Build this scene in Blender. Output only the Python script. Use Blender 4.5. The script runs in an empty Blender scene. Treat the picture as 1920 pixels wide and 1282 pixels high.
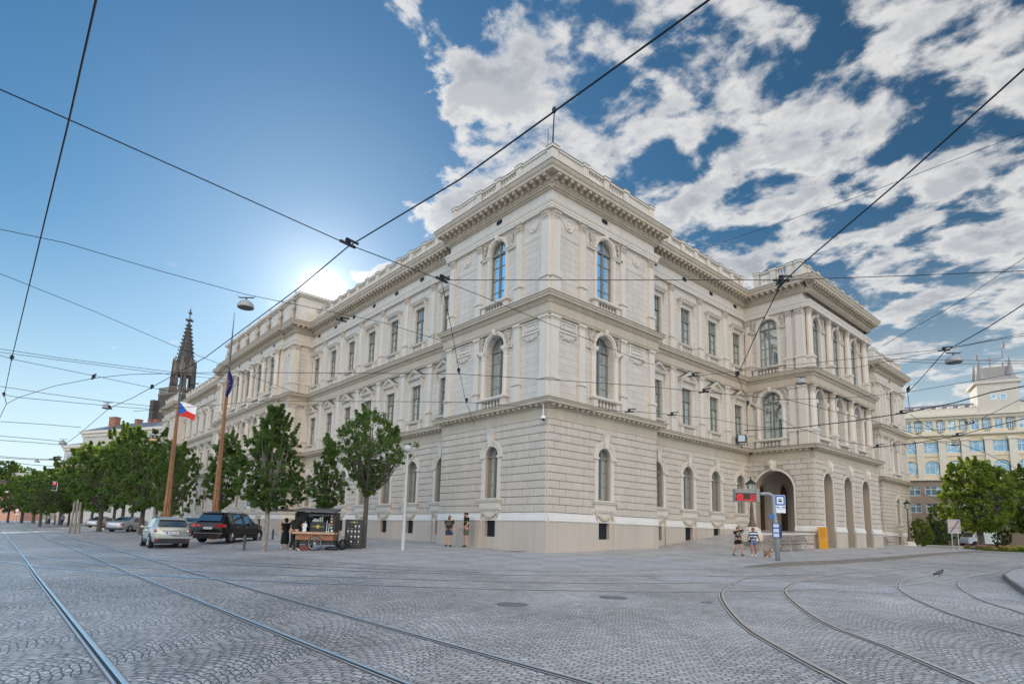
import bpy, bmesh, math, random
import numpy as np
from mathutils import Vector, Matrix, Euler
R = math.radians
S = 0.86                       # building measurements below are multiplied by this to give metres
scn = bpy.context.scene
col = scn.collection
random.seed(7)

# ---------------------------------------------------------------- camera
YAW, PITCH, ROLL = 0.0663, 0.1453, -0.0262
FPX, CPY = 1100.89, 834.28     # focal length and principal row of the 1920 x 1282 photograph
CAM = Vector((20.2796, -20.0577, 0.980))
_a = math.pi*0.75+YAW
FW = Vector((math.cos(_a)*math.cos(PITCH), math.sin(_a)*math.cos(PITCH), math.sin(PITCH)))
_r = Vector((math.sin(_a), -math.cos(_a), 0)); _u = _r.cross(FW)
RT = _r*math.cos(ROLL)-_u*math.sin(ROLL); UP = _r*math.sin(ROLL)+_u*math.cos(ROLL)
cd = bpy.data.cameras.new('camera'); cam = bpy.data.objects.new('camera', cd); col.objects.link(cam)
cam.matrix_world = Matrix(((RT.x, UP.x, -FW.x, CAM.x), (RT.y, UP.y, -FW.y, CAM.y), (RT.z, UP.z, -FW.z, CAM.z), (0, 0, 0, 1)))
cd.sensor_width = 36; cd.lens = FPX/1920*36; cd.shift_y = (CPY-641)/1920
cd.clip_start = 0.05; cd.clip_end = 4000
scn.camera = cam

# ---------------------------------------------------------------- colour management, sun, sky
scn.view_settings.view_transform = 'Standard'; scn.view_settings.look = 'None'
scn.view_settings.gamma = 1; scn.view_settings.exposure = 0.0
SUNDIR = Vector((-0.8628, 0.3512, 0.3637)).normalized()
sl = bpy.data.lights.new('sun', 'SUN'); sl.energy = 4.5; sl.angle = R(0.53); sl.color = (1, 0.93, 0.80)
so = bpy.data.objects.new('sun', sl); col.objects.link(so); so.rotation_euler = SUNDIR.to_track_quat('Z', 'Y').to_euler()
SUN_EL = math.asin(SUNDIR.z); SUN_AZ = math.atan2(SUNDIR.x, SUNDIR.y)

class NT:
    """tiny helper for node trees"""
    def __init__(s, tree): s.t = tree; s.n = tree.nodes; s.l = tree.links
    def new(s, typ, **kw):
        nd = s.n.new(typ)
        for k, v in kw.items(): setattr(nd, k, v)
        return nd
    def put(s, sock, v):
        if hasattr(v, 'is_output') or isinstance(v, bpy.types.NodeSocket): s.l.new(v, sock)
        elif isinstance(v, (tuple, list)) and len(v) == 3 and sock.type == 'RGBA': sock.default_value = (*v, 1)
        else: sock.default_value = v
    def math(s, op, a, b=None, c=None, clamp=False):
        nd = s.new('ShaderNodeMath', operation=op, use_clamp=clamp); s.put(nd.inputs[0], a)
        if b is not None: s.put(nd.inputs[1], b)
        if c is not None: s.put(nd.inputs[2], c)
        return nd.outputs[0]
    def mix(s, f, a, b, blend='MIX'):
        nd = s.new('ShaderNodeMix', data_type='RGBA', blend_type=blend)
        s.put(nd.inputs[0], f); s.put(nd.inputs[6], a); s.put(nd.inputs[7], b); return nd.outputs[2]
    def ramp(s, f, pts):
        nd = s.new('ShaderNodeValToRGB'); cr = nd.color_ramp
        while len(cr.elements) < len(pts): cr.elements.new(0.5)
        for e, (p, c) in zip(cr.elements, pts): e.position = p; e.color = (*c, 1) if isinstance(c, (tuple, list)) else (c, c, c, 1)
        s.put(nd.inputs[0], f); return nd.outputs[0]
    def smooth(s, v, a, b):
        nd = s.new('ShaderNodeMapRange', interpolation_type='SMOOTHSTEP'); s.put(nd.inputs[0], v)
        nd.inputs[1].default_value = a; nd.inputs[2].default_value = b; return nd.outputs[0]
    def noise(s, vec, scale, detail=4, rough=0.55, dim='3D', dist=0.0):
        nd = s.new('ShaderNodeTexNoise', noise_dimensions=dim); nd.inputs['Scale'].default_value = scale
        nd.inputs['Detail'].default_value = detail; nd.inputs['Roughness'].default_value = rough; nd.inputs['Distortion'].default_value = dist
        if vec is not None: s.l.new(vec, nd.inputs['Vector'])
        return nd.outputs['Fac']
    def sep(s, v): nd = s.new('ShaderNodeSeparateXYZ'); s.l.new(v, nd.inputs[0]); return nd.outputs
    def comb(s, x, y, z=0.0):
        nd = s.new('ShaderNodeCombineXYZ'); s.put(nd.inputs[0], x); s.put(nd.inputs[1], y); s.put(nd.inputs[2], z); return nd.outputs[0]

wd = bpy.data.worlds.new('World'); scn.world = wd; wd.use_nodes = True
w = NT(wd.node_tree)
bg = w.n['Background']
sky = w.new('ShaderNodeTexSky', sky_type='NISHITA'); sky.sun_disc = False
sky.sun_elevation = SUN_EL; sky.sun_rotation = SUN_AZ; sky.altitude = 300; sky.air_density = 1.2; sky.dust_density = 0.05; sky.ozone_density = 4.0
tc = w.new('ShaderNodeTexCoord'); dirv = tc.outputs['Generated']
dx, dy, dz = w.sep(dirv)
# clouds lie on a flat layer overhead: project the direction on it
zz = w.math('ADD', w.math('MAXIMUM', dz, 0.0), 0.10)
px = w.math('DIVIDE', dx, zz); py = w.math('DIVIDE', dy, zz)
pv = w.comb(px, py, 0.0)
n1 = w.noise(pv, 5.2, 10, 0.57, dist=0.15)
po = w.new('ShaderNodeVectorMath', operation='ADD'); w.l.new(pv, po.inputs[0]); po.inputs[1].default_value = (-0.055, 0.022, 0)
n1s = w.noise(po.outputs[0], 5.2, 6, 0.55, dist=0.15)
n2 = w.noise(pv, 0.42, 3, 0.5)
n3 = w.noise(pv, 14.0, 5, 0.6)
# how overcast each part of the sky is: clear around and left of the sun, broken cloud to the right; cloud added behind lights the fronts
sundot = w.new('ShaderNodeVectorMath', operation='DOT_PRODUCT'); w.l.new(dirv, sundot.inputs[0]); sundot.inputs[1].default_value = SUNDIR
azl = w.new('ShaderNodeVectorMath', operation='DOT_PRODUCT'); w.l.new(dirv, azl.inputs[0])
_az = R(149.5); azl.inputs[1].default_value = (math.sin(_az), -math.cos(_az), 0)     # >0 : right of the cloud edge
edge = w.smooth(w.math('ADD', azl.outputs['Value'], w.math('ADD', w.math('MULTIPLY', w.math('SUBTRACT', n2, 0.5), 0.35), w.math('MULTIPLY', w.math('SUBTRACT', n1, 0.5), 0.35))), -0.06, 0.12)
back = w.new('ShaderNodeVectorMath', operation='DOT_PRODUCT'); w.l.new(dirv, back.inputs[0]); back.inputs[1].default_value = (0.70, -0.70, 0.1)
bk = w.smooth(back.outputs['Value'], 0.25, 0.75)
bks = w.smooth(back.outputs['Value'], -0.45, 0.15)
clr = w.new('ShaderNodeVectorMath', operation='DOT_PRODUCT'); w.l.new(dirv, clr.inputs[0]); clr.inputs[1].default_value = (math.cos(R(50)), math.sin(R(50)), 0.0)
edge = w.math('MULTIPLY', edge, w.math('SUBTRACT', 1.0, w.smooth(clr.outputs['Value'], 0.66, 0.82)))  # clear gap added out of view so the right front's windows reflect blue
cov = w.math('MAXIMUM', edge, bk)
lowclear = w.smooth(dz, 0.10, 0.42)
thr = w.math('SUBTRACT', 0.70, w.math('MULTIPLY', cov, w.math('ADD', 0.188, w.math('MULTIPLY', lowclear, 0.075))))
dens = w.math('SUBTRACT', w.math('ADD', n1, w.math('MULTIPLY', w.math('SUBTRACT', n3, 0.5), 0.10)), thr)
dens = w.math('ADD', dens, w.math('MULTIPLY', w.math('SUBTRACT', n2, 0.5), 0.16))
cm = w.smooth(dens, -0.02, 0.11)
cm = w.math('MULTIPLY', cm, w.smooth(dz, 0.0, 0.12))
thick = w.smooth(w.math('ADD', dens, w.math('MULTIPLY', w.math('SUBTRACT', n3, 0.5), 0.12)), 0.03, 0.20)
CLF, CLB = 8.4, 38.0            # cloud radiance in front, and of unseen clouds added behind as facade fill
relief = w.smooth(w.math('SUBTRACT', n1s, n1), -0.07, 0.08)
ccol = w.mix(w.math('MULTIPLY', thick, 0.75), (1.06, 1.04, 1.01), (0.50, 0.54, 0.60))
ccol = w.mix(w.math('MULTIPLY', relief, w.math('MULTIPLY_ADD', thick, 0.5, 0.25)), ccol, (0.42, 0.46, 0.53))
warm = w.mix(w.smooth(dx, -0.1, 0.7), (0.84, 0.87, 0.93), (1.40, 1.08, 0.75))     # added clouds behind tinted warm, standing in for sunlit town, and cool opposite
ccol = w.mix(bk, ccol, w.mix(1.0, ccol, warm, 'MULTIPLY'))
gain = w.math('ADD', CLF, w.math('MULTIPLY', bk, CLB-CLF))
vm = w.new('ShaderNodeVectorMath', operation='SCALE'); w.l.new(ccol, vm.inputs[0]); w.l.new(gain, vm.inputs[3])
hz = w.math('MULTIPLY', w.math('SUBTRACT', 1.0, w.smooth(dz, -0.02, 0.55)), 0.97)
hz = w.math('MULTIPLY', hz, hz)
skym = w.new('ShaderNodeVectorMath', operation='MULTIPLY'); w.l.new(sky.outputs[0], skym.inputs[0]); 
ds = w.math('ADD', w.math('SUBTRACT', 1.0, w.math('MULTIPLY', w.smooth(azl.outputs['Value'], -0.2, 0.7), 0.42)), w.math('MULTIPLY', bks, 2.8))  # sky dimmed to the right, boosted out of view behind for blue window reflections
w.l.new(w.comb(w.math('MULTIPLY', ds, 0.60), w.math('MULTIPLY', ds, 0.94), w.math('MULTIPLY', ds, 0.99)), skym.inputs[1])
class _o: pass
skyc = _o(); skyc.outputs = [w.mix(hz, skym.outputs[0], (8.6, 10.0, 10.6))]
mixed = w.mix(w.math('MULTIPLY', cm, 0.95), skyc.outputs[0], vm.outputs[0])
# aureole of the sun itself
_sd = w.math('MAXIMUM', sundot.outputs['Value'], 0.0)
aur = w.math('ADD', w.math('MULTIPLY', w.math('POWER', _sd, 4000.0), 30.0), w.math('ADD', w.math('MULTIPLY', w.math('POWER', _sd, 300.0), 4.2), w.math('MULTIPLY', w.math('POWER', _sd, 32.0), 2.4)))
auv = w.new('ShaderNodeVectorMath', operation='SCALE'); auv.inputs[0].default_value = (1, 0.95, 0.85); w.l.new(aur, auv.inputs[3])
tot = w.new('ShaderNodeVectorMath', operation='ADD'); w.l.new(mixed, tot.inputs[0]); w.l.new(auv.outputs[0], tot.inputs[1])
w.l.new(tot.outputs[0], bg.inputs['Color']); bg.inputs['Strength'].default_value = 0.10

# ---------------------------------------------------------------- photo geometry helpers
def ray(u, v): return FW+RT*((u-960)/FPX)-UP*((v-CPY)/FPX)
def at_z(u, v, z): r = ray(u, v); return CAM+r*((z-CAM.z)/r.z)
def at_x(u, v, x): r = ray(u, v); return CAM+r*((x-CAM.x)/r.x)
def at_y(u, v, y): r = ray(u, v); return CAM+r*((y-CAM.y)/r.y)
def at_d(u, v, d): return CAM+ray(u, v)*d
_CP = [(20,-16,-.5),(15,-20,-.5),(0,-16,-.5),(-30,-16,-.45),(-70,-16,-.42),(-30,-25,-.47),(20,-5,-.5),(25,0,-.5),(12,-8,-.49),(28,-28,-.5),(0,-30,-.5),(40,-10,-.5),
 (-10,-14.5,-.40),(-13.5,-10.5,-.27),(0,0,0.0),(-9,0,.14),(-18,0,.24),(-33,0,.30),(-57,0,.30),(-90,0,.30),(-130,-10,.3),(-130,-20,-.2),(-160,-16,-.1),
 (0,9.2,.08),(3.7,22.5,.24),(3.7,35,.36),(0,57,.62),(8.6,3.2,-.18),(6.6,7,-.07),(9,20,-.02),(7,55,.42),(11,4,-.34),(11.5,20,-.17),(10,55,.28),(25,20,-.32),(25,60,.2),(-10,-7,-.06),(-20,-6,.06),(0,110,.75),(30,110,.6),(-60,140,1.1),(60,60,0.1),(90,150,.9)]
_P = np.array(_CP); _K = np.linalg.norm(_P[:, None, :2]-_P[None, :, :2], axis=2)
_A = np.block([[_K, np.ones((len(_P), 1))], [np.ones((1, len(_P))), np.zeros((1, 1))]])
_W = np.linalg.solve(_A, np.append(_P[:, 2], 0))
def G(x, y):
    d = np.hypot(_P[:, 0]-x, _P[:, 1]-y); return float(d@_W[:-1]+_W[-1])
def hit(u, v, fn=None):
    """where the view ray through photo pixel (u, v) meets the ground"""
    fn = fn or G; r = ray(u, v); t = 2.0; last = t
    while t < 600:
        p = CAM+r*t
        if p.z < fn(p.x, p.y):
            a, b = last, t
            for _ in range(30):
                m = (a+b)/2; p = CAM+r*m
                if p.z < fn(p.x, p.y): b = m
                else: a = m
            return CAM+r*b
        last = t; t *= 1.02
    return CAM+r*600

# ---------------------------------------------------------------- materials
def mat(name, c, rough=0.7, metal=0.0, var=0.0, vs=1.0, bump=0.0, bs=12.0, spec=0.5, emit=None, es=0.0, coat=0.0, obj=False):
    m = bpy.data.materials.new(name); m.use_nodes = True; t = NT(m.node_tree); b = t.n['Principled BSDF']
    b.inputs['Base Color'].default_value = (*c, 1); b.inputs['Roughness'].default_value = rough; b.inputs['Metallic'].default_value = metal
    b.inputs['Specular IOR Level'].default_value = spec; b.inputs['Coat Weight'].default_value = coat
    if emit: b.inputs['Emission Color'].default_value = (*emit, 1); b.inputs['Emission Strength'].default_value = es
    pos = (t.new('ShaderNodeTexCoord').outputs['Object'] if obj else t.new('ShaderNodeNewGeometry').outputs['Position']) if (var or bump) else None
    if var:
        n = t.noise(pos, vs, 5, 0.6)
        f = t.math('MULTIPLY_ADD', t.math('SUBTRACT', n, 0.5), 2*var*2, 1.0)
        sc = t.new('ShaderNodeVectorMath', operation='SCALE'); sc.inputs[0].default_value = c; t.l.new(f, sc.inputs[3])
        t.l.new(sc.outputs[0], b.inputs['Base Color'])
    if bump:
        n = t.noise(pos, bs, 4, 0.6); bn = t.new('ShaderNodeBump'); bn.inputs['Strength'].default_value = bump; bn.inputs['Distance'].default_value = 0.02
        t.l.new(n, bn.inputs['Height']); t.l.new(bn.outputs[0], b.inputs['Normal'])
    return m

# ---------------------------------------------------------------- mesh builder
class MB:
    def __init__(s, T=None): s.v = []; s.f = []; s.m = []; s.T = T; s.mi = 0; s.smooth = []; s.sm = False
    def pt(s, p):
        if s.T: p = s.T(*p)
        s.v.append((p[0], p[1], p[2])); return len(s.v)-1
    def face(s, idx): s.f.append(tuple(idx)); s.m.append(s.mi); s.smooth.append(s.sm)
    def poly(s, pts): s.face([s.pt(p) for p in pts])
    def box(s, x0, x1, y0, y1, z0, z1, skip=''):
        a = [s.pt(p) for p in ((x0,y0,z0),(x1,y0,z0),(x1,y1,z0),(x0,y1,z0),(x0,y0,z1),(x1,y0,z1),(x1,y1,z1),(x0,y1,z1))]
        for k, q in (('b',(0,3,2,1)),('t',(4,5,6,7)),('f',(0,1,5,4)),('r',(1,2,6,5)),('k',(2,3,7,6)),('l',(3,0,4,7))):
            if k not in skip: s.face([a[i] for i in q])
    def cbox(s, x, y, z, dx, dy, dz): s.box(x-dx/2, x+dx/2, y-dy/2, y+dy/2, z-dz/2, z+dz/2)
    def bblock(s, x0, x1, y0, y1, z0, z1, b):
        """block whose outer (y1) face has chamfered edges"""
        a = [s.pt(p) for p in ((x0,y0,z0),(x1,y0,z0),(x1,y0,z1),(x0,y0,z1))]
        m = [s.pt(p) for p in ((x0,y1-b,z0),(x1,y1-b,z0),(x1,y1-b,z1),(x0,y1-b,z1))]
        c = [s.pt(p) for p in ((x0+b,y1,z0+b),(x1-b,y1,z0+b),(x1-b,y1,z1-b),(x0+b,y1,z1-b))]
        for i in range(4):
            j = (i+1) % 4; s.face((a[i],a[j],m[j],m[i])); s.face((m[i],m[j],c[j],c[i]))
        s.face(c)
    def ring(s, c, ax, r, n, ref=None):
        ax = Vector(ax).normalized(); ref = Vector(ref) if ref else (Vector((0,0,1)) if abs(ax.z) < 0.9 else Vector((1,0,0)))
        e1 = ax.cross(ref).normalized(); e2 = ax.cross(e1); c = Vector(c)
        return [s.pt(c+(e1*math.cos(2*math.pi*i/n)+e2*math.sin(2*math.pi*i/n))*r) for i in range(n)]
    def tube(s, pts, rs, n=8, cap=True, ref=None):
        if not isinstance(rs, (list, tuple)): rs = [rs]*len(pts)
        prev = None; pts = [Vector(p) for p in pts]
        for i, p in enumerate(pts):
            ax = (pts[min(i+1, len(pts)-1)]-pts[max(i-1, 0)])
            rg = s.ring(p, ax, rs[i], n, ref)
            if prev:
                for k in range(n): s.face((prev[k], prev[(k+1) % n], rg[(k+1) % n], rg[k]))
            elif cap: s.face(rg[::-1])
            prev = rg
        if cap: s.face(prev)
    def lathe(s, c, prof, n=12, ax=(0,0,1)):
        """prof: list of (radius, height)"""
        axv = Vector(ax).normalized(); prev = None
        for r, h in prof:
            rg = s.ring(Vector(c)+axv*h, axv, max(r, 1e-4), n)
            if prev:
                for k in range(n): s.face((prev[k], prev[(k+1) % n], rg[(k+1) % n], rg[k]))
            else: s.face(rg[::-1])
            prev = rg
        s.face(prev)
    def ell(s, c, r, nu=10, nv=6, rot=None):
        c = Vector(c); rings = []
        for j in range(1, nv):
            ph = math.pi*j/nv; rg = []
            for i in range(nu):
                th = 2*math.pi*i/nu
                p = Vector((r[0]*math.sin(ph)*math.cos(th), r[1]*math.sin(ph)*math.sin(th), r[2]*math.cos(ph)))
                if rot: p = rot@p
                rg.append(s.pt(c+p))
            rings.append(rg)
        top = Vector((0,0,r[2])); top = rot@top if rot else top
        t = s.pt(c+top); b = s.pt(c-top)
        for i in range(nu):
            s.face((t, rings[0][i], rings[0][(i+1) % nu])); s.face((b, rings[-1][(i+1) % nu], rings[-1][i]))
            for j in range(len(rings)-1): s.face((rings[j][i], rings[j+1][i], rings[j+1][(i+1) % nu], rings[j][(i+1) % nu]))
    def mesh(s, name, mats, recalc=True):
        me = bpy.data.meshes.new(name); me.from_pydata(s.v, [], s.f)
        for m in (mats if isinstance(mats, (list, tuple)) else [mats]): me.materials.append(m)
        me.polygons.foreach_set('material_index', s.m); me.polygons.foreach_set('use_smooth', s.smooth); me.update()
        if recalc:
            bm = bmesh.new(); bm.from_mesh(me); bmesh.ops.recalc_face_normals(bm, faces=bm.faces); bm.to_mesh(me); bm.free()
        return me
    def build(s, name, mats, parent=None, recalc=True):
        return obj(name, s.mesh(name, mats, recalc), parent)
def obj(name, me, parent=None, loc=None, rz=0.0):
    o = bpy.data.objects.new(name, me); col.objects.link(o)
    if parent is not None: o.parent = parent
    if loc is not None: o.location = loc
    if rz: o.rotation_euler = (0, 0, rz)
    return o
def tag(o, label=None, cat=None, group=None, kind=None):
    if label: o['label'] = label
    if cat: o['category'] = cat
    if group: o['group'] = group
    if kind: o['kind'] = kind
    return o
def thing(name, label, cat, loc=(0,0,0), rz=0.0, group=None):
    o = bpy.data.objects.new(name, None); col.objects.link(o); o.location = loc; o.rotation_euler = (0,0,rz); o.empty_display_size = 0.2
    return tag(o, label, cat, group)
def struct(o): o['kind'] = 'structure'; return o
KIDS = {}
def copy_tree(o, parent=None):
    c = o.copy(); col.objects.link(c); c.parent = parent
    for ch in [x for x in o.children]: copy_tree(ch, c)
    return c
# ================================================================ GROUND
def m_cobble():
    m = bpy.data.materials.new('cobbles'); m.use_nodes = True; t = NT(m.node_tree); b = t.n['Principled BSDF']
    pos = t.new('ShaderNodeNewGeometry').outputs['Position']; x, y, z = t.sep(pos)
    jx = t.math('MULTIPLY', t.math('SUBTRACT', t.noise(pos, 9, 2, 0.5), 0.5), 0.045)
    jv = t.new('ShaderNodeVectorMath', operation='ADD'); t.l.new(pos, jv.inputs[0]); jv.inputs[1].default_value = (31, 17, 5)
    jy = t.math('MULTIPLY', t.math('SUBTRACT', t.noise(jv.outputs[0], 9, 2, 0.5), 0.5), 0.045)
    ca, sa = math.cos(R(38)), math.sin(R(38))
    X = t.math('ADD', t.math('MULTIPLY', x, ca), t.math('MULTIPLY', y, sa)); Y = t.math('SUBTRACT', t.math('MULTIPLY', y, ca), t.math('MULTIPLY', x, sa))
    Wd = 1.55
    xm = t.math('SUBTRACT', t.math('MODULO', t.math('ADD', X, 500*Wd), Wd), Wd/2)
    arc = t.math('MULTIPLY', t.math('MULTIPLY', xm, xm), 0.80)
    Xj = t.math('ADD', X, jx); Yj = t.math('ADD', t.math('ADD', Y, arc), jy)
    row = t.math('FLOOR', t.math('DIVIDE', Yj, 0.108)); Xs = t.math('ADD', Xj, t.math('MULTIPLY', t.math('MODULO', t.math('ADD', row, 10000.0), 2.0), 0.061))
    vc = t.comb(t.math('DIVIDE', Xs, 0.122), t.math('DIVIDE', Yj, 0.108))
    ve = t.new('ShaderNodeTexVoronoi', feature='DISTANCE_TO_EDGE', voronoi_dimensions='2D'); vf = t.new('ShaderNodeTexVoronoi', feature='F1', voronoi_dimensions='2D')
    for v_ in (ve, vf): t.l.new(vc, v_.inputs['Vector']); v_.inputs['Scale'].default_value = 1.0; v_.inputs['Randomness'].default_value = 0.36
    edge = t.smooth(ve.outputs['Distance'], 0.035, 0.16)
    tone = t.sep(vf.outputs['Color'])[0]
    stone = t.mix(tone, (0.37, 0.365, 0.36), (0.68, 0.655, 0.625)); brc = t.mix(edge, (0.065, 0.06, 0.06), stone)
    big = t.noise(pos, 0.35, 4, 0.6); fine = t.noise(pos, 45, 3, 0.6)
    c = t.mix(t.smooth(big, 0.35, 0.7), brc, (0.52, 0.495, 0.47))
    c = t.mix(0.30, brc, c)
    vbig = t.noise(pos, 0.09, 5, 0.62); mid = t.noise(pos, 1.6, 4, 0.65)
    k = t.math('MULTIPLY_ADD', fine, 0.5, 0.75); k = t.math('MULTIPLY', k, t.math('MULTIPLY_ADD', big, 0.8, 0.60)); k = t.math('MULTIPLY', k, t.math('MULTIPLY_ADD', vbig, 0.9, 0.55)); k = t.math('MULTIPLY', k, t.math('MULTIPLY_ADD', mid, 0.5, 0.75))
    sc = t.new('ShaderNodeVectorMath', operation='SCALE'); t.l.new(c, sc.inputs[0]); t.l.new(k, sc.inputs[3]); t.l.new(sc.outputs[0], b.inputs['Base Color'])
    b.inputs['Roughness'].default_value = 0.42; b.inputs['Specular IOR Level'].default_value = 0.45
    h = t.math('ADD', edge, t.math('MULTIPLY', fine, 0.35))
    bn = t.new('ShaderNodeBump'); bn.inputs['Strength'].default_value = 0.75; bn.inputs['Distance'].default_value = 0.014
    t.l.new(h, bn.inputs['Height']); t.l.new(bn.outputs[0], b.inputs['Normal'])
    return m
def m_mosaic(name='mosaic_paving', c1=(0.25,0.25,0.26), c2=(0.37,0.36,0.36), cell=0.06, patch=True):
    m = bpy.data.materials.new(name); m.use_nodes = True; t = NT(m.node_tree); b = t.n['Principled BSDF']
    pos = t.new('ShaderNodeNewGeometry').outputs['Position']; x, y, z = t.sep(pos)
    X = t.math('ADD', t.math('MULTIPLY', x, .707), t.math('MULTIPLY', y, .707)); Y = t.math('SUBTRACT', t.math('MULTIPLY', y, .707), t.math('MULTIPLY', x, .707))
    j = t.math('MULTIPLY', t.noise(pos, 14, 2, 0.5), 0.03)
    br = t.new('ShaderNodeTexBrick'); t.l.new(t.comb(t.math('ADD', X, j), t.math('ADD', Y, j)), br.inputs['Vector'])
    br.inputs['Scale'].default_value = 1.0; br.inputs['Brick Width'].default_value = cell; br.inputs['Row Height'].default_value = cell
    br.inputs['Mortar Size'].default_value = cell*0.06; br.inputs['Mortar Smooth'].default_value = 0.5
    br.inputs['Color1'].default_value = (*c1, 1); br.inputs['Color2'].default_value = (*c2, 1); br.inputs['Mortar'].default_value = (*[q*0.5 for q in c1], 1)
    chk = t.new('ShaderNodeTexChecker'); t.l.new(t.comb(t.math('ADD', X, t.math('MULTIPLY', j, 3.0)), Y), chk.inputs['Vector']); chk.inputs['Scale'].default_value = 0.75
    big = t.noise(pos, 0.5, 4, 0.65); fine = t.noise(pos, 30, 3, 0.6)
    k = t.math('MULTIPLY_ADD', big, 0.7, 0.60); k = t.math('MULTIPLY', k, t.math('MULTIPLY_ADD', fine, 0.4, 0.8))
    if patch: k = t.math('MULTIPLY', k, t.math('MULTIPLY_ADD', chk.outputs['Fac'], 0.14, 0.95))
    sc = t.new('ShaderNodeVectorMath', operation='SCALE'); t.l.new(br.outputs['Color'], sc.inputs[0]); t.l.new(k, sc.inputs[3]); t.l.new(sc.outputs[0], b.inputs['Base Color'])
    b.inputs['Roughness'].default_value = 0.6
    h = t.math('ADD', t.math('SUBTRACT', 1.0, br.outputs['Fac']), t.math('MULTIPLY', fine, 0.4))
    bn = t.new('ShaderNodeBump'); bn.inputs['Strength'].default_value = 0.4; bn.inputs['Distance'].default_value = 0.006
    t.l.new(h, bn.inputs['Height']); t.l.new(bn.outputs[0], b.inputs['Normal'])
    return m
MCOB = m_cobble(); MMOS = m_mosaic(c1=(0.40,0.39,0.38), c2=(0.54,0.52,0.50))
MSLAB = m_mosaic('smooth_sett_band', (0.46,0.45,0.445), (0.56,0.55,0.54), 0.16, False)
MKERB = mat('kerb_granite', (0.21,0.185,0.16), 0.7, var=0.12, vs=3, bump=0.3, bs=40)

def lin(a, b, step):
    n = max(1, int(math.ceil((b-a)/step))); return [a+(b-a)*i/n for i in range(n)]
xs = lin(-900,-300,100)+lin(-300,-100,20)+lin(-100,-30,4)+lin(-30,40,1.0)+lin(40,120,8)+lin(120,900,130)+[900]
ys = lin(-900,-150,125)+lin(-150,-40,10)+lin(-40,70,1.0)+lin(70,200,8)+lin(200,900,100)+[900]
def Gc(x, y):
    # far away the ground levels out
    d = math.hypot(x, y); k = 1 if d < 180 else max(0, 1-(d-180)/200)
    return G(x, y)*k+0.3*(1-k) if k < 1 else G(x, y)
mb = MB(); idx = {}
for i, x in enumerate(xs):
    for j, y in enumerate(ys): idx[i, j] = mb.pt((x, y, Gc(x, y)))
for i in range(len(xs)-1):
    for j in range(len(ys)-1): mb.face((idx[i,j], idx[i+1,j], idx[i+1,j+1], idx[i,j+1]))
mb.smooth = [True]*len(mb.f)
struct(mb.build('ground', MCOB, recalc=False))

def strip(name, pts, wdt, m, lift, taper=None, step=0.5):
    """flat band of width wdt following the ground along pts"""
    P = resample(pts, step); mb = MB(); prev = None
    for i, p in enumerate(P):
        d = (P[min(i+1, len(P)-1)]-P[max(i-1, 0)]); nrm = Vector((-d.y, d.x)).normalized()
        a = p+nrm*wdt/2; b = p-nrm*wdt/2
        q = (mb.pt((a.x, a.y, Gm(a.x, a.y)+lift)), mb.pt((b.x, b.y, Gm(b.x, b.y)+lift)))
        if prev: mb.face((prev[0], prev[1], q[1], q[0]))
        prev = q
    return struct(mb.build(name, m, recalc=False))
def resample(pts, step):
    pts = [Vector((p[0], p[1])) for p in pts]; out = []
    # Catmull-Rom through the given points
    n = len(pts)
    for i in range(n-1):
        p0, p1, p2, p3 = pts[max(i-1,0)], pts[i], pts[i+1], pts[min(i+2,n-1)]
        k = max(1, int((p2-p1).length/step))
        for j in range(k):
            t = j/k; out.append(0.5*((2*p1)+(p2-p0)*t+(2*p0-5*p1+4*p2-p3)*t*t+(3*p1-p0-3*p2+p3)*t**3))
    out.append(pts[-1]); return out
def Gm(x, y):
    """height of the ground sheet itself (linear between its grid nodes)"""
    import bisect
    i = min(max(bisect.bisect_right(xs, x)-1, 0), len(xs)-2); j = min(max(bisect.bisect_right(ys, y)-1, 0), len(ys)-2)
    fx = (x-xs[i])/(xs[i+1]-xs[i]); fy = (y-ys[j])/(ys[j+1]-ys[j])
    z = [mb0[idx[a, b]] for a, b in ((i,j),(i+1,j),(i,j+1),(i+1,j+1))]
    return z[0]*(1-fx)*(1-fy)+z[1]*fx*(1-fy)+z[2]*(1-fx)*fy+z[3]*fx*fy
mb0 = [v[2] for v in mb.v]

# pavement sheet round the building: flush on the left, with a kerb on the right
KERBP = [hit(u, v) for u, v in ((1405,1063),(1476,1060.5),(1560,1057),(1640,1051.5),(1730,1043.5),(1800,1037.5),(1838,1034.5))]
EDGE_L = [hit(u, v) for u, v in ((455,1036),(560,1046),(700,1058),(860,1066),(1000,1070),(1150,1070.5),(1290,1067))]
edge = [Vector((-120,-8.2)), Vector((-60,-8.2)), Vector((-22,-8.0)), Vector((EDGE_L[0].x-2.2, EDGE_L[0].y+1.6))]+[Vector((p.x, p.y)) for p in EDGE_L]+[Vector((p.x, p.y)) for p in KERBP]
tail = [Vector((KERBP[-1].x-1.5, KERBP[-1].y+3)), Vector((-6, KERBP[-1].y+8)), Vector((-25, KERBP[-1].y+9))]
kerb0 = len(edge)-len(KERBP)
ep = resample(edge+tail, 1.0)
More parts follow.
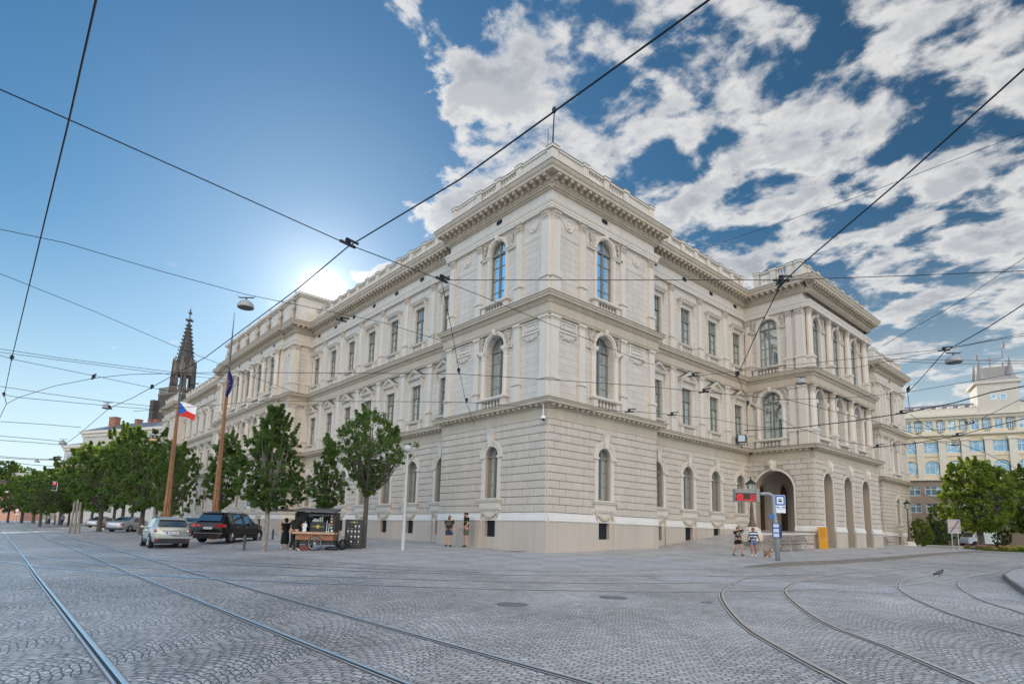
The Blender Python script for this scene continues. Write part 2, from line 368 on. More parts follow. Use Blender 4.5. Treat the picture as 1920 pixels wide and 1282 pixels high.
# height added by the kerb, growing from nothing at the flush corner
k0 = Vector((KERBP[0].x, KERBP[0].y))
def kerb_h(p):
    d = (Vector((p[0], p[1]))-k0); return 0.0 if p[1] < k0.y else 0.13*min(1, d.length/3.2)
def wall_line(p):
    """inner edge of the pavement, under the building"""
    if p.y < 0 and p.x < -1: return Vector((p.x, 1.5))
    if p.y > 3: return Vector((-2.0, p.y)) if p.y < 62 else Vector((min(p.x-2, -8), min(p.y, 62)))
    return Vector((-1.5, 1.5))
mb = MB(); rows = []
NR = 14
for p in ep:
    q = wall_line(p); row = []
    for k in range(NR+1):
        a = p.lerp(q, k/NR); row.append(mb.pt((a.x, a.y, Gm(a.x, a.y)+0.006+kerb_h(p))))
    rows.append(row)
for a, b in zip(rows, rows[1:]):
    for k in range(NR): mb.face((a[k], b[k], b[k+1], a[k+1]))
mb.smooth = [True]*len(mb.f)
struct(mb.build('pavement', MMOS, recalc=False))
def GP(x, y):
    """walking surface on the right-hand pavement"""
    return G(x, y)+(kerb_h((x, y)) if y > k0.y else 0)
# kerb stones
mb = MB(); kp = [p for p in resample([Vector((p.x, p.y)) for p in KERBP]+tail[:1], 0.9)]
for a, b in zip(kp, kp[1:]):
    d = (b-a).normalized(); n = Vector((-d.y, d.x)); n = n if n.x < 0 else -n
    a1 = a+d*0.008; b1 = b-d*0.008; P = []
    for z in (0, 1):
        for q in (a1-n*0.02, b1-n*0.02, b1+n*0.26, a1+n*0.26):
            P.append(mb.pt((q.x, q.y, Gm(q.x, q.y)-0.15 if z == 0 else Gm(q.x, q.y)+kerb_h(q)+0.012)))
    for f in ((4,5,6,7),(0,1,5,4),(1,2,6,5),(2,3,7,6),(3,0,4,7)): mb.face([P[i] for i in f])
struct(mb.build('kerb', MKERB))
# island at the far right edge of the view
mb = MB(); ic = [hit(u, v) for u, v in ((1880,1083),(1896,1075),(1925,1068),(1990,1062),(2060,1100),(1990,1150),(1925,1118),(1893,1095))]
c = sum(ic, Vector())/len(ic)
top = [mb.pt((p.x, p.y, p.z+0.16)) for p in ic]; mid = [mb.pt(((p.x*0.93+c.x*0.07), (p.y*0.93+c.y*0.07), p.z+0.165)) for p in ic]; bot = [mb.pt((p.x, p.y, p.z-0.2)) for p in ic]
for i in range(len(ic)):
    j = (i+1) % len(ic); mb.mi = 0; mb.face((bot[i],bot[j],top[j],top[i])); mb.face((top[i],top[j],mid[j],mid[i]))
mb.mi = 1; mb.face(mid)
struct(mb.build('traffic_island', [MKERB, MMOS]))

# ---------------------------------------------------------------- tram rails
MRAIL = mat('rail_steel', (0.97,0.97,0.97), 0.36, 1.0, var=0.10, vs=2.0)
MGRV = mat('rail_groove', (0.025,0.025,0.028), 0.6)
MRUST = mat('rail_side', (0.17,0.15,0.14), 0.65, 0.3, var=0.2, vs=6)
def rail(pts, label, width=0.17):
    P = resample(pts, 0.6); mb = MB()
    prof = [(-.085,.004,2),(-.078,.008,0),(-.062,.014,0),(-.034,.0145,0),(-.018,.009,1),(0.016,.005,0),(.05,.010,2),(.062,.004,None)]
    prof = [(a*width/0.17, h, mi) for a, h, mi in prof]; prev = None
    for i, p in enumerate(P):
        d = (P[min(i+1, len(P)-1)]-P[max(i-1, 0)]); nrm = Vector((-d.y, d.x)).normalized()
        z = Gm(p.x, p.y); row = []
        for a, h, mi in prof: q = p+nrm*a; row.append(mb.pt((q.x, q.y, z+h+0.002)))
        if prev:
            for k in range(len(prof)-1): mb.mi = prof[k][2]; mb.face((prev[k], prev[k+1], row[k+1], row[k]))
        prev = row
    o = mb.build('tram_rail', [MRAIL, MGRV, MRUST], recalc=False)
    return tag(o, label, 'tram rail', 'tram rails set in the cobbles')
def H2(L): return [(p.x, p.y) for p in (hit(u, v) for u, v in L)]
y1, y2, y3 = -19.22, -17.42, -16.0
# measured straight tracks run parallel to the long facade
r1 = H2([(300,1400),(245,1282),(137,1165),(40,1055)]); r2 = H2([(900,1366),(757,1282),(450,1160),(215,1062)]); r3 = H2([(1075,1282),(960,1242),(685,1165),(417,1086),(200,1027)])
y1 = sum(p[1] for p in r1[1:])/3; y2 = sum(p[1] for p in r2[1:])/3; y3 = sum(p[1] for p in r3[1:])/4
rail([(30,y1),(10,y1),(-20,y1),(-60,y1-.1),(-150,y1-.4)], 'bright tram rail nearest the camera, leftmost in the street')
rail([(30,y1-1.44),(10,y1-1.44),(-20,y1-1.44),(-60,y1-1.54),(-150,y1-1.84)], 'tram rail beyond the left edge, outermost of the far-left track')
rail([(30,y2),(10,y2),(-20,y2),(-60,y2-.1),(-150,y2-.4)], 'dull straight tram rail, the second from the left at the bottom edge')
rail([(30,y3),(10,y3),(-20,y3),(-60,y3-.1),(-150,y3-.4)], 'straight tram rail running nearest the cars and trees on the left')
CURV = {
 'curving tram rail, leftmost of the curves at the lower right': [(1700,1340),(1585,1282),(1460,1215),(1390,1170),(1352,1120),(1361,1101),(1395,1085),(1450,1076)],
 'bright curving tram rail, second of the curves at the lower right': [(1950,1330),(1825,1282),(1660,1212),(1540,1165),(1472,1113),(1480,1097),(1512,1085),(1580,1073),(1655,1064),(1740,1056)],
 'curving tram rail passing just left of the pigeon': [(1990,1212),(1920,1192),(1780,1150),(1700,1115),(1683,1098),(1700,1086),(1760,1075),(1840,1060),(1920,1050)],
 'curving tram rail nearest the traffic island': [(1990,1180),(1920,1150),(1840,1125),(1800,1103),(1795,1092),(1812,1082),(1842,1076),(1930,1062)],
 'thin tram rail crossing right in front of the pavement tip': [(625,1069),(960,1077.5),(1260,1078.5),(1400,1079),(1520,1077),(1655,1069),(1760,1060)],
 'tram rail crossing through the middle of the curve mouths': [(300,1077),(430,1086),(625,1094),(815,1100.5),(950,1104),(1260,1108.5),(1460,1106),(1675,1098),(1760,1087),(1840,1077),(1930,1070)],
 'tram rail branching from the leftmost rail and crossing the straight track': [(0,1020),(19,1032),(50,1041),(96,1048),(186,1057),(259,1064),(337,1068),(479,1076),(620,1081),(800,1086),(960,1090),(1150,1093),(1305,1092),(1465,1090),(1600,1083),(1740,1070)],
 'lower branch rail crossing the leftmost rail': [(-60,1048),(0,1052),(34,1056),(85,1063),(168,1070),(259,1077),(363,1083),(479,1088),(600,1094)],
 'faint branch rail passing behind the silver crossover lane': [(111,1024),(142,1030),(220,1041),(311,1050),(422,1057),(560,1064),(625,1069)],
 'faint upper branch rail nearest the parked cars': [(160,1020),(207,1029),(285,1039),(389,1046),(479,1054),(600,1061),(760,1068),(900,1072)],
}
for lb, px_ in CURV.items(): rail(H2(px_), lb)
for L_, wd_ in (([(1720,1330),(1600,1274),(1475,1210),(1405,1165),(1370,1120),(1378,1101),(1410,1086),(1470,1076)], 0.0),):
    pass
strip('paving_band', H2([(1240,1080),(1330,1086),(1420,1092),(1560,1100),(1680,1106),(1820,1114),(1930,1122)]), 2.1, MSLAB, 0.004)
# manhole covers
MIRON = mat('cast_iron', (0.20,0.20,0.205), 0.6, 0.3, var=0.2, vs=30, bump=0.5, bs=60)
for u, v, rr, lb in ((960,1133,.32,'larger round manhole cover in the cobbles below the building corner'),(1150,1120,.33,'round manhole cover right of centre in the cobbles'),(1325,1129,.12,'tiny round valve cover left of the curving rails'),(1660,1036,.42,'round cover in the right-hand pavement before the porch')):
    p = hit(u, v, GP if v < 1050 else None); mb = MB()
    mb.lathe((p.x, p.y, p.z), [(rr, -0.03), (rr, 0.012), (rr-.03, 0.014), (rr-.035, 0.010), (rr-.06, 0.010), (rr-.065, 0.014)], 24)
    tag(mb.build('manhole_cover', MIRON), lb, 'manhole cover', 'manhole covers')
# ================================================================ THE PALACE
def m_stone(name, c, joints=None, rough=0.75, var=0.16, streak=0.24, bump=0.15):
    m = bpy.data.materials.new(name); m.use_nodes = True; t = NT(m.node_tree); b = t.n['Principled BSDF']
    pos = t.new('ShaderNodeNewGeometry').outputs['Position']; x, y, z = t.sep(pos); u = t.math('ADD', x, y)
    n = t.noise(pos, 0.8, 5, 0.65); st = t.noise(t.comb(t.math('MULTIPLY', u, 2.2), t.math('MULTIPLY', z, 0.22)), 1.0, 4, 0.6); fn = t.noise(pos, 22, 3, 0.6)
    k = t.math('ADD', 1.0-var/2-streak/2, t.math('ADD', t.math('MULTIPLY', n, var), t.math('MULTIPLY', st, streak)))
    k = t.math('MULTIPLY', k, t.math('MULTIPLY_ADD', fn, 0.10, 0.95))
    sc = t.new('ShaderNodeVectorMath', operation='SCALE'); t.l.new(k, sc.inputs[3]); base = c; h = fn
    if joints:
        bw, rh = joints
        br = t.new('ShaderNodeTexBrick'); t.l.new(t.comb(u, z), br.inputs['Vector']); br.offset = 0.5
        br.inputs['Scale'].default_value = 1.0; br.inputs['Brick Width'].default_value = bw; br.inputs['Row Height'].default_value = rh
        br.inputs['Mortar Size'].default_value = 0.008; br.inputs['Mortar Smooth'].default_value = 0.3
        br.inputs['Color1'].default_value = (*c, 1); br.inputs['Color2'].default_value = (*[q*0.94 for q in c], 1); br.inputs['Mortar'].default_value = (*[q*0.48 for q in c], 1)
        t.l.new(br.outputs['Color'], sc.inputs[0]); h = t.math('ADD', t.math('MULTIPLY', t.math('SUBTRACT', 1.0, br.outputs['Fac']), 1.5), t.math('MULTIPLY', fn, 0.4))
    else: sc.inputs[0].default_value = c
    t.l.new(sc.outputs[0], b.inputs['Base Color']); b.inputs['Roughness'].default_value = rough; b.inputs['Specular IOR Level'].default_value = 0.3
    bn = t.new('ShaderNodeBump'); bn.inputs['Strength'].default_value = bump; bn.inputs['Distance'].default_value = 0.012
    t.l.new(h, bn.inputs['Height']); t.l.new(bn.outputs[0], b.inputs['Normal']); return m
MWALL = m_stone('ashlar_render', (0.63,0.575,0.51), (1.05, 0.365), bump=0.3)
MTRIM = m_stone('pale_stone_trim', (0.66,0.605,0.53))
MCORN = m_stone('cornice_stone', (0.50,0.43,0.34), streak=0.35)
MRUS = m_stone('rusticated_block', (0.56,0.50,0.43), var=0.30, streak=0.2, bump=0.9)
MJOINT = m_stone('rustication_joint', (0.42,0.355,0.285))
MPLI = m_stone('plinth_stone', (0.54,0.465,0.395), (1.6, 3.0), var=0.12, streak=0.22)
MPLM = m_stone('plinth_moulding', (0.70,0.67,0.63))
MREL = m_stone('relief_stone', (0.50,0.445,0.375), var=0.25)
MFLASH = mat('lead_flashing', (0.20,0.175,0.145), 0.6, 0.0, var=0.25, vs=1.5)
MROOF = mat('sheet_roof', (0.16,0.17,0.17), 0.5, 0.2, var=0.15, vs=0.6)
MFRAME = mat('window_frame_paint', (0.22,0.20,0.175), 0.5, var=0.1, vs=8)
MDARK = mat('dark_interior', (0.015,0.015,0.016), 0.8)
MVOID = mat('unlit_room', (0.05,0.045,0.04), 0.9)
def m_glass(name, dark, light, refl=0.45, tint=(1,1,1)):
    m = bpy.data.materials.new(name); m.use_nodes = True; t = NT(m.node_tree); b = t.n['Principled BSDF']
    oi = t.new('ShaderNodeObjectInfo'); f = t.smooth(oi.outputs['Random'], 0.25, 0.8)
    x, y, z = t.sep(t.new('ShaderNodeTexCoord').outputs['Object'])
    cur = t.smooth(t.math('ABSOLUTE', x), 0.20, 0.30)       # curtains drawn to the sides behind the pane
    cc = t.mix(t.math('MULTIPLY', f, t.math('MULTIPLY_ADD', cur, 0.7, 0.3)), dark, light)
    t.l.new(cc, b.inputs['Base Color']); b.inputs['Roughness'].default_value = 0.6
    g = t.new('ShaderNodeBsdfGlossy'); g.inputs['Roughness'].default_value = 0.02; g.inputs['Color'].default_value = (*tint, 1)
    pos = t.new('ShaderNodeNewGeometry').outputs['Position']; n = t.noise(pos, 1.3, 2, 0.5); bn = t.new('ShaderNodeBump'); bn.inputs['Strength'].default_value = 0.06; bn.inputs['Distance'].default_value = 0.05
    t.l.new(n, bn.inputs['Height']); t.l.new(bn.outputs[0], g.inputs['Normal'])
    fr = t.new('ShaderNodeFresnel'); fr.inputs['IOR'].default_value = 1.5
    mx = t.new('ShaderNodeMixShader'); t.l.new(t.math('ADD', t.math('MULTIPLY', fr.outputs[0], 0.7), refl, clamp=True), mx.inputs[0])
    t.l.new(b.outputs[0], mx.inputs[1]); t.l.new(g.outputs[0], mx.inputs[2]); t.l.new(mx.outputs[0], t.n['Material Output'].inputs['Surface']); return m
MGLASS = m_glass('window_glass', (0.03,0.035,0.04), (0.26,0.27,0.27), 0.66, (0.80,0.95,1.0))

palace = thing('palace', 'large cream stone palace with rusticated ground floor and balustraded roof', 'building', (0,0,0))
def frame(ox, oy, ux, uy, nx, ny):
    return lambda u, n, z: ((ox+ux*u+nx*n)*S, (oy+uy*u+ny*n)*S, z*S)
FL = frame(0,0,-1,0,0,-1); FRT = frame(0,0,0,1,1,0)
FPS = frame(-1.27,26.2,1,0,0,-1)                 # porch side facing the square
FCS = frame(-38.2,1.27,0,-1,1,0)                 # near side of the central block on the long front
FFS = frame(-1.27,56.6,1,0,0,-1); FFL = frame(-96.4,1.27,0,-1,1,0)
RZ = {id(FL): math.pi, id(FRT): -math.pi/2, id(FPS): math.pi, id(FCS): -math.pi/2, id(FFS): math.pi, id(FFL): -math.pi/2}
def arcpts(uc, r, zs, n=14): return [(uc-r*math.cos(math.pi*i/n), zs+r*math.sin(math.pi*i/n)) for i in range(n+1)]
def wall(mb, u0, u1, n, z0, z1, ops, d, back=True):
    """wall face with openings (uc, w, zb, zt, arched) and reveals d deep"""
    ops = sorted(ops); cur = u0
    q = lambda a, b, c, e: mb.poly([(a,n,c),(b,n,c),(b,n,e),(a,n,e)]) if b-a > 1e-4 and e-c > 1e-4 else None
    for uc, w_, zb, zt, ar in ops:
        a, b = uc-w_/2, uc+w_/2; q(cur, a, z0, z1); q(a, b, z0, zb)
        if ar:
            r = w_/2; zs = zt-r; P = arcpts(uc, r, zs)
            for (ua, za), (ub, zb_) in zip(P, P[1:]):
                mb.poly([(ua,n,za),(ub,n,zb_),(ub,n,z1),(ua,n,z1)]); mb.poly([(ua,n,za),(ub,n,zb_),(ub,n-d,zb_),(ua,n-d,za)])
        else:
            zs = zt; q(a, b, zt, z1); mb.poly([(a,n,zt),(b,n,zt),(b,n-d,zt),(a,n-d,zt)])
        for x in (a, b): mb.poly([(x,n,zb),(x,n,zs),(x,n-d,zs),(x,n-d,zb)])
        mb.poly([(a,n,zb),(b,n,zb),(b,n-d,zb),(a,n-d,zb)]); cur = b
    q(cur, u1, z0, z1)
ZC = [2.24+0.4555*i for i in range(13)]          # course lines of the rustication
def rustic(mb, u0, u1, n, ops, z0=2.24, z1=7.65, bw=1.02, ph=0.0, shift=0):
    """chamfered blocks in courses, left out where openings or their surrounds are"""
    k = 0; z = z0
    while z < z1-0.1:
        zt = min(z+0.4555, z1); iv = [(u0, u1)]
        for uc, hw, zb, zs in ops:                # half width of what is left out, sill, springing
            if zt <= zb+0.02: continue
            if z >= zs:
                dz = z-zs
                if dz >= hw: continue
                h = math.sqrt(hw*hw-dz*dz)
            else: h = hw
            iv = [p for a, b in iv for p in ((a, min(b, uc-h)), (max(a, uc+h), b)) if p[1]-p[0] > 0.03]
        j0 = u0-bw*2+ph+(bw/2 if (k+shift) % 2 else 0)
        for a, b in iv:
            j = j0
            while j < b:
                c, e = max(j, a), min(j+bw, b)
                if e-c > 0.12: mb.bblock(c+0.012, e-0.012, n-0.02, n+0.075+random.uniform(-.006,.008), z+0.014, zt-0.014, 0.035)
                elif e-c > 0.03: mb.bblock(c+0.004, e-0.004, n-0.02, n+0.06, z+0.014, zt-0.014, 0.01)
                j += bw
        z = zt; k += 1

# ---- window prototypes, built in their own coordinates: x along the wall, y out of it, z up from the opening's foot
SC = lambda u, n, z: (u*S, n*S, z*S)
def archpoly(w_, h, y, n=14):
    r = w_/2; return [(-w_/2,y,0)]+[(x,y,z) for x, z in arcpts(0, r, h-r, n)]+[(w_/2,y,0)]
def win_frame(w_, h, d, arched, nb=2, trans=0.68, bars=1, fw=0.075, m=None):
    """returns frame mesh and pane mesh; d = depth of the glass behind the wall face"""
    mb = MB(SC); y0, y1 = -d, -d+0.08; r = w_/2; hs = h-r if arched else h
    mb.box(-w_/2, -w_/2+fw, y0, y1, 0, hs); mb.box(w_/2-fw, w_/2, y0, y1, 0, hs); mb.box(-w_/2, w_/2, y0+.003, y1+.003, 0, fw)
    if arched:
        P = arcpts(0, r, hs, 16); Q = arcpts(0, r-fw, hs, 16)
        for i in range(16):
            a, b, c, e = P[i], P[i+1], Q[i+1], Q[i]
            mb.poly([(a[0],y1,a[1]),(b[0],y1,b[1]),(c[0],y1,c[1]),(e[0],y1,e[1])]); mb.poly([(c[0],y0,c[1]),(e[0],y0,e[1]),(e[0],y1,e[1]),(c[0],y1,c[1])])
    else: mb.box(-w_/2, w_/2, y0+.003, y1+.003, h-fw, h)
    tz = hs if arched else h*trans
    mb.box(-w_/2, w_/2, y0+.003, y1+.05, tz-0.07, tz+0.05)                      # transom
    top = math.sqrt(max(0, r*r))+hs if arched else h
    mb.box(-0.06, 0.06, y0, y1+.02, 0, top-.01)                              # centre post
    for s in (-1, 1): mb.box(s*w_/4-0.018, s*w_/4+0.018, y0, y1-.03, tz if arched else tz, (hs+r*0.85) if arched else h-.02)
    for k in range(1, nb+1):
        z = (tz)*k/(nb+1); mb.box(-w_/2, w_/2, y0+.002, y1-.028, z-0.02, z+0.02)
    pn = MB(SC)
    pn.poly(archpoly(w_, h, -d+0.01) if arched else [(-w_/2,-d+.01,0),(w_/2,-d+.01,0),(w_/2,-d+.01,h),(-w_/2,-d+.01,h)])
    return mb.mesh('window_frame', m or MFRAME), pn.mesh('pane', MGLASS, False)
def baluster(mb, x, y, z0, h, r=0.07, n=7):
    mb.lathe((x, y, z0), [(r*1.1, 0), (r*1.1, h*.08), (r*.6, h*.14), (r*.75, h*.25), (r*1.25, h*.42), (r*.95, h*.58), (r*.55, h*.78), (r*.6, h*.88), (r*1.1, h*.93), (r*1.1, h)], n)
def console(mb, x, y0, y1, z0, z1, w_=0.14):
    mb.box(x-w_/2, x+w_/2, y0, y1, z1-(z1-z0)*0.35, z1); mb.box(x-w_/2*.9, x+w_/2*.9, y0, y0+(y1-y0)*.65, z1-(z1-z0)*0.7, z1-(z1-z0)*0.35); mb.box(x-w_/2*.7, x+w_/2*.7, y0, y0+(y1-y0)*.35, z0, z1-(z1-z0)*0.7)
def sur_rect(w_, h, kind):
    mb = MB(SC); f = 0.17; o = w_/2+f; y = 0.09
    mb.box(-o, -w_/2, 0, y, 0, h); mb.box(w_/2, o, 0, y, 0, h); mb.box(-o, o, 0, y+.004, h, h+f)
    mb.box(-o+.03, -w_/2-.05, y, y+.03, 0, h); mb.box(w_/2+.05, o-.03, y, y+.03, 0, h)
    for s in (-1, 1): mb.box(s*(o+.09)-.07, s*(o+.09)+.07, 0, .06, .0, h+.35)
    hz = h+f+0.16 if kind == 'hood' else h+f+0.30
    mb.box(-o-.1, o+.1, 0, y+.02, h+f+.005, hz)
    for s in (-1, 1): console(mb, s*(o+.1), .06, .30, hz-.75, hz)
    mb.box(-o-.24, o+.24, 0, .34, hz, hz+.10); mb.box(-o-.30, o+.30, 0, .40, hz+.102, hz+.17)
    if kind == 'ped':
        a = o+.30; z0 = hz+.172; ap = z0+.62
        # raking cornices as sloped slabs and a recessed field
        for s in (-1, 1):
            p = [(s*a, z0), (0, ap), (0, ap-.17), (s*(a-.30), z0)]
            mb.poly([(x, .40, z) for x, z in p]); mb.poly([(s*a,0,z0),(0,0,ap),(0,.40,ap),(s*a,.40,z0)]); mb.poly([(s*(a-.3),.1,z0),(0,.1,ap-.17),(0,.40,ap-.17),(s*(a-.3),.40,z0)])
            p2 = [(s*a, z0+.05), (0, ap+.06), (0, ap), (s*a, z0)]
            mb.poly([(x, .45, z) for x, z in p2]); mb.poly([(s*a,0,z0+.05),(0,0,ap+.06),(0,.45,ap+.06),(s*a,.45,z0+.05)]); mb.poly([(s*a,0,z0),(s*a,.45,z0),(s*a,.45,z0+.05),(s*a,0,z0+.05)])
        mb.poly([(-a+.2,.13,z0),(a-.2,.13,z0),(0,.13,ap-.12)])
    mb.mi = 1
    if kind == 'ped':
        a = o+.30; z0 = hz+.172; ap = z0+.62
        for s_ in (-1, 1): mb.poly([(s_*(a+.03),0,z0+.075),(0,0,ap+.085),(0,.47,ap+.085),(s_*(a+.03),.47,z0+.075)])
    else: mb.box(-o-.32, o+.32, 0, .42, hz+.171, hz+.195)
    mb.box(-o-.23, o+.23, 0, .31, -.03, -.012); mb.mi = 0
    # sill on a small balustrade
    mb.box(-o-.22, o+.22, 0, .30, -.14, -.03); mb.box(-o-.16, o+.16, 0, .24, -.20, -.142)
    zb = -.20; b0 = -0.72 if kind == 'hood' else -0.72
    for s in (-1, 1): mb.box(s*(o-.02)-.17, s*(o-.02)+.17, 0, .20, b0, zb)
    mb.box(-o+.15, o-.15, 0, .16, b0, b0+.07)
    mb.mi = 0
    nb = 6
    for i in range(nb): baluster(mb, (i-(nb-1)/2)*(2*o-.42)/nb, .09, b0+.07, zb-b0-.07, .065, 6)
    return mb.mesh('surround', [MTRIM, MFLASH])
def arch_band(mb, r0, r1, zs, y0, y1, n=16, a0=0, a1=math.pi):
    for i in range(n):
        t0 = a0+(a1-a0)*i/n; t1 = a0+(a1-a0)*(i+1)/n
        P = [(-r*math.cos(t), zs+r*math.sin(t)) for r, t in ((r0,t0),(r0,t1),(r1,t1),(r1,t0))]
        mb.poly([(x,y1,z) for x, z in P]); mb.poly([(P[3][0],y0,P[3][1]),(P[2][0],y0,P[2][1]),(P[2][0],y1,P[2][1]),(P[3][0],y1,P[3][1])]); mb.poly([(P[0][0],y0,P[0][1]),(P[1][0],y0,P[1][1]),(P[1][0],y1,P[1][1]),(P[0][0],y1,P[0][1])])
def sur_f1(w_, h):
    mb = MB(SC); r = w_/2; zs = h-r; ro = r+.42
    arch_band(mb, r, r+.16, zs, 0, .10); arch_band(mb, r+.16, r+.30, zs, 0, .14); arch_band(mb, r+.30, ro, zs, 0, .19)
    for s in (-1, 1):
        mb.box(min(s*r, s*(r+.30)), max(s*r, s*(r+.30)), 0, .105, .02, zs-.12); mb.box(min(s*(r-.0), s*(ro+.03)), max(s*(r-.0), s*(ro+.03)), 0, .20, zs-.12, zs+.02)
    # keystone
    k = [(-.13, h-.02), (.13, h-.02), (.25, h+.75), (-.25, h+.75)]
    mb.poly([(x, .30, z) for x, z in k])
    for i in range(4): a, b = k[i], k[(i+1) % 4]; mb.poly([(a[0],0,a[1]),(b[0],0,b[1]),(b[0],.30,b[1]),(a[0],.30,a[1])])
    mb.box(-.28, .28, 0, .34, h+.75, h+.83)
    # sill, apron, garland
    o = r+.42
    mb.box(-o-.12, o+.12, 0, .36, -.10, 0); mb.box(-o-.06, o+.06, 0, .30, -.20, -.102); mb.box(-o+.08, o-.08, 0, .20, -.62, -.20); mb.box(-o, o, 0, .15, -.72, -.622)
    mb.box(-o+.02, o-.02, 0, .06, -1.35, -.722)
    mb.mi = 1
    for i in range(13):
        t = i/12; x = (t-.5)*1.15*w_; z = -.86-.30*math.sin(math.pi*t); mb.ell((x, .11, z), (.075, .08, .07+.045*math.sin(math.pi*t)), 7, 5)
    for s in (-1, 1):
        for j in range(3): mb.ell((s*(.60*w_), .10, -.82-j*.15), (.07-.012*j, .07, .09), 6, 4)
        mb.lathe((s*.60*w_, .04, -.80), [(.11,0),(.11,.06),(.05,.09)], 8, (0,1,0))
    return mb.mesh('surround', [MTRIM, MREL])
def figure_relief(mb, x, z, s, h):
    """a reclining winged figure filling a spandrel; s = side the arch lies on"""
    random.seed(int(x*10)+int(z*7)+5)
    q = lambda a: Matrix.Rotation(a, 3, 'Y')
    mb.ell((x, .12, z+.30*h), (.13*h, .12, .22*h), 8, 6, q(s*.3)); mb.ell((x+s*.06*h, .17, z+.56*h), (.085*h, .10, .10*h), 8, 6)
    mb.ell((x-s*.06*h, .10, z+.02*h), (.10*h, .10, .25*h), 8, 5, q(-s*.35)); mb.ell((x-s*.10*h, .09, z-.30*h), (.075*h, .08, .22*h), 7, 5, q(s*.2))
    mb.ell((x+s*.20*h, .13, z+.44*h), (.045*h, .06, .20*h), 6, 5, q(s*1.0)); mb.ell((x-s*.16*h, .08, z+.42*h), (.06*h, .05, .24*h), 6, 5, q(-s*.6))
    mb.ell((x-s*.20*h, .07, z+.18*h), (.05*h, .05, .26*h), 6, 4, q(-s*.15))
    for _ in range(5): mb.ell((x+random.uniform(-.22,.22)*h, .05, z+random.uniform(-.45,.6)*h), (.05*h, .07, .09*h), 6, 4, q(random.uniform(-1.5,1.5)))
def sur_arch(w_, h, d, cols, relief=True, half=1.72, pedbal=True):
    """big arched window of the two upper floors: archivolt, imposts, relief spandrels, balustraded parapet"""
    mb = MB(SC); r = w_/2; zs = h-r; ro = r+.26
    arch_band(mb, r, r+.10, zs, 0, .10); arch_band(mb, r+.10, ro, zs, 0, .17)
    for s in (-1, 1):
        mb.box(min(s*r, s*half), max(s*r, s*half), 0, .16, zs-.22, zs-.02); mb.box(min(s*(r-.03), s*(half-.02)), max(s*(r-.03), s*(half-.02)), 0, .22, zs-.08, zs-.018)
        if cols:
            x = s*(r+.20); mb.lathe((x, .06, 0), [(.24,0),(.24,.08),(.20,.12),(.215,.18),(.195,.22),(.185,zs-.75),(.165,zs-.62),(.20,zs-.58),(.17,zs-.54),(.22,zs-.36),(.26,zs-.30),(.26,zs-.24)], 14)
            mb.box(x-.25, x+.25, 0, .30, zs-.24, zs-.02)
        else: mb.box(min(s*r, s*(r+.26)), max(s*r, s*(r+.26)), 0, .10, 0, zs-.22)
    mb.box(-.14, .14, 0, .28, h-.02, h+.36); mb.ell((0, .24, h+.2), (.11,.14,.2), 8, 6)
    o = half-.45
    if pedbal:
        mb.box(-o-.15, o+.15, 0, .42, -.14, -.0); mb.box(-o-.08, o+.08, 0, .36, -.19, -.142)
        for s in (-1, 1): mb.box(s*(o-.16)-.20, s*(o-.16)+.20, 0, .30, -.80, -.19)
        mb.box(-o+.2, o-.2, .02, .24, -.80, -.72)
        for i in range(6): baluster(mb, (i-2.5)*.285*(w_/1.6), .14, -.72, .53, .085, 7)
    mb.mi = 1
    if relief:
        for s in (-1, 1): figure_relief(mb, s*(half-.42), zs+.42, -s, .85)
    return mb.mesh('surround', [MTRIM, MREL])
def basement_win():
    mb = MB(SC)
    mb.box(-.5, .5, -.24, -.20, 0, 1.0)
    for i in range(9): x = -.44+.11*i; mb.box(x-.012, x+.012, -.16, -.14, 0, 1.0)
    for i in range(6): z = .1+.16*i; mb.box(-.5, .5, -.165, -.150, z-.012, z+.012)
    sb = MB(SC)
    return mb.mesh('grille', MDARKIRON)
MDARKIRON = mat('dark_grille_iron', (0.035,0.04,0.05), 0.6, 0.3, var=0.2, vs=10)

P3 = win_frame(1.36, 3.02, .19, False)+(sur_rect(1.36, 3.02, 'hood'),)
P2 = win_frame(1.40, 2.92, .22, False)+(sur_rect(1.40, 2.92, 'ped'),)
P1 = win_frame(1.24, 3.27, .28, True)+(sur_f1(1.24, 3.27),)
P1w = win_frame(1.45, 3.27, .28, True)+(sur_f1(1.45, 3.27),)
A3 = win_frame(1.62, 4.30, .22, True, 3)+(sur_arch(1.62, 4.30, .42, False),)
A2 = win_frame(1.80, 4.15, .50, True, 3)+(sur_arch(1.80, 4.15, .6, True),)
A3n = A3[:2]+(sur_arch(1.62, 4.30, .42, False, half=1.75, pedbal=False),); A2n = A2[:2]+(sur_arch(1.80, 4.15, .6, True, half=1.75, pedbal=True),)
BW = basement_win()
def put_window(name, P, F, uc, n, z, sur=True, lb=None):
    p = F(uc, n, z); o = obj(name, P[0], palace, p, RZ[id(F)])
    if lb: o['label'] = lb
    obj('pane', P[1], o)
    if sur: obj('surround', P[2], o)
    return o

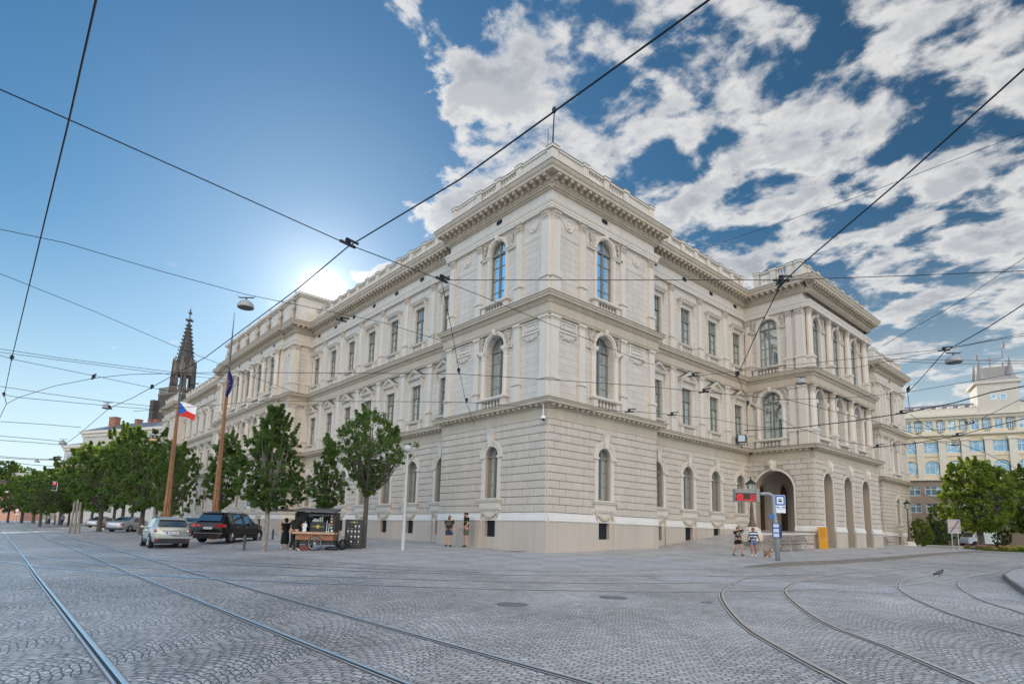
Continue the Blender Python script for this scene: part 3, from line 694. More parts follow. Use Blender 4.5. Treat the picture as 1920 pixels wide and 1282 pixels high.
# ---- pilasters
def pil(h, ped, w_, order, proj=.16):
    mb = MB(SC); hw = w_/2
    mb.box(-hw-.09, hw+.09, 0, proj+.08, 0, .14); mb.box(-hw-.05, hw+.05, 0, proj+.05, .14, ped-.16); mb.box(-hw-.12, hw+.12, 0, proj+.13, ped-.16, ped-.05); mb.box(-hw-.08, hw+.08, 0, proj+.09, ped-.05, ped+.06)
    ct = h-(.60 if order == 'cor' else .22)
    mb.box(-hw, hw, 0, proj, ped+.06, ct)
    if order == 'cor':
        mb.mi = 1
        for k, (z, e) in enumerate(((.0,.02),(.2,.05),(.4,.10))):
            mb.box(-hw-e*.4, hw+e*.4, 0, proj+e*.4, ct+z, ct+z+.2)
            for i in range(3 if k < 2 else 2):
                x = ((i-1)*w_*.36) if k < 2 else ((i-.5)*2*(hw+.02)); mb.ell((x, proj+e, ct+z+.13), (.09, .08, .11), 6, 5)
        mb.mi = 0; mb.box(-hw-.12, hw+.12, 0, proj+.13, h-.09, h)
        mb.box(-hw-.03, hw+.03, 0, proj+.03, ct-.05, ct)
    else:
        mb.box(-hw-.04, hw+.04, 0, proj+.04, ct, ct+.06); mb.box(-hw-.08, hw+.08, 0, proj+.09, ct+.10, h)
        mb.box(-hw, hw, 0, proj, ct+.06, ct+.10)
    return mb.mesh('pilaster', [MTRIM, MREL])
PL3 = pil(5.55, 1.35, .50, 'cor'); PL2 = pil(5.10, 1.42, .50, 'dor'); PL3w = pil(5.55, 1.35, .62, 'cor', .2); PL2w = pil(5.10, 1.42, .62, 'dor', .2)
def column(h, ped, r):
    mb = MB(SC); mb.box(-.34, .34, -.1, .58, 0, .16); mb.box(-.29, .29, -.1, .53, .16, ped-.18); mb.box(-.36, .36, -.1, .60, ped-.18, ped); y = .24
    mb.lathe((0, y, ped), [(r*1.35,0),(r*1.35,.08),(r*1.1,.13),(r*1.2,.2),(r*1.0,.25),(r,1.6),(r*.86,h-ped-.62),(r*1.05,h-ped-.58),(r*.9,h-ped-.54)], 16)
    mb.mi = 1; mb.lathe((0, y, h-.56), [(r*.9,0),(r*1.2,.16),(r*1.0,.18),(r*1.35,.36),(r*1.15,.38),(r*1.6,.48)], 8)
    mb.mi = 0; mb.box(-.33, .33, -.09, .57, h-.09, h)
    return mb.mesh('column', [MTRIM, MREL])
CO3 = column(5.55, 1.35, .24); CO2 = column(5.10, 1.42, .26)
def put(name, me, F, u, n, z): return obj(name, me, palace, F(u, n, z), RZ[id(F)])

# medallion, plaque with swag, frieze vent
mb = MB(SC); mb.lathe((0,0,0), [(.40,0),(.40,.07),(.33,.08),(.31,.03),(.01,.03)], 24, (0,1,0)); mb.ell((.02,.05,.05),(.13,.07,.18)); mb.ell((0,.05,-.14),(.17,.06,.10)); mb.ell((.12,.06,.08),(.05,.05,.05)); MEDAL = mb.mesh('medallion', MTRIM)
mb = MB(SC)
for a, b, c, e in ((-.78,.78,.30,.40),(-.78,.78,-.40,-.30),(-.78,-.68,-.30,.30),(.68,.78,-.30,.30),(-.88,-.78,.25,.45),(.78,.88,.25,.45),(-.88,-.78,-.45,-.25),(.78,.88,-.45,-.25)): mb.box(a,b,0,.07,c,e)
for a, b, c, e in ((-.55,.55,.12,.18),(-.55,.55,-.18,-.12),(-.55,-.49,-.12,.12),(.49,.55,-.12,.12)): mb.box(a,b,0,.05,c,e)
mb.mi = 1
for i in range(15): t = i/14; mb.ell(((t-.5)*1.5, .05, -.58-.22*math.sin(math.pi*t)+.06*math.sin(t*25)), (.075,.06,.06), 6, 4)
PLAQ = mb.mesh('plaque', [MTRIM, MREL])
mb = MB(SC)
for i in range(14):
    t0 = 2*math.pi*i/14; t1 = 2*math.pi*(i+1)/14
    g = lambda t, k: (math.copysign(abs(math.cos(t))**.6, math.cos(t))*.40*k, math.copysign(abs(math.sin(t))**.6, math.sin(t))*.22*k)
    a, b, c, e = g(t0,1), g(t1,1), g(t1,.8), g(t0,.8); mb.poly([(a[0],.012,a[1]),(b[0],.012,b[1]),(c[0],.03,c[1]),(e[0],.03,e[1])]); mb.mi = 1; mb.poly([(0,.006,0),(c[0],.006,c[1]),(e[0],.006,e[1])]); mb.mi = 0
VENT = mb.mesh('vent_opening', [MTRIM, MDARK])

# ---- storey walls -----------------------------------------------------------------------
ZG, ZB, ZT = 8.71, 15.11, 22.97
B1W = 1.24
def storeys(F, u0, u1, n, bays, arched=None, doors=False, low=True, ph=0.0):
    """bays: list of (u, type) with type 'rect' or 'arch'"""
    f1 = []; f2 = []; f3 = []; bs = []; skip = []
    for u, t in bays:
        w1 = B1W if t == 'arch' else 1.45
        f1.append((u, w1, 3.12, 6.39, True)); skip.append((u, w1/2+.20, 3.12-.9, 6.39-w1/2)); bs.append((u, 1.0, .78, 1.78, False))
        if t == 'arch': f2.append((u, 1.8, 9.52, 13.67, True)); f3.append((u, 1.62, 15.88, 20.18, True))
        else: f2.append((u, 1.40, 9.60, 12.52, False)); f3.append((u, 1.36, 16.02, 19.04, False))
    mb = MB(F); wall(mb, u0, u1, n, 2.2, ZG, f1, .28); mb.build('wall', MJOINT, palace, False)
    mb = MB(F); wall(mb, u0, u1, n, -1.5, 2.2, bs, .30)
    mb.build('plinth', MPLI, palace, False)
    mb = MB(F); rustic(mb, u0, u1, n, skip, ph=ph); mb.build('rustication', MRUS, palace)
    mb = MB(F); wall(mb, u0, u1, n, ZG, ZB, f2, .50 if arched else .22); wall(mb, u0, u1, n, ZB, ZT-.3, f3, .22 if arched else .19); mb.build('wall', MWALL, palace, False)
    # plinth: proud dado panels and a sloped pale moulding, interrupted at the basement windows
    mb = MB(F); cur = u0; edges = []
    for u, *_ in sorted(bs): edges.append((cur, u-.86)); cur = u+.86
    edges.append((cur, u1))
    for k, (a, b) in enumerate(edges):
        if b-a < .1: continue
        a2 = a-.16 if (k == 0 and F is FL and a == 0) else (.022 if (k == 0 and F is FRT and a == 0) else a); b2 = b
        mb = MB(F); mb.mi = 0; mb.box(a2, b2, n-.02, n+.16, -1.5, 1.74)
        mb.mi = 1
        pr = [(.20,1.74),(.22,1.80),(.19,1.84),(.17,1.95),(.10,2.12),(.085,2.24)]
        for (na, za), (nb_, zb_) in zip(pr, pr[1:]): mb.poly([(a2-.0,n+na,za),(b2,n+na,za),(b2,n+nb_,zb_),(a2,n+nb_,zb_)])
        mb.poly([(a2,n,1.742),(b2,n,1.742),(b2,n+.20,1.742),(a2,n+.20,1.742)])
        for e in (a2, b2): mb.poly([(e,n,1.74)]+[(e,n+p,z) for p, z in pr]+[(e,n,2.24)])
        mb.build('plinth_panel', [MPLI, MPLM], palace)
    for u, t in bays:
        if t == 'arch':
            put_window('arched_window', A3, F, u, n, 15.88); put_window('arched_window', A2, F, u, n, 9.52)
        else:
            put_window('window', P3, F, u, n, 16.02); put_window('window', P2, F, u, n, 9.60)
        put_window('ground_floor_window', P1 if t == 'arch' else P1w, F, u, n, 3.12)
        o = obj('basement_grille', BW, palace, F(u, n, .78), RZ[id(F)])
        put('vent_opening', VENT, F, u, n+.002, 21.56)
        mb = MB(F); mb.box(u-.86, u-.5, n-.01, n+.05, -1.5, 2.2); mb.box(u+.5, u+.86, n-.01, n+.05, -1.5, 2.2); mb.box(u-.5, u+.5, n-.01, n+.05, 1.78, 2.2); mb.box(u-.5, u+.5, n-.01, n+.05, -1.5, .78); mb.build('basement_surround', MPLI, palace)
def orders(F, n, us, wide=()):
    for u in us:
        wd_ = u in wide; put('pilaster', PL3w if wd_ else PL3, F, u, n, ZB-.12); put('pilaster', PL2w if wd_ else PL2, F, u, n, ZG-.02)
def panel_lines(F, n, spans):
    for a, b in spans:
        for z in (19.10, 12.62): mb = MB(F); mb.box(a, b, n-.01, n+.05, z, z+.09); mb.box(a, b, n-.01, n+.03, z-.10, z-.0); mb.build('string_moulding', MTRIM, palace)

# long front (left), corner pavilion first
storeys(FL, 0, 10.5, 0, [(4.9,'arch')], arched=True)
storeys(FRT, 0, 10.5, 0, [(4.95,'arch')], arched=True, ph=0.5)
for F in (FL, FRT):
    orders(F, 0, [.31, 2.72, 6.75, 9.95], wide=(.31,))
    panel_lines(F, 0, [(.62,2.45),(7.02,9.68)])
    for u in (1.52, 8.35): put('medallion', MEDAL, F, u, 0, 19.93); put('plaque', PLAQ, F, u, 0, 13.38)
recL = [12.25+4.08*k for k in range(7)]
storeys(FL, 10.5, 38.2, -1.27, [(u,'rect') for u in recL], ph=.3)
orders(FL, -1.27, [14.3+4.08*k for k in range(6)])
recR = [12.35+4.06*k for k in range(4)]
storeys(FRT, 10.5, 26.2, -1.27, [(u,'rect') for u in recR], ph=.1)
orders(FRT, -1.27, [14.4+4.06*k for k in range(3)])
panel_lines(FL, -1.27, [(a+.27, a+.55) for a in [14.3+4.08*k for k in range(6)]])
# central block of the long front
cen = [43.9+4.2*k for k in range(5)]
storeys(FL, 38.2, 41.3, .76, [], ph=.2); storeys(FL, 63.3, 66.4, .76, [])
storeys(FL, 41.3, 63.3, 1.05, [(u,'arch') for u in cen], arched=True)
orders(FL, .76, [38.6], wide=(38.6,)); orders(FL, .76, [66.0], wide=(66.0,))
for u in (39.95, 64.65): put('medallion', MEDAL, FL, u, .76, 19.93); put('plaque', PLAQ, FL, u, .76, 13.38)
panel_lines(FL, .76, [(39.0,41.0),(63.6,65.6)])
for k in range(6): put('column', CO3, FL, 41.8+4.2*k, 1.05, ZB-.12); put('column', CO2, FL, 41.8+4.2*k, 1.05, ZG-.02)
# near side of the central block
storeys(FCS, 0, 2.03, 0, [], ph=.4); orders(FCS, 0, [.28, 1.75]); panel_lines(FCS, 0, [(.55,1.45)])
rec2 = [68.3+4.32*k for k in range(7)]
storeys(FL, 66.4, 96.4, -1.27, [(u,'rect') for u in rec2]); orders(FL, -1.27, [70.46+4.32*k for k in range(6)])
storeys(FL, 96.4, 107, 0, [(101.8,'arch')], arched=True); orders(FL, 0, [97.0, 99.6, 103.9, 106.6]); storeys(FFL, 0, 1.27, 0, [])
for u in (98.3, 105.2): put('medallion', MEDAL, FL, u, 0, 19.93)
# right front beyond the porch
recR2 = [43.1+3.9*k for k in range(4)]
storeys(FRT, 41.1, 56.6, -1.27, [(u,'rect') for u in recR2])
storeys(FRT, 56.6, 67.3, 0, [(62.0,'arch')], arched=True, ph=.2); orders(FRT, 0, [57.1, 59.7, 64.3, 66.85]); panel_lines(FRT, 0, [(57.5,59.4),(64.6,66.5)])
for u in (58.4, 65.6): put('medallion', MEDAL, FRT, u, 0, 19.93); put('plaque', PLAQ, FRT, u, 0, 13.38)
storeys(FFS, 0, 1.27, 0, []); orders(FFS, 0, [.3, 1.0])

# ---- the porch ---------------------------------------------------------------------------
PW, PD = 14.9, 5.17        # width along the front, depth from the recess wall
arcs = [28.65, 33.05, 37.45]
NF = 3.9
# ground floor: open arcade with rusticated piers
def arcade(F, u0, u1, n, ops, zfoot, th=.9, ph=0.0, shift=0):
    mb = MB(F)
    wall(mb, u0, u1, n, -1.5, ZG, [(u, w_, z0, zt, True) for u, w_, z0, zt in ops], th); mb.build('wall', MJOINT, palace, False)
    mb = MB(F); wall(mb, u0, u1, n-th, -1.5, ZG, [(u, w_, z0, zt, True) for u, w_, z0, zt in ops], .02); mb.build('inner_wall', MPLI, palace, False)
    mb = MB(F); rustic(mb, u0, u1, n, [(u, w_/2+.16, z0, zt-w_/2) for u, w_, z0, zt in ops], ph=ph, shift=shift); mb.build('rustication', MRUS, palace)
    for u, w_, z0, zt in ops:
        mb = MB(F); r = w_/2; zs = zt-r; T0 = mb.T; mb.T = lambda x, y, z, u=u: F(u+x, n+y, z)
        arch_band(mb, r, r+.17, zs, 0, .085, 20)
        for s in (-1, 1): mb.box(min(s*r, s*(r+.17)), max(s*r, s*(r+.17)), 0, .085, 2.24, zs)
        k = [(-.20, zt-.04), (.20, zt-.04), (.36, 7.62), (-.36, 7.62)]; mb.poly([(x, .30, z) for x, z in k])
        for i in range(4): a, b = k[i], k[(i+1) % 4]; mb.poly([(a[0],0,a[1]),(b[0],0,b[1]),(b[0],.30,b[1]),(a[0],.30,a[1])])
        mb.ell((0, .36, zt+.55), (.22,.18,.34)); mb.ell((0,.40,zt+.2), (.14,.14,.2)); mb.T = T0
        mb.build('arch_moulding', MTRIM, palace)
    mb = MB(F); cur = u0; sp = []
    for u, w_, z0, zt in sorted(ops): sp.append((cur, u-w_/2)); cur = u+w_/2
    sp.append((cur, u1))
    for a, b in sp:
        mb = MB(F); mb.mi = 0; mb.box(a, b, n-.02, n+.16, -1.5, 1.74); mb.mi = 1; pr = [(.20,1.74),(.22,1.80),(.19,1.84),(.17,1.95),(.10,2.12),(.085,2.24)]
        for (na, za), (nb_, zb_) in zip(pr, pr[1:]): mb.poly([(a,n+na,za),(b,n+na,za),(b,n+nb_,zb_),(a,n+nb_,zb_)])
        for e in (a, b): mb.poly([(e,n,1.74)]+[(e,n+p,z) for p, z in pr]+[(e,n,2.24)])
        mb.build('plinth_panel', [MPLI, MPLM], palace)
arcade(FRT, 26.2, 41.1, NF+.35, [(u, 1.95, .35, 6.60) for u in arcs], 0, th=1.0, ph=.2)
arcade(FPS, 0, PD+.35, 0, [(2.15, 3.30, 1.55, 6.82)], 0, th=.8, ph=.4, shift=1)
mb = MB(FRT); mb.poly([(26.2,-1.27,1.55),(41.1,-1.27,1.55),(41.1,NF-.7,1.55),(26.2,NF-.7,1.55)]); mb.poly([(26.2,-1.27,7.7),(41.1,-1.27,7.7),(41.1,NF,7.7),(26.2,NF,7.7)]); mb.build('porch_floor', MPLI, palace, False)
mb = MB(FRT); wall(mb, 26.2, 41.1, -1.2, 1.55, 7.7, [(28.6,1.7,1.55,5.9,True),(33.05,2.2,1.55,6.3,True),(37.5,1.7,1.55,5.9,True)], .4); mb.poly([(40.2,-1.2,1.55),(40.2,3.2,1.55),(40.2,3.2,7.7),(40.2,-1.2,7.7)])
mb.build('inner_wall', MPLI, palace, False)
MDOOR = mat('dark_oak_door', (0.075,0.035,0.018), 0.45, var=0.3, vs=5, bump=0.2, bs=30)
for uc, w_, h in ((28.6,1.7,4.35),(33.05,2.2,4.75),(37.5,1.7,4.35)):
    mb = MB(FRT); P = [(uc-w_/2,1.55)]+arcpts(uc, w_/2, 1.55+h-w_/2)+[(uc+w_/2,1.55)]; mb.poly([(a,-1.55,z) for a, z in P])
    for s in (-1, 1):
        for zz_ in (1.75, 3.1): mb.box(uc+s*w_/4-w_/4*.7, uc+s*w_/4+w_/4*.7, -1.55, -1.49, zz_, zz_+1.15)
    mb.build('door', MDOOR, palace)
# far side of the vestibule: dark arched doorway
mb = MB(); T_ = lambda a, z: (a*S, 40.15*S, z*S)
mb.poly([T_(a, z) for a, z in [(.1,1.55)]+arcpts(.95,.85,5.1)+[(1.8,1.55)]]); mb.build('door', MDOOR, palace)
# upper floors of the porch
for F, u0, u1, n, ops in ((FRT, 26.2, 41.1, NF, arcs), (FPS, 0, PD, 0, [2.15])):
    side = F is FPS; w_ = 1.8; mb = MB(F)
    wall(mb, u0, u1, n, ZG, ZB, [(u, w_, 9.52, 13.67, True) for u in ops], .50); wall(mb, u0, u1, n, ZB, ZT-.3, [(u, 1.62, 15.88, 20.18, True) for u in ops], .22); mb.build('wall', MWALL, palace, False)
    for u in ops: put_window('arched_window', A3 if side else A3n, F, u, n, 15.88); put_window('arched_window', A2 if side else A2n, F, u, n, 9.52)
    if side: orders(F, n, [.35, 4.0, 4.86], wide=(4.86,))
    else:
        for u in (26.75, 30.85, 35.25, 39.65): put('column', CO3, F, u, n, ZB-.12); put('column', CO2, F, u, n, ZG-.02)
        orders(F, n, [40.8])

# ---- mouldings swept round the plan --------------------------------------------------------
PLAN = [(-107,30),(-107,0),(-96.4,0),(-96.4,1.27),(-66.4,1.27),(-66.4,-.76),(-63.3,-.76),(-63.3,-1.05),(-41.3,-1.05),(-41.3,-.76),(-38.2,-.76),(-38.2,1.27),(-10.5,1.27),(-10.5,0),(0,0),
 (0,10.5),(-1.27,10.5),(-1.27,26.2),(3.9,26.2),(3.9,26.35),(4.25,26.35),(4.25,40.9),(3.9,40.9),(3.9,41.1),(-1.27,41.1),(-1.27,56.6),(0,56.6),(0,67.3),(-30,67.3)]
def offs(d):
    out = []
    for i, p in enumerate(PLAN):
        ns = []
        for a, b in ((i-1, i), (i, i+1)):
            if a < 0 or b >= len(PLAN): continue
            dx_, dy_ = PLAN[b][0]-PLAN[a][0], PLAN[b][1]-PLAN[a][1]; L = math.hypot(dx_, dy_); ns.append((dy_/L, -dx_/L))
        if len(ns) == 1: nx, ny = ns[0]
        else: nx = ns[0][0]+ns[1][0] if abs(ns[0][0]-ns[1][0]) > .5 else ns[0][0]; ny = ns[0][1]+ns[1][1] if abs(ns[0][1]-ns[1][1]) > .5 else ns[0][1]
        out.append((p[0]+nx*d, p[1]+ny*d))
    return out
def sweep(prof, m, name):
    mb = MB(); rows = [[mb.pt((x*S, y*S, z*S)) for x, y in offs(d)] for d, z in prof]
    for a, b in zip(rows, rows[1:]):
        for i in range(len(a)-1): mb.face((a[i], a[i+1], b[i+1], b[i]))
    return mb.build(name, m, palace, False)
sweep([(0,7.62),(.10,7.62),(.10,7.70),(.06,7.74),(.06,8.24),(.14,8.28),(.14,8.32),(.16,8.46),(.52,8.46),(.55,8.50),(.55,8.60),(.62,8.66),(.62,8.72),(0,8.86)], MCORN, 'cornice')
sweep([(0,13.82),(.20,13.82),(.20,13.92),(.24,13.94),(.24,14.04),(.18,14.08),(.18,14.52),(.22,14.56),(.22,14.72),(.27,14.72),(.30,14.80),(.46,14.84),(.46,14.95),(.52,15.0),(.54,15.11),(0,15.24)], MCORN, 'cornice')
sweep([(0,20.52),(.20,20.52),(.20,20.66),(.23,20.68),(.23,20.82),(.27,20.86),(.32,21.0),(.32,21.06),(0,21.07)], MTRIM, 'architrave')
sweep([(0,21.78),(.14,21.82),(.14,21.86),(.16,22.08),(.24,22.12),(.26,22.20),(.26,22.52),(.78,22.52),(.80,22.56),(.80,22.72),(.86,22.76),(.92,22.90),(.94,22.99),(.1,23.12),(-.6,23.2)], MCORN, 'cornice')
sweep([(.615,8.725),(.645,8.725),(.645,8.755),(0,8.90)], MFLASH, 'ledge_flashing')
sweep([(.535,15.115),(.565,15.115),(.565,15.145),(0,15.28)], MFLASH, 'ledge_flashing')
sweep([(.935,22.995),(.965,22.995),(.965,23.03),(.1,23.16)], MFLASH, 'ledge_flashing')
def along(u_gap, d, fn, lo=.12):
    """call fn at even spacing on every straight run of the plan offset by d"""
    P = offs(d)
    for i, (a, b) in enumerate(zip(P, P[1:])):
        dx_, dy_ = b[0]-a[0], b[1]-a[1]; L = math.hypot(dx_, dy_)
        if L < .25: continue
        ux, uy = dx_/L, dy_/L; n = max(1, round((L-2*lo)/u_gap))
        for k in range(n+1): t = lo+(L-2*lo)*k/n; fn(lambda u, q, z, a=a, ux=ux, uy=uy, t=t: ((a[0]+ux*(t+u)+uy*q)*S, (a[1]+uy*(t+u)-ux*q)*S, z*S))
mb = MB()
def dent(T): mb.T = T; mb.box(-.045,.045,-.01,.10,21.90,22.06)
along(.165, .155, dent); mb.build('dentil_course', MCORN, palace, False)
mb = MB()
def modi(T): mb.T = T; mb.box(-.11,.11,-.02,.48,22.36,22.515); mb.box(-.09,.09,-.02,.24,22.22,22.36)
along(.56, .26, modi, .2); mb.build('modillion_course', MCORN, palace, False)
mb = MB()
def dent2(T): mb.T = T; mb.box(-.04,.04,-.01,.07,14.58,14.70)
along(.15, .22, dent2); mb.build('dentil_course', MCORN, palace, False)
mb = MB()
def modg(T): mb.T = T; mb.box(-.10,.10,-.02,.30,8.34,8.455)
along(.50, .15, modg, .2); mb.build('modillion_course', MCORN, palace, False)

# ---- roof parapet ---------------------------------------------------------------------------
ZP0, ZP1 = 23.1, 24.72
def parapet(F, u0, u1, n, pattern):
    """pattern: list of (from, to, 'solid'|'bal'); piers at every boundary"""
    mb = MB(F); mb.box(u0, u1, n-.34, n-.04, ZP0, ZP0+.45); cuts = sorted({a for a, b, t in pattern}|{b for a, b, t in pattern})
    for a, b, t in pattern:
        if t == 'solid': mb.box(a, b, n-.28, n-.08, ZP0+.45, ZP1-.14)
        else:
            k = max(3, round((b-a-.45)/.27))
            for i in range(k): T0 = mb.T; baluster(mb, a+.24+(b-a-.48)*(i+.5)/k, n-.19, ZP0+.45, ZP1-.14-ZP0-.45, .095, 7)
    for c in cuts:
        c2 = min(max(c, u0+.24), u1-.24); mb.box(c2-.24, c2+.24, n-.38, n+.02, ZP0, ZP1-.1); mb.box(c2-.31, c2+.31, n-.46, n+.09, ZP1-.1, ZP1+.08)
    mb.box(u0, u1, n-.36, n-.0, ZP1-.14, ZP1-.003)
    mb.mi = 1; mb.box(u0, u1, n-.38, n+.03, ZP1-.003, ZP1+.03)
    for c in cuts: c2 = min(max(c, u0+.24), u1-.24); mb.box(c2-.33, c2+.33, n-.48, n+.11, ZP1+.08, ZP1+.115)
    mb.build('parapet', [MTRIM, MFLASH], palace)
def pat_corner(u0, u1): L = u1-u0; return [(u0,u0+3.1,'solid'),(u0+3.1,u0+5.2,'bal'),(u0+5.2,u0+7.3,'bal'),(u0+7.3,u1,'solid')]
def pat_bays(u0, u1, k): s = (u1-u0)/k; return [(u0+s*i, u0+s*(i+1), 'bal') for i in range(k)]
parapet(FL, 0, 10.5, 0, pat_corner(0,10.5)); parapet(FRT, 0, 10.5, 0, pat_corner(0,10.5))
parapet(FL, 10.5, 38.2, -1.27, pat_bays(10.5,38.2,14)); parapet(FRT, 10.5, 26.2, -1.27, pat_bays(10.5,26.2,8))
parapet(FL, 66.4, 96.4, -1.27, pat_bays(66.4,96.4,14)); parapet(FL, 96.4, 107, 0, pat_corner(96.4,107))
parapet(FPS, 1.0, PD, 0, [(1.0,2.75,'bal'),(2.75,4.2,'bal'),(4.2,PD,'solid')]); parapet(FRT, 26.2, 41.1, NF, [(26.2,28,'solid')]+pat_bays(28,39.3,6)+[(39.3,41.1,'solid')])
parapet(FRT, 41.1, 56.6, -1.27, pat_bays(41.1,56.6,8)); parapet(FRT, 56.6, 67.3, 0, [(56.6,60,'solid'),(60,64,'bal'),(64,67.3,'solid')]); parapet(FFS, -3, 1.27, 0, [(-3,1.27,'solid')])
# return of the corner pavilions above the recess
for F, u in ((FL,10.5),(FRT,10.5)):
    mb = MB(F); mb.box(u-.36, u, -2.6, -.46, ZP0, ZP1-.14); mb.box(u-.40, u+.04, -2.6, -.46, ZP1-.139, ZP1); mb.build('parapet', MTRIM, palace)
# attic over the central block with standing figures
mb = MB(FL); a0, a1 = 38.9, 65.7
mb.box(a0, a1, -6, .30, 23.1, 26.3); mb.box(a0-.2, a1+.2, -6.2, .50, 26.3, 26.45); mb.box(a0-.38, a1+.38, -6.4, .68, 26.45, 26.75); mb.box(a0+.5, a1-.5, -5.9, .05, 26.75, 26.95)
mb.box(37.9, 41.0, -6, -.05, 23.12, 24.3)
for k in range(7): u = 40.3+4.0*k; mb.box(u-.45, u+.45, .28, .62, 23.1, 23.7)
mb.build('attic', MTRIM, palace)
mb = MB(SC)
mb.ell((0,.28,.45),(.26,.22,.5),10,7); mb.ell((0,.30,1.25),(.25,.20,.55),10,8); mb.ell((0,.30,1.75),(.30,.19,.28),10,7); mb.ell((0,.34,2.22),(.15,.17,.2),9,7); mb.tube([(0,.3,1.9),(0,.32,2.15)],[.10,.09],8)
mb.tube([(-.28,.3,1.85),(-.38,.36,1.45),(-.18,.5,1.2)],[.09,.08,.06],7); mb.tube([(.28,.3,1.85),(.40,.32,1.5),(.36,.42,1.1)],[.09,.08,.06],7); mb.tube([(.1,.42,.05),(.14,.46,.6),(.12,.42,1.2)],[.15,.16,.12],8); mb.tube([(-.14,.36,.05),(-.12,.40,.6),(-.1,.38,1.2)],[.14,.15,.12],8)
mb.box(-.28,.28,0,.55,2.42,2.6)
STAT = mb.mesh('statue', MREL)
for k in range(7): put('statue', STAT, FL, 40.3+4.0*k, .28, 23.7)
mb = MB(SC); mb.box(-.16,.16,-.2,.12,0,.25); mb.lathe((0,-.04,.25),[(.10,0),(.17,.1),(.15,.25),(.05,.34)],8); ACR = mb.mesh('acroterion', MTRIM)
for k in range(7): put('acroterion', ACR, FL, 40.3+4.0*k, .4, 26.75)
# roofs close the top of the block
mb = MB(); q = lambda *p: [(x*S, y*S, z*S) for x, y, z in p]
mb.poly(q((-106.6,1.6,23.1),(-1.6,1.6,23.1),(-1.6,18,23.6),(-106.6,18,23.6))); mb.poly(q((-18,1.6,23.3),(-1.6,1.6,23.3),(-1.6,67,23.3),(-18,67,23.3)))
mb.poly(q((-1.4,26.4,23.2),(3.6,26.4,23.2),(3.6,40.9,23.2),(-1.4,40.9,23.2))); mb.poly(q((-107,18,-2),(-18,18,-2),(-18,18,23.9),(-107,18,23.9))); mb.poly(q((-18,18,-2),(-18,67,-2),(-18,67,23.9),(-18,18,23.9)))
mb.poly(q((-66.4,1.3,0),(-66.4,-.7,0),(-66.4,-.7,23),(-66.4,1.3,23))); mb.poly(q((-10.5,0,0),(-10.5,1.27,0),(-10.5,1.27,23),(-10.5,0,23))); mb.poly(q((0,10.5,0),(-1.27,10.5,0),(-1.27,10.5,23),(0,10.5,23)))
mb.poly(q((-107,0,-2),(-107,18,-2),(-107,18,23.9),(-107,0,23.1))); mb.poly(q((-18,67.3,-2),(0,67.3,-2),(0,67.3,23.1),(-18,67.3,23.9))); mb.poly(q((3.9,41.1,-2),(-1.27,41.1,-2),(-1.27,41.1,23.1),(3.9,41.1,23.1)))
mb.build('roof', [MROOF], palace, False)
for xx in (-63.3,-41.3): mb = MB(); mb.box(xx*S-.01, xx*S+.01, -1.06*S, -.72*S, -1, 22.8*S); mb.build('corner_return', MTRIM, palace)
mb = MB(); mb.box(3.86*S, 4.25*S, 41.1*S-.012, 41.1*S+.012, -1, 8.7*S); mb.build('corner_return', MTRIM, palace)
# lightning mast and thin rod on the corner, security camera under the cornice
MSTEEL = mat('galvanised_steel', (0.42,0.43,0.44), 0.45, 0.7, var=0.1, vs=4)
MBLK = mat('black_metal', (0.02,0.02,0.022), 0.5, 0.3)
mb = MB(); mb.tube([(-.25,.25,24.8*S),(-.22,.30,24.8*S+2.1)],[.045,.03],8); mb.ell((-.22,.30,24.8*S+2.25),(.13,.13,.20),8,6); mb.build('roof_mast', MBLK, palace)
mb = MB(); mb.tube([(-.45,.1,24.8*S),(-.45,.1,24.8*S+1.15)],.014,5); mb.build('roof_mast', MBLK, palace)
MWHITE = mat('white_plastic', (0.75,0.76,0.77), 0.4)
cctv = thing('security_camera', 'white dome security camera hanging at the building corner', 'camera', (-.02*S,-.30,7.58*S))
mb = MB(); mb.tube([(0,0,.75),(0,0,.08)],.028,8); mb.lathe((0,0,-.06),[(.13,0),(.15,.05),(.12,.14),(.05,.17)],14); mb.build('bracket', MWHITE, cctv); mb = MB(); mb.ell((0,0,-.06),(.09,.09,.09),10,8); mb.build('lens_dome', MBLK, cctv)

# ---- low ramp wall before the porch
# ================================================================ RAMP AND LOW WALL BEFORE THE PORCH
WX = 4.0*S; WY0 = at_x(1425, 1031, WX).y; WY1 = 26.0*S
def ramp_h(x, y):
    t = min(1, max(0, (y-9.2)/(26.2*S-9.2))); k = 1 if x < 0.4 else (max(0, 1-(x-0.4)/(WX-0.4-.1)) if y < WY0 else 1)
    return G(x, y)+0.006+(1.20*t**0.9)*(k*k*(3-2*k) if y < WY0+.2 else 1)
mb = MB(); g = {}
nx_, ny_ = 14, 40
for i in range(nx_+1):
    for j in range(ny_+1): x = -1.6+(WX-.05+1.6)*i/nx_; y = 9.2+(WY1+.3-9.2)*j/ny_; g[i, j] = mb.pt((x, y, ramp_h(x, y)+.01))
for i in range(nx_):
    for j in range(ny_): mb.face((g[i,j], g[i+1,j], g[i+1,j+1], g[i,j+1]))
struct(mb.build('ramp', MCOB, recalc=False))
rw = thing('ramp_wall', 'low stone wall flanking the ramp beside the porch', 'wall', (WX, WY0, G(WX, WY0)))
mb = MB(); gz = G(WX, WY0); L_ = WY1-WY0
for j in range(6): a = L_*j/6; b = L_*(j+1)/6-.01; mb.box(-.17, .17, a, b, -.4, 1.05+.10*j/6)
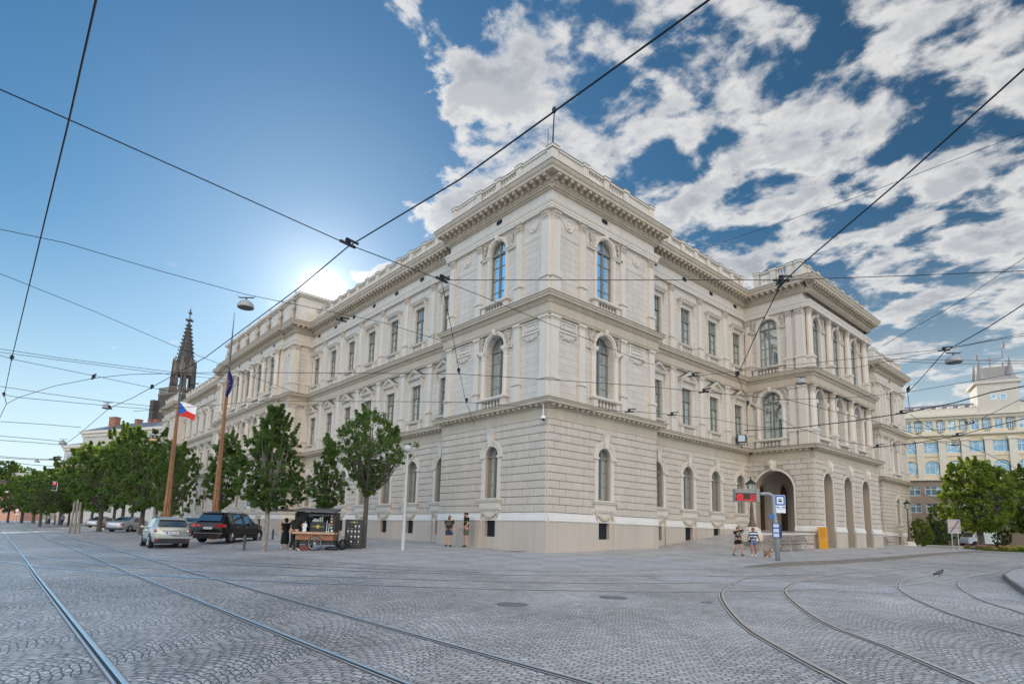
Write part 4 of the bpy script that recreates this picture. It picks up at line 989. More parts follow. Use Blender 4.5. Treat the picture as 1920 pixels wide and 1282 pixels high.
mb.build('wall_body', MPLI, rw); mb = MB(); mb.poly([(-.24,-.05,1.06),(.24,-.05,1.06),(.24,L_,1.18),(-.24,L_,1.18)]); mb.poly([(.24,-.05,1.06),(.24,L_,1.18),(.24,L_,1.30),(.24,-.05,1.18)]); mb.poly([(-.24,-.05,1.18),(.24,-.05,1.18),(.24,L_,1.30),(-.24,L_,1.30)]); mb.poly([(-.24,-.05,1.06),(.24,-.05,1.06),(.24,-.05,1.18),(-.24,-.05,1.18)]); mb.build('coping', MTRIM, rw)

# ================================================================ OTHER BUILDINGS
def m_bldg(name, c, joints=None): return m_stone(name, c, joints)
def simple_window(W, H, arched=False, m=None, fr=None):
    mb = MB(); a = .07
    P = [(-W/2,0)]+[(x, z) for x, z in arcpts(0, W/2, H-W/2, 10)]+[(W/2,0)] if arched else [(-W/2,0),(-W/2,H),(W/2,H),(W/2,0)]
    pn = MB(); pn.poly([(x, -.22, z) for x, z in P])
    mb.box(-W/2, -W/2+a, -.22, -.14, 0, H-(W/2 if arched else 0)); mb.box(W/2-a, W/2, -.22, -.14, 0, H-(W/2 if arched else 0)); mb.box(-W/2, W/2, -.218, -.138, 0, a); mb.box(-W/2, W/2, -.219, -.139, H*.64, H*.64+a)
    if not arched: mb.box(-W/2, W/2, -.217, -.137, H-a, H)
    if W > 1.5:
        for s in (-1, 1): mb.box(s*W/6-a/2, s*W/6+a/2, -.216, -.13, 0, H)
    else: mb.box(-a/2, a/2, -.216, -.13, 0, H)
    return mb.mesh('window', fr), pn.mesh('pane', m, False)
MBLUEG = m_glass('painted_sky_glass', (0.10,0.20,0.31), (0.16,0.26,0.36), 0.18, (0.6,0.85,1.0))  # blue of the reflected sky is put into the pane colour
MWFR = mat('white_window_frame', (0.78,0.79,0.80), 0.4)
# --- yellow bank-like building at the far right.  Its front faces the square.
YB = at_d(1693, 1012, 80); YB.z = 0
ydir = Vector((at_d(1920, 1010, 74).x-YB.x, at_d(1920, 1010, 74).y-YB.y, 0)).normalized(); yn = Vector((ydir.y, -ydir.x, 0))
yb = thing('corner_building', 'long yellow classical building with blue windows and turret at far right', 'building', YB)
yb.rotation_euler = (0, 0, math.atan2(ydir.y, ydir.x))     # local x along the front, local -y towards the square
YF = lambda u, n, z: (u, -n, z)
MY1 = m_bldg('yellow_render', (0.72,0.615,0.43)); MY2 = m_bldg('brown_rusticated_stone', (0.30,0.235,0.18)); MY3 = m_bldg('pale_yellow_trim', (0.70,0.64,0.53))
MSEAM = mat('seamed_metal_roof', (0.34,0.30,0.32), 0.4, 0.5, var=0.25, vs=1.2)
_sc = 80/FPX                                          # metres per photo pixel at that distance
def YP(u, v):
    r = ray(u, v); tt = (YB-CAM).dot(yn)/r.dot(yn); q = CAM+r*tt; return (q-YB).dot(ydir), q.z
def zpx(v, u=1748): return YP(u, v)[1]
def yu(u): return YP(u, 880)[0]
zb0, zb1 = zpx(1012), zpx(897); zf1 = zpx(833+30); ztop = zpx(798); zc1 = zpx(777)
YL = yu(1935)+22; bay = (yu(1835)-yu(1707))/3; x0 = yu(1707)-.2
zg1 = zpx(897)
def yops(): 
    low = []; f1 = []; f2 = []; f3 = []
    for k in range(8):
        u = x0+bay*k+.2
        low += [(u, 2.0, zpx(929), zpx(911), False), (u, 2.0, zpx(961), zpx(944), False)]
        f1.append((u, 1.9, zpx(889), zpx(864), True)); f2.append((u, 2.2, zpx(850), zpx(829), False))
        for s in (-1, 0, 1): f3.append((u+s*1.35, .85, zpx(809), zpx(790), False))
    return low, f1, f2, f3
low, f1, f2, f3 = yops()
def pw(F, ops, n, d, z0, z1, m, u0=-2, u1=YL):
    mb = MB(F); wall(mb, u0, u1, n, z0, z1, ops, d); return mb.build('wall', m, yb, False)
pw(YF, [o for o in low if o[3] < zpx(940)], 0, .25, -2, zpx(938), MY2); pw(YF, [o for o in low if o[3] > zpx(940)], 0, .25, zpx(938), zg1, MY2)
pw(YF, f1, .05, .27, zg1, zpx(858), MY1); pw(YF, f2, .05, .27, zpx(858), zpx(818), MY1); pw(YF, f3, .05, .27, zpx(818), zpx(783), MY1)
YW = {'low': simple_window(2.0, low[0][3]-low[0][2], False, MBLUEG, MWFR), 'f1': simple_window(1.9, f1[0][3]-f1[0][2], True, MBLUEG, MWFR), 'f2': simple_window(2.2, f2[0][3]-f2[0][2], False, MBLUEG, MWFR), 'f3': simple_window(.85, f3[0][3]-f3[0][2], False, MBLUEG, MWFR)}
for key, ops in (('low', low), ('f1', f1), ('f2', f2), ('f3', f3)):
    for uc, w_, zb_, zt_, ar in ops:
        o = obj('window', YW[key][0], yb, (uc, 0, zb_), math.pi); obj('pane', YW[key][1], o)
for k in range(9):
    mb = MB(YF); u = x0+bay*(k-.5)+.2; mb.box(u-.42, u+.42, .04, .30, zg1, zpx(824)); mb.box(u-.55, u+.55, .04, .42, zpx(828), zpx(823.5)); mb.build('pilaster', MY3, yb)
for a, b, d in ((zg1-.25, zg1, .35), (zpx(818)-.0, zpx(814), .55), (zpx(856), zpx(853), .15), (zpx(783), zpx(779), .6), (zpx(783)-.35, zpx(783), .25)):
    mb = MB(YF); mb.box(-2.02, YL+.02, .03, d, a, b); mb.build('string_course', MY3, yb)
mb = MB(YF); mb.box(-2, YL, -.6, .06, zpx(779), zpx(768))
for k in range(14): u = x0+bay*k*.5-1; mb.box(u-.3, u+.3, -.61, .12, zpx(768), zpx(764))
mb.build('parapet', MY3, yb)
mb = MB(YF); mb.poly([(-2,-.7,zpx(772)),(YL,-.7,zpx(772)),(YL,-3.2,zpx(752)),(-2,-3.2,zpx(752))])
for k in range(52): u = -2+.7*k; mb.poly([(u,-.72,zpx(772)),(u,-.60,zpx(772)+.05),(u,-3.1,zpx(752)+.08),(u,-3.2,zpx(752))]); 
mb.mi = 0; mb.build('roof', MSEAM, yb, False)
mb = MB(YF); mb.box(-2, YL, -14, -.6, -2, zpx(779)); mb.poly([(-2,-3.2,zpx(752)),(YL,-3.2,zpx(752)),(YL,-12,zpx(752)),(-2,-12,zpx(752))]); mb.build('rear_body', MY1, yb)
tu = yu(1884)
tw = thing('roof_turret', 'square cream turret with corner pinnacles and antennas on the yellow building', 'turret', (0,0,0)); tw.parent = yb; del tw['label']; del tw['category']
tz0, tz1, tz2, tz3 = zpx(779,1885), zpx(717,1885), zpx(700,1885), zpx(684,1885)
mb = MB(YF); mb.box(tu-2.15, tu+2.15, -4.4, .15, tz0-.2, tz1); mb.box(tu-2.5, tu+2.5, -4.7, .4, tz1, tz1+.35); mb.build('turret_wall', m_bldg('turret_render', (0.62,0.56,0.48)), tw)
mb = MB(YF)
a = [(tu-2.4,.35),(tu+2.4,.35),(tu+2.4,-4.6),(tu-2.4,-4.6)]; b = [(tu-1.6,-.5),(tu+1.6,-.5),(tu+1.6,-3.7),(tu-1.6,-3.7)]
for i in range(4): j = (i+1) % 4; mb.poly([(*a[i],tz1+.35),(*a[j],tz1+.35),(*b[j],tz2),(*b[i],tz2)])
mb.box(tu-1.55, tu+1.55, -3.7, -.55, tz2, tz3)
for px_, py_ in b: mb.tube([(px_, py_, tz2-.6), (px_, py_, tz2+.5), (px_, py_, tz3+1.3)], [.62,.36,.06], 6)
mb.build('turret_roof', m_bldg('turret_stone', (0.36,0.33,0.31)), tw)
for s in (-1, 1): mb = MB(YF); mb.box(tu+s*.5-.36, tu+s*.5+.36, .15, .19, zpx(753,1885)+.3, zpx(742,1885)+.3); mb.build('turret_window', MWFR, tw); mb = MB(YF); mb.box(tu+s*.5-.28, tu+s*.5+.28, .19, .20, zpx(753,1885)+.38, zpx(742,1885)+.22); mb.build('turret_window', MBLUEG, tw)
mb = MB(YF); cz_ = tz3; mb.tube([(tu,-2.5,cz_),(tu,-2.5,cz_+1.8)],.06,5); mb.tube([(tu-1.2,-2.5,cz_+1.5),(tu+1.4,-2.5,cz_+1.6)],.05,5); mb.tube([(tu+1.4,-2.5,cz_+1.6),(tu+1.4,-2.5,cz_+3.0)],.05,5); mb.lathe((tu+1.6,-2.5,cz_+3.0),[(.16,0),(.16,.8)],8); mb.lathe((tu-1.4,-2.5,cz_+1.6),[(.16,0),(.16,.7)],8); mb.build('antenna', mat('antenna_grey', (0.3,0.22,0.22), .6), tw)

# --- grey building with slate roof at the far left, seen above the trees
GBc = Vector(at_d(160, 790, 190)); GB0 = Vector((GBc.x, GBc.y, 0))
gb = thing('apartment_building', 'pale grey apartment block with slate roof and brick chimneys behind left trees', 'building', GB0)
gdir = Vector((at_d(312, 800, 175)-at_d(160, 800, 190))); gdir.z = 0; gL = gdir.length*1.15; gdir.normalize(); gb.rotation_euler = (0,0,math.atan2(gdir.y, gdir.x))
def zq(u, v, d): return at_d(u, v, d).z
ze, zr = zq(200, 812, 186), zq(230, 796, 184)
MG1 = m_bldg('grey_render', (0.52,0.50,0.47)); MSL = mat('slate_roof', (0.14,0.16,0.19), 0.55, var=0.15, vs=.5)
gz_ = zq(160, 870, 190); GF = lambda u, n, z: (u, -n, z)
ops = []; ops2 = []
for k in range(7): ops.append((4.5+4.6*k, 1.5, zq(187,860,188)-.2, zq(187,832,188)-.2, False)); ops2.append((4.5+4.6*k, 1.5, zq(187,890,188)-1.2, zq(187,866,188)-1.2, False))
mb = MB(GF); wall(mb, 0, gL+6, 0, -2, zq(187,868,188), ops2, .2); wall(mb, 0, gL+6, 0, zq(187,868,188), ze, ops, .2); mb.build('wall', MG1, gb, False)
mb = MB(GF); mb.box(.0, gL+6, -15, -.6, -2, ze); mb.build('rear_body', MG1, gb)
GW = simple_window(1.5, ops[0][3]-ops[0][2], False, MBLUEG, MWFR); GW2 = simple_window(1.5, ops2[0][3]-ops2[0][2], False, MBLUEG, MWFR)
for oo, W_ in ((ops, GW), (ops2, GW2)):
    for uc, w_, zb_, zt_, ar in oo: o = obj('window', W_[0], gb, (uc, 0, zb_), math.pi); obj('pane', W_[1], o)
for k, (u, w_, z0, z1) in enumerate([(o[0], 2.1, o[3]+.35, o[3]+.6) for o in ops]): mb = MB(GF); mb.box(u-w_/2, u+w_/2, 0, .3, z0, z1); mb.build('window_hood', MG1, gb)
mb = MB(GF); mb.box(-.9, gL+7, -15.9, .9, ze, ze+.8); mb.box(-.4, gL+6.4, -15.4, .35, ze-1.0, ze); mb.box(-.2, gL+6, 0, .35, zq(187,868,188)-.3, zq(187,868,188)+.1); mb.build('cornice', MTRIM, gb)
mb = MB(GF); zt_ = zr+1.6; a = [(-.9,.9),(gL+7,.9),(gL+7,-15.9),(-.9,-15.9)]; b = [(6,-6.5),(gL+7,-6.5),(gL+7,-8),(6,-8)]
for i in range(4): j = (i+1) % 4; mb.poly([(*a[i],ze+.8),(*a[j],ze+.8),(*b[j],zt_),(*b[i],zt_)])
mb.poly([(*p, zt_) for p in b]); mb.build('roof', MSL, gb)
MBRK = mat('chimney_brick', (0.33,0.15,0.10), 0.8, var=0.2, vs=2)
for u, n, w_, h in ((7.5,-4.5,3.0,2.9),(17,-6,1.4,2.0),(23,-6,1.1,1.6),(26,-6,1.4,1.5)): mb = MB(GF); mb.box(u-w_/2, u+w_/2, n-.9, n+.9, ze+1, zt_+h-1.2); mb.box(u-w_/2-.12, u+w_/2+.12, n-1.02, n+1.02, zt_+h-1.2, zt_+h-1.0); mb.build('chimney', MBRK, gb)
# second, lower wing stepping back to the left
g2 = thing('apartment_building', 'second grey apartment block beyond the first at far left', 'building', Vector((at_d(122,840,230).x, at_d(122,840,230).y, 0)))
g2.rotation_euler = gb.rotation_euler; z2 = zq(122, 835, 230)
mb = MB(GF); mb.box(0, 26, -14, 0, -2, z2-1.0); mb.build('wall', MG1, g2); mb = MB(GF); mb.box(-.9, 27, -15, .9, z2-1.0, z2); mb.box(-.5,26.5,-14.5,.5,z2-2.0,z2-1.0); mb.build('cornice', MTRIM, g2)
for k in range(5): mb = MB(GF); mb.box(2.5+4.6*k, 4.0+4.6*k, -.02, .06, z2-6.5, z2-3.6); mb.build('window', MBLUEG, g2)
mb = MB(GF); mb.poly([(-.9,.9,z2),(27,.9,z2),(22,-7,z2+2.5),(4,-7,z2+2.5)]); mb.poly([(-.9,.9,z2),(4,-7,z2+2.5),(-.9,-15,z2)]); mb.poly([(27,.9,z2),(27,-15,z2),(22,-7,z2+2.5)]); mb.poly([(-.9,-15,z2),(4,-7,z2+2.5),(22,-7,z2+2.5),(27,-15,z2)]); mb.build('roof', MSL, g2)
# pink house with hipped roof, and a white villa higher up, at the very left
MPINK = m_bldg('pink_render', (0.60,0.33,0.24)); MTILE = mat('dark_roof_tiles', (0.17,0.08,0.07), 0.7, var=.2, vs=1)
MWH = mat('white_render', (0.78,0.76,0.72), .7, var=.05)
p = at_d(0, 980, 215); ph = thing('corner_house', 'pink house with dark hipped roof at the left edge of the picture', 'building', Vector((p.x, p.y, 0))); ph.rotation_euler = (0,0,math.atan2(RT.y, RT.x)+.25)
zt = zq(0, 922, 215); za = zq(0, 902, 215); MPX = 215/FPX
mb = MB(); mb.box(-16, 6, 0, 14, -2, zt); mb.build('wall', MPINK, ph); mb = MB(); mb.box(-16.5, 6.5, -.5, 14.5, zt, zt+.6); mb.build('cornice', MWH, ph)
mb = MB(); mb.poly([(-16.5,-.5,zt+.6),(6.5,-.5,zt+.6),(1,7,za+.8),(-12,7,za+.8)]); mb.poly([(6.5,-.5,zt+.6),(6.5,14.5,zt+.6),(1,7,za+.8)]); mb.poly([(-16.5,14.5,zt+.6),(6.5,14.5,zt+.6),(1,7,za+.8),(-12,7,za+.8)]); mb.poly([(-16.5,-.5,zt+.6),(-12,7,za+.8),(-16.5,14.5,zt+.6)]); mb.build('roof', MTILE, ph)
for k in range(4):
    for zz_ in (1.5, 5.0): mb = MB(); mb.box(-1.5-4*k+2, .0-4*k+2, -.06, .02, zz_+1.2, zz_+3.2); mb.build('window', MBLUEG, ph)
p = at_d(42, 890, 330); vh = thing('villa', 'white villa on the wooded hill at far left', 'building', Vector((p.x, p.y, zq(42, 908, 330)))); vh.rotation_euler = (0,0,math.atan2(RT.y, RT.x)-.2)
mb = MB(); mb.box(-7.5, -2.5, 0, 8, -6, 6.5); mb.box(-2.5, 13, 1, 8, -6, 3.2); mb.build('wall', MWH, vh); mb = MB(); mb.poly([(-2.5,.2,3.25),(13.5,.2,3.25),(13.5,8.5,4.6),(-2.5,8.5,4.6)]); mb.poly([(-2.5,.2,3.0),(13.5,.2,3.0),(13.5,.2,3.25),(-2.5,.2,3.25)]); mb.build('roof', MWH, vh)
mb = MB(); mb.box(-6,-4,-.05,0,1.5,3.6); mb.build('window', MBLUEG, vh)

# --- church tower with openwork spire
CD = 250.0
def cz(v): return zq(355, v, CD)
cp = at_d(338, 760, CD); ch = thing('church_tower', 'dark gothic church spire with crockets behind the palace', 'church tower', Vector((cp.x, cp.y, 0))); ch.rotation_euler = (0,0,.35)
MCH = mat('dark_sandstone', (0.085,0.075,0.072), 0.85, var=0.35, vs=.8); MCH2 = mat('weathered_sandstone', (0.19,0.15,0.12), 0.85, var=0.3, vs=.8)
k = CD/FPX; hw = 60/2*k*.80; zA = cz(728); zB = cz(688); zTp = cz(572)
mb = MB(); mb.box(-hw*1.12, hw*1.12, -hw*1.12, hw*1.12, -2, zA-4)
for s in (-1,1):
    for q_ in (-1,1): mb.box(s*hw*1.25-.7*k*8, s*hw*1.25+.7*k*8, q_*hw*1.25-.7*k*8, q_*hw*1.25+.7*k*8, -2, zA-6)
mb.build('tower_wall', MCH, ch)
mb = MB(); mb.box(-hw*1.15, hw*1.15, -hw*1.15, hw*1.15, zA-4, zA-3); n = 16
for i in range(n):
    for s in (-1,1): t = -hw*1.1+2*hw*1.1*i/(n-1); mb.box(t-.12,t+.12,s*hw*1.1-.1,s*hw*1.1+.1,zA-3,zA-1); mb.box(s*hw*1.1-.1,s*hw*1.1+.1,t-.12,t+.12,zA-3,zA-1)
for s in (-1,1): mb.box(-hw*1.15,hw*1.15,s*hw*1.1-.15,s*hw*1.1+.15,zA-1,zA-.6); mb.box(s*hw*1.1-.15,s*hw*1.1+.15,-hw*1.15,hw*1.15,zA-1,zA-.6)
mb.build('gallery', MCH2, ch)
# octagonal belfry: eight piers with open lancets and gables between
ro = hw*.80; h8 = zB-zA+3
for i in range(8):
    a = math.pi/8+math.pi*i/4; b = a+math.pi/4; c = (a+b)/2
    mb = MB(); mb.tube([(ro*math.cos(a), ro*math.sin(a), zA-3), (ro*math.cos(a)*.93, ro*math.sin(a)*.93, zB+1.0)], [.85,.7], 4); mb.tube([(ro*math.cos(a), ro*math.sin(a), zB+1.0), (ro*math.cos(a), ro*math.sin(a), zB+4.0)], [.5,.05], 4); mb.build('pier', MCH, ch)
    mb = MB(); A = Vector((ro*math.cos(a), ro*math.sin(a), 0)); B = Vector((ro*math.cos(b), ro*math.sin(b), 0)); M_ = (A+B)/2
    for t0, t1, z0, z1 in ((.0,1.0,zB-3.5,zB-1.2),(.46,.54,zA-3,zB-3),(.0,1.0,zA-3,zA-1)):
        P, Q = A.lerp(B,t0), A.lerp(B,t1); mb.poly([(P.x,P.y,z0),(Q.x,Q.y,z0),(Q.x,Q.y,z1),(P.x,P.y,z1)]); mb.poly([(P.x*.94,P.y*.94,z0),(Q.x*.94,Q.y*.94,z0),(Q.x*.94,Q.y*.94,z1),(P.x*.94,P.y*.94,z1)])
    mb.poly([(A.x,A.y,zB-1.2),(B.x,B.y,zB-1.2),(M_.x*1.03,M_.y*1.03,zB+4.2)]); mb.poly([(A.x*1.04,A.y*1.04,zB-2.2),(A.x*1.04,A.y*1.04,zB-1.2),(M_.x*1.08,M_.y*1.08,zB+4.6),(M_.x*1.08,M_.y*1.08,zB+3.4)]); mb.poly([(B.x*1.04,B.y*1.04,zB-2.2),(B.x*1.04,B.y*1.04,zB-1.2),(M_.x*1.08,M_.y*1.08,zB+4.6),(M_.x*1.08,M_.y*1.08,zB+3.4)])
    mb.build('gable', MCH2, ch, False)
mb = MB(); rb = ro*.92; zz0 = zB-1; zz1 = zTp-5.5; mb.tube([(0,0,zz0),(0,0,zz1)],[rb,.42],8); mb.tube([(0,0,zz1),(0,0,zTp)],[.35,.15],6)
mb.build('spire', MCH, ch)
mb = MB()
for i in range(8):
    a = math.pi/8*1+math.pi*i/4
    for j in range(1, 13): t = j/13; r = rb*(1-t)+.42*t+.25; z = zz0+(zz1-zz0)*t; mb.box(r*math.cos(a)-.24, r*math.cos(a)+.24, r*math.sin(a)-.24, r*math.sin(a)+.24, z, z+.5)
mb.build('crockets', MCH, ch)
mb = MB()
for z, r in ((zTp-4.6,1.6),(zTp-1.3,.65)):
    mb.box(-r, r, -.3, .3, z-.35, z+.35); mb.box(-.302, .302, -r, r, z-.352, z+.352)
mb.lathe((0,0,zTp-.6),[(.1,0),(.45,.4),(.1,.9),(.04,2.2)],8); mb.build('finial', MCH, ch)
for a in (.2, 1.9, 3.5, 5.2, 2.8, 6.0):
    mb = MB(); r = hw*1.2; z = zA+3*math.sin(a*3); mb.tube([(hw*.8*math.cos(a),hw*.8*math.sin(a),z),((r+2.2)*math.cos(a),(r+2.2)*math.sin(a),z+.2)],[.4,.22],5); mb.build('gargoyle', MCH, ch)
# ================================================================ TREES
def m_leaf(name, dark, light, trans=0.35, sun=(0.25,0.35,0.04)):
    m = bpy.data.materials.new(name); m.use_nodes = True; t = NT(m.node_tree); b = t.n['Principled BSDF']
    pos = t.new('ShaderNodeNewGeometry').outputs['Position']; n = t.noise(pos, 1.1, 3, 0.6); n2 = t.noise(pos, 9, 2, 0.5)
    c = t.mix(t.smooth(t.math('ADD', t.math('MULTIPLY', n, .6), t.math('MULTIPLY', n2, .4)), .35, .65), dark, light)
    t.l.new(c, b.inputs['Base Color']); b.inputs['Roughness'].default_value = 0.5; b.inputs['Specular IOR Level'].default_value = 0.25
    tr = t.new('ShaderNodeBsdfTranslucent'); tr.inputs['Color'].default_value = (*sun, 1)
    mx = t.new('ShaderNodeMixShader'); mx.inputs[0].default_value = trans; t.l.new(b.outputs[0], mx.inputs[1]); t.l.new(tr.outputs[0], mx.inputs[2]); t.l.new(mx.outputs[0], t.n['Material Output'].inputs['Surface']); return m
MLF = m_leaf('hornbeam_leaves', (0.040,0.075,0.028), (0.115,0.185,0.055), .42)
MLF2 = m_leaf('plane_leaves', (0.05,0.09,0.02), (0.17,0.24,0.04), .45, (0.38,0.45,0.05))
MBARK = mat('tree_bark', (0.10,0.085,0.07), 0.9, var=0.35, vs=9, bump=0.6, bs=35)
MBARKP = mat('pale_mottled_bark', (0.26,0.24,0.21), 0.9, var=0.5, vs=7, bump=0.4, bs=30)
def leaves(cl, per, size, up=0.3, seed=1):
    """cl: (centre, radius) clusters -> quads with numpy"""
    rg = np.random.default_rng(seed); C_ = np.repeat(np.array([c[:3] for c in cl]), per, 0); Rr = np.repeat(np.array([c[3] for c in cl]), per)
    N = len(C_); d = rg.normal(size=(N,3)); d /= np.linalg.norm(d, axis=1)[:, None]; d[:, 2] *= .85
    P = C_+d*(Rr*rg.random(N)**.45)[:, None]
    nrm = rg.normal(size=(N,3))+np.array([0,0,up]); nrm /= np.linalg.norm(nrm, axis=1)[:, None]
    a = np.cross(nrm, rg.normal(size=(N,3))); a /= np.linalg.norm(a, axis=1)[:, None]; b = np.cross(nrm, a)
    s = size*(.6+.8*rg.random(N))[:, None]; L = s; W = s*.55
    V = np.stack([P-a*L*.5, P+b*W*.5, P+a*L*.5, P-b*W*.5], 1).reshape(-1, 3)
    return V, N
def leaf_mesh(name, cl, per, size, m, seed=1):
    V, N = leaves(cl, per, size, seed=seed); me = bpy.data.meshes.new(name)
    me.vertices.add(4*N); me.vertices.foreach_set('co', V.astype(np.float32).ravel()); me.loops.add(4*N); me.loops.foreach_set('vertex_index', np.arange(4*N, dtype=np.int32))
    me.polygons.add(N); me.polygons.foreach_set('loop_start', np.arange(0, 4*N, 4, dtype=np.int32)); me.materials.append(m); me.update(); me.validate(); return me
def make_tree(name, H, trunk, rx, shape, ncl, per, size, m, bark, seed, rt=.13, lean=(0,0), lump=.28, limbs=9, zc=.45):
    """shape(t) -> relative crown radius at relative height t in 0..1; returns (trunk mesh, crown mesh)"""
    rg = random.Random(seed); Hc = H-trunk; cl = []
    lobes = [(rg.uniform(0,6.28), rg.uniform(.1,.95), rg.uniform(-lump,lump)) for _ in range(14)]
    def rad(t, th):
        r = shape(t)
        for a, b, w_ in lobes: r *= 1+w_*math.exp(-((th-a+math.pi) % (2*math.pi)-math.pi)**2/.35-(t-b)**2/.03)
        return r
    while len(cl) < ncl:
        t = rg.random(); th = rg.uniform(0, 6.283); r = rad(t, th)*rg.random()**.42
        if rg.random() > shape(t)+.15: continue
        cl.append((lean[0]*t+math.cos(th)*r*rx, lean[1]*t+math.sin(th)*r*rx, trunk+t*Hc*.97, rg.uniform(.11,.33)*max(.6, rx/2.6)))
    for _ in range(max(6, ncl//22)):
        t = rg.uniform(.45,1); th = rg.uniform(0,6.283); r = rad(t, th)*rx*rg.uniform(.75,1.05)
        for q in range(4): cl.append((math.cos(th)*(r+.05*q), math.sin(th)*(r+.05*q), trunk+t*Hc*.97+q*.16*Hc/6, (.20-.035*q)*max(.6, rx/2.6)))
    mb = MB(); top = Vector((lean[0]*.8, lean[1]*.8, trunk+Hc*.8))
    mb.tube([(0,0,-.3),(0,0,.15),(.02,.01,trunk*.6),(0,.02,trunk),(lean[0]*.4,lean[1]*.4,trunk+Hc*.4),top], [rt*1.5,rt*1.15,rt,rt*.92,rt*.5,rt*.12], 9)
    for i in range(limbs):
        th = 6.283*i/limbs+rg.uniform(-.3,.3); t1 = rg.uniform(.35,.85); r = rad(t1, th)*rx*.86; z0 = trunk*.95+rg.uniform(0,Hc*.12); s = Vector((0,0,z0)); e = Vector((lean[0]*t1+math.cos(th)*r, lean[1]*t1+math.sin(th)*r, trunk+t1*Hc))
        mid = s.lerp(e, .5)+Vector((math.cos(th),math.sin(th),0))*r*.08-Vector((0,0,Hc*.03)); mb.tube([s, s.lerp(mid,.5), mid, mid.lerp(e,.6), e], [rt*.55,rt*.45,rt*.32,rt*.2,rt*.05], 6)
        for k in range(3): u_ = rg.uniform(.3,.8); p = s.lerp(e, u_); q = rg.choice(cl); q = Vector(q[:3]); q = p+(q-p).normalized()*min((q-p).length, rx*.6); mb.tube([p, p.lerp(q,.5)+Vector((0,0,.1)), q], [rt*.22,rt*.14,rt*.04], 5)
    mb.sm = True
    return mb.mesh('trunk', bark), leaf_mesh('crown', cl, per, size, m, seed)
def tree_at(meshes, loc, label, cat='tree', group=None, rz=0.0, sc=1.0, name='street_tree'):
    t = thing(name, label, cat, loc, rz, group); t.scale = (sc, sc, sc) if not isinstance(sc, tuple) else sc
    obj('trunk', meshes[0], t); obj('crown', meshes[1], t); return t
def px_h(foot, v): return max(.2, (foot-CAM).dot(FW))*1.0
def dims(u, vf, vt, ul, ur, fn=None, d=None):
    """foot position, height and crown radius read from the photograph"""
    p = hit(u, vf, fn) if d is None else at_d(u, vf, d)
    if d is not None: p.z = G(p.x, p.y)
    dep = (p-CAM).dot(FW); top = at_d(u, vt, dep); return p, top.z-p.z, (ur-ul)/2*dep/FPX
flame = lambda t: min(1, (t/.22)**.6)*(1-max(0, t-.25)/.80)**.75 if t < 1 else .05
oval = lambda t: max(.08, math.sin(math.pi*min(1, t*.92+.06))**.6)
vase = lambda t: max(.05, (t/.55)**.75 if t < .55 else (1-(t-.55)/.47)**.55)
rnd = lambda t: max(.1, (1-(2*t-.95)**2))**.5 if abs(2*t-.95) < 1 else .1
# the three young trees beside the coffee cart
p, H, rx = dims(495, 1033, 748, 432, 560); MT = make_tree('t', H, H*.27, rx, lambda t: (min(1,(t/.15)**.6)*(1 if t < .35 else max(.22, 1-(t-.35)*1.25)) if t < .9 else .18), 520, 50, .12, MLF, MBARKP, 3, rt=.11, limbs=14, lump=.5)
tree_at(MT, p, 'tall upright young tree with pale speckled trunk, left of the coffee cart')
p, H, rx = dims(681, 1027, 757, 606, 776); MT = make_tree('t', H, H*.36, rx, vase, 330, 42, .12, MLF, MBARK, 5, rt=.12, limbs=20, lump=.42)
tree_at(MT, p, 'open vase shaped tree behind the black menu board, branches showing')
p, H, rx = dims(574, 1014, 822, 536, 618); p = Vector((p.x-1, p.y+1.5, G(p.x-1, p.y+1.5))); MT = make_tree('t', H, H*.30, rx, flame, 300, 46, .125, MLF, MBARK, 8, rt=.10, lump=.5, limbs=12)
tree_at(MT, p, 'narrow dark tree rising directly behind the coffee cart')
p, H, rx = dims(407, 1006, 806, 364, 462); MT = make_tree('t', H, H*.27, rx, lambda t: (min(1,(t/.3)**.7)*(1-max(0,t-.35)/.75)**.8), 380, 46, .14, MLF, MBARK, 11, rt=.12, lump=.5, limbs=12)
tree_at(MT, p, 'dark conical street tree above the black off-roader')
# avenue further left: variants shared between trees
AV = [make_tree('t', 8.2, 1.9, 2.9, oval, 230, 52, .21, MLF, MBARK, 21, rt=.16), make_tree('t', 8.2, 1.8, 3.0, rnd, 230, 52, .22, MLF, MBARK, 27, rt=.17), make_tree('t', 8.2, 2.0, 3.0, oval, 220, 50, .24, MLF2, MBARK, 33, rt=.17)]
av = [(318,992,850,276,342,44,0,'dark avenue tree right behind the nearer flagpole'),(265,990,812,205,318,50,1,'broad dark avenue tree left of the nearer flagpole'),(228,985,803,184,262,122,2,'tall avenue tree with sunlit yellow leaves behind the silver saloons'),
 (186,988,842,118,232,58,0,'leaning-trunk avenue tree above the rearmost silver saloon'),(150,984,838,108,190,126,2,'avenue tree with yellow sunlit crown behind the hanging traffic light'),(128,982,882,98,152,88,1,'low avenue tree beside the hanging traffic light'),
 (112,981,880,60,140,95,0,'dark avenue tree in the low far-left row, nearest the light'),(88,980,884,42,122,108,1,'dark round tree in the middle of the low far-left row'),(62,979,893,20,96,122,0,'dark tree towards the end of the low far-left row'),(40,978,898,6,72,138,2,'last pale green tree of the low far-left row'),
 (170,984,868,140,206,84,1,'dark filler tree between the leaning-trunk tree and the silver saloons'),(14,979,905,-14,40,128,0,'small tree in front of the pink house'),(75,981,888,44,108,84,1,'full dark tree left of the hanging traffic light'),(212,986,822,176,250,90,0,'dark tree behind the leftmost parked saloons'),(290,988,838,262,332,74,1,'tall tree half hidden behind the avenue near the palace end'),(246,984,838,222,290,118,2,'sunlit tree deep in the park behind the avenue')]
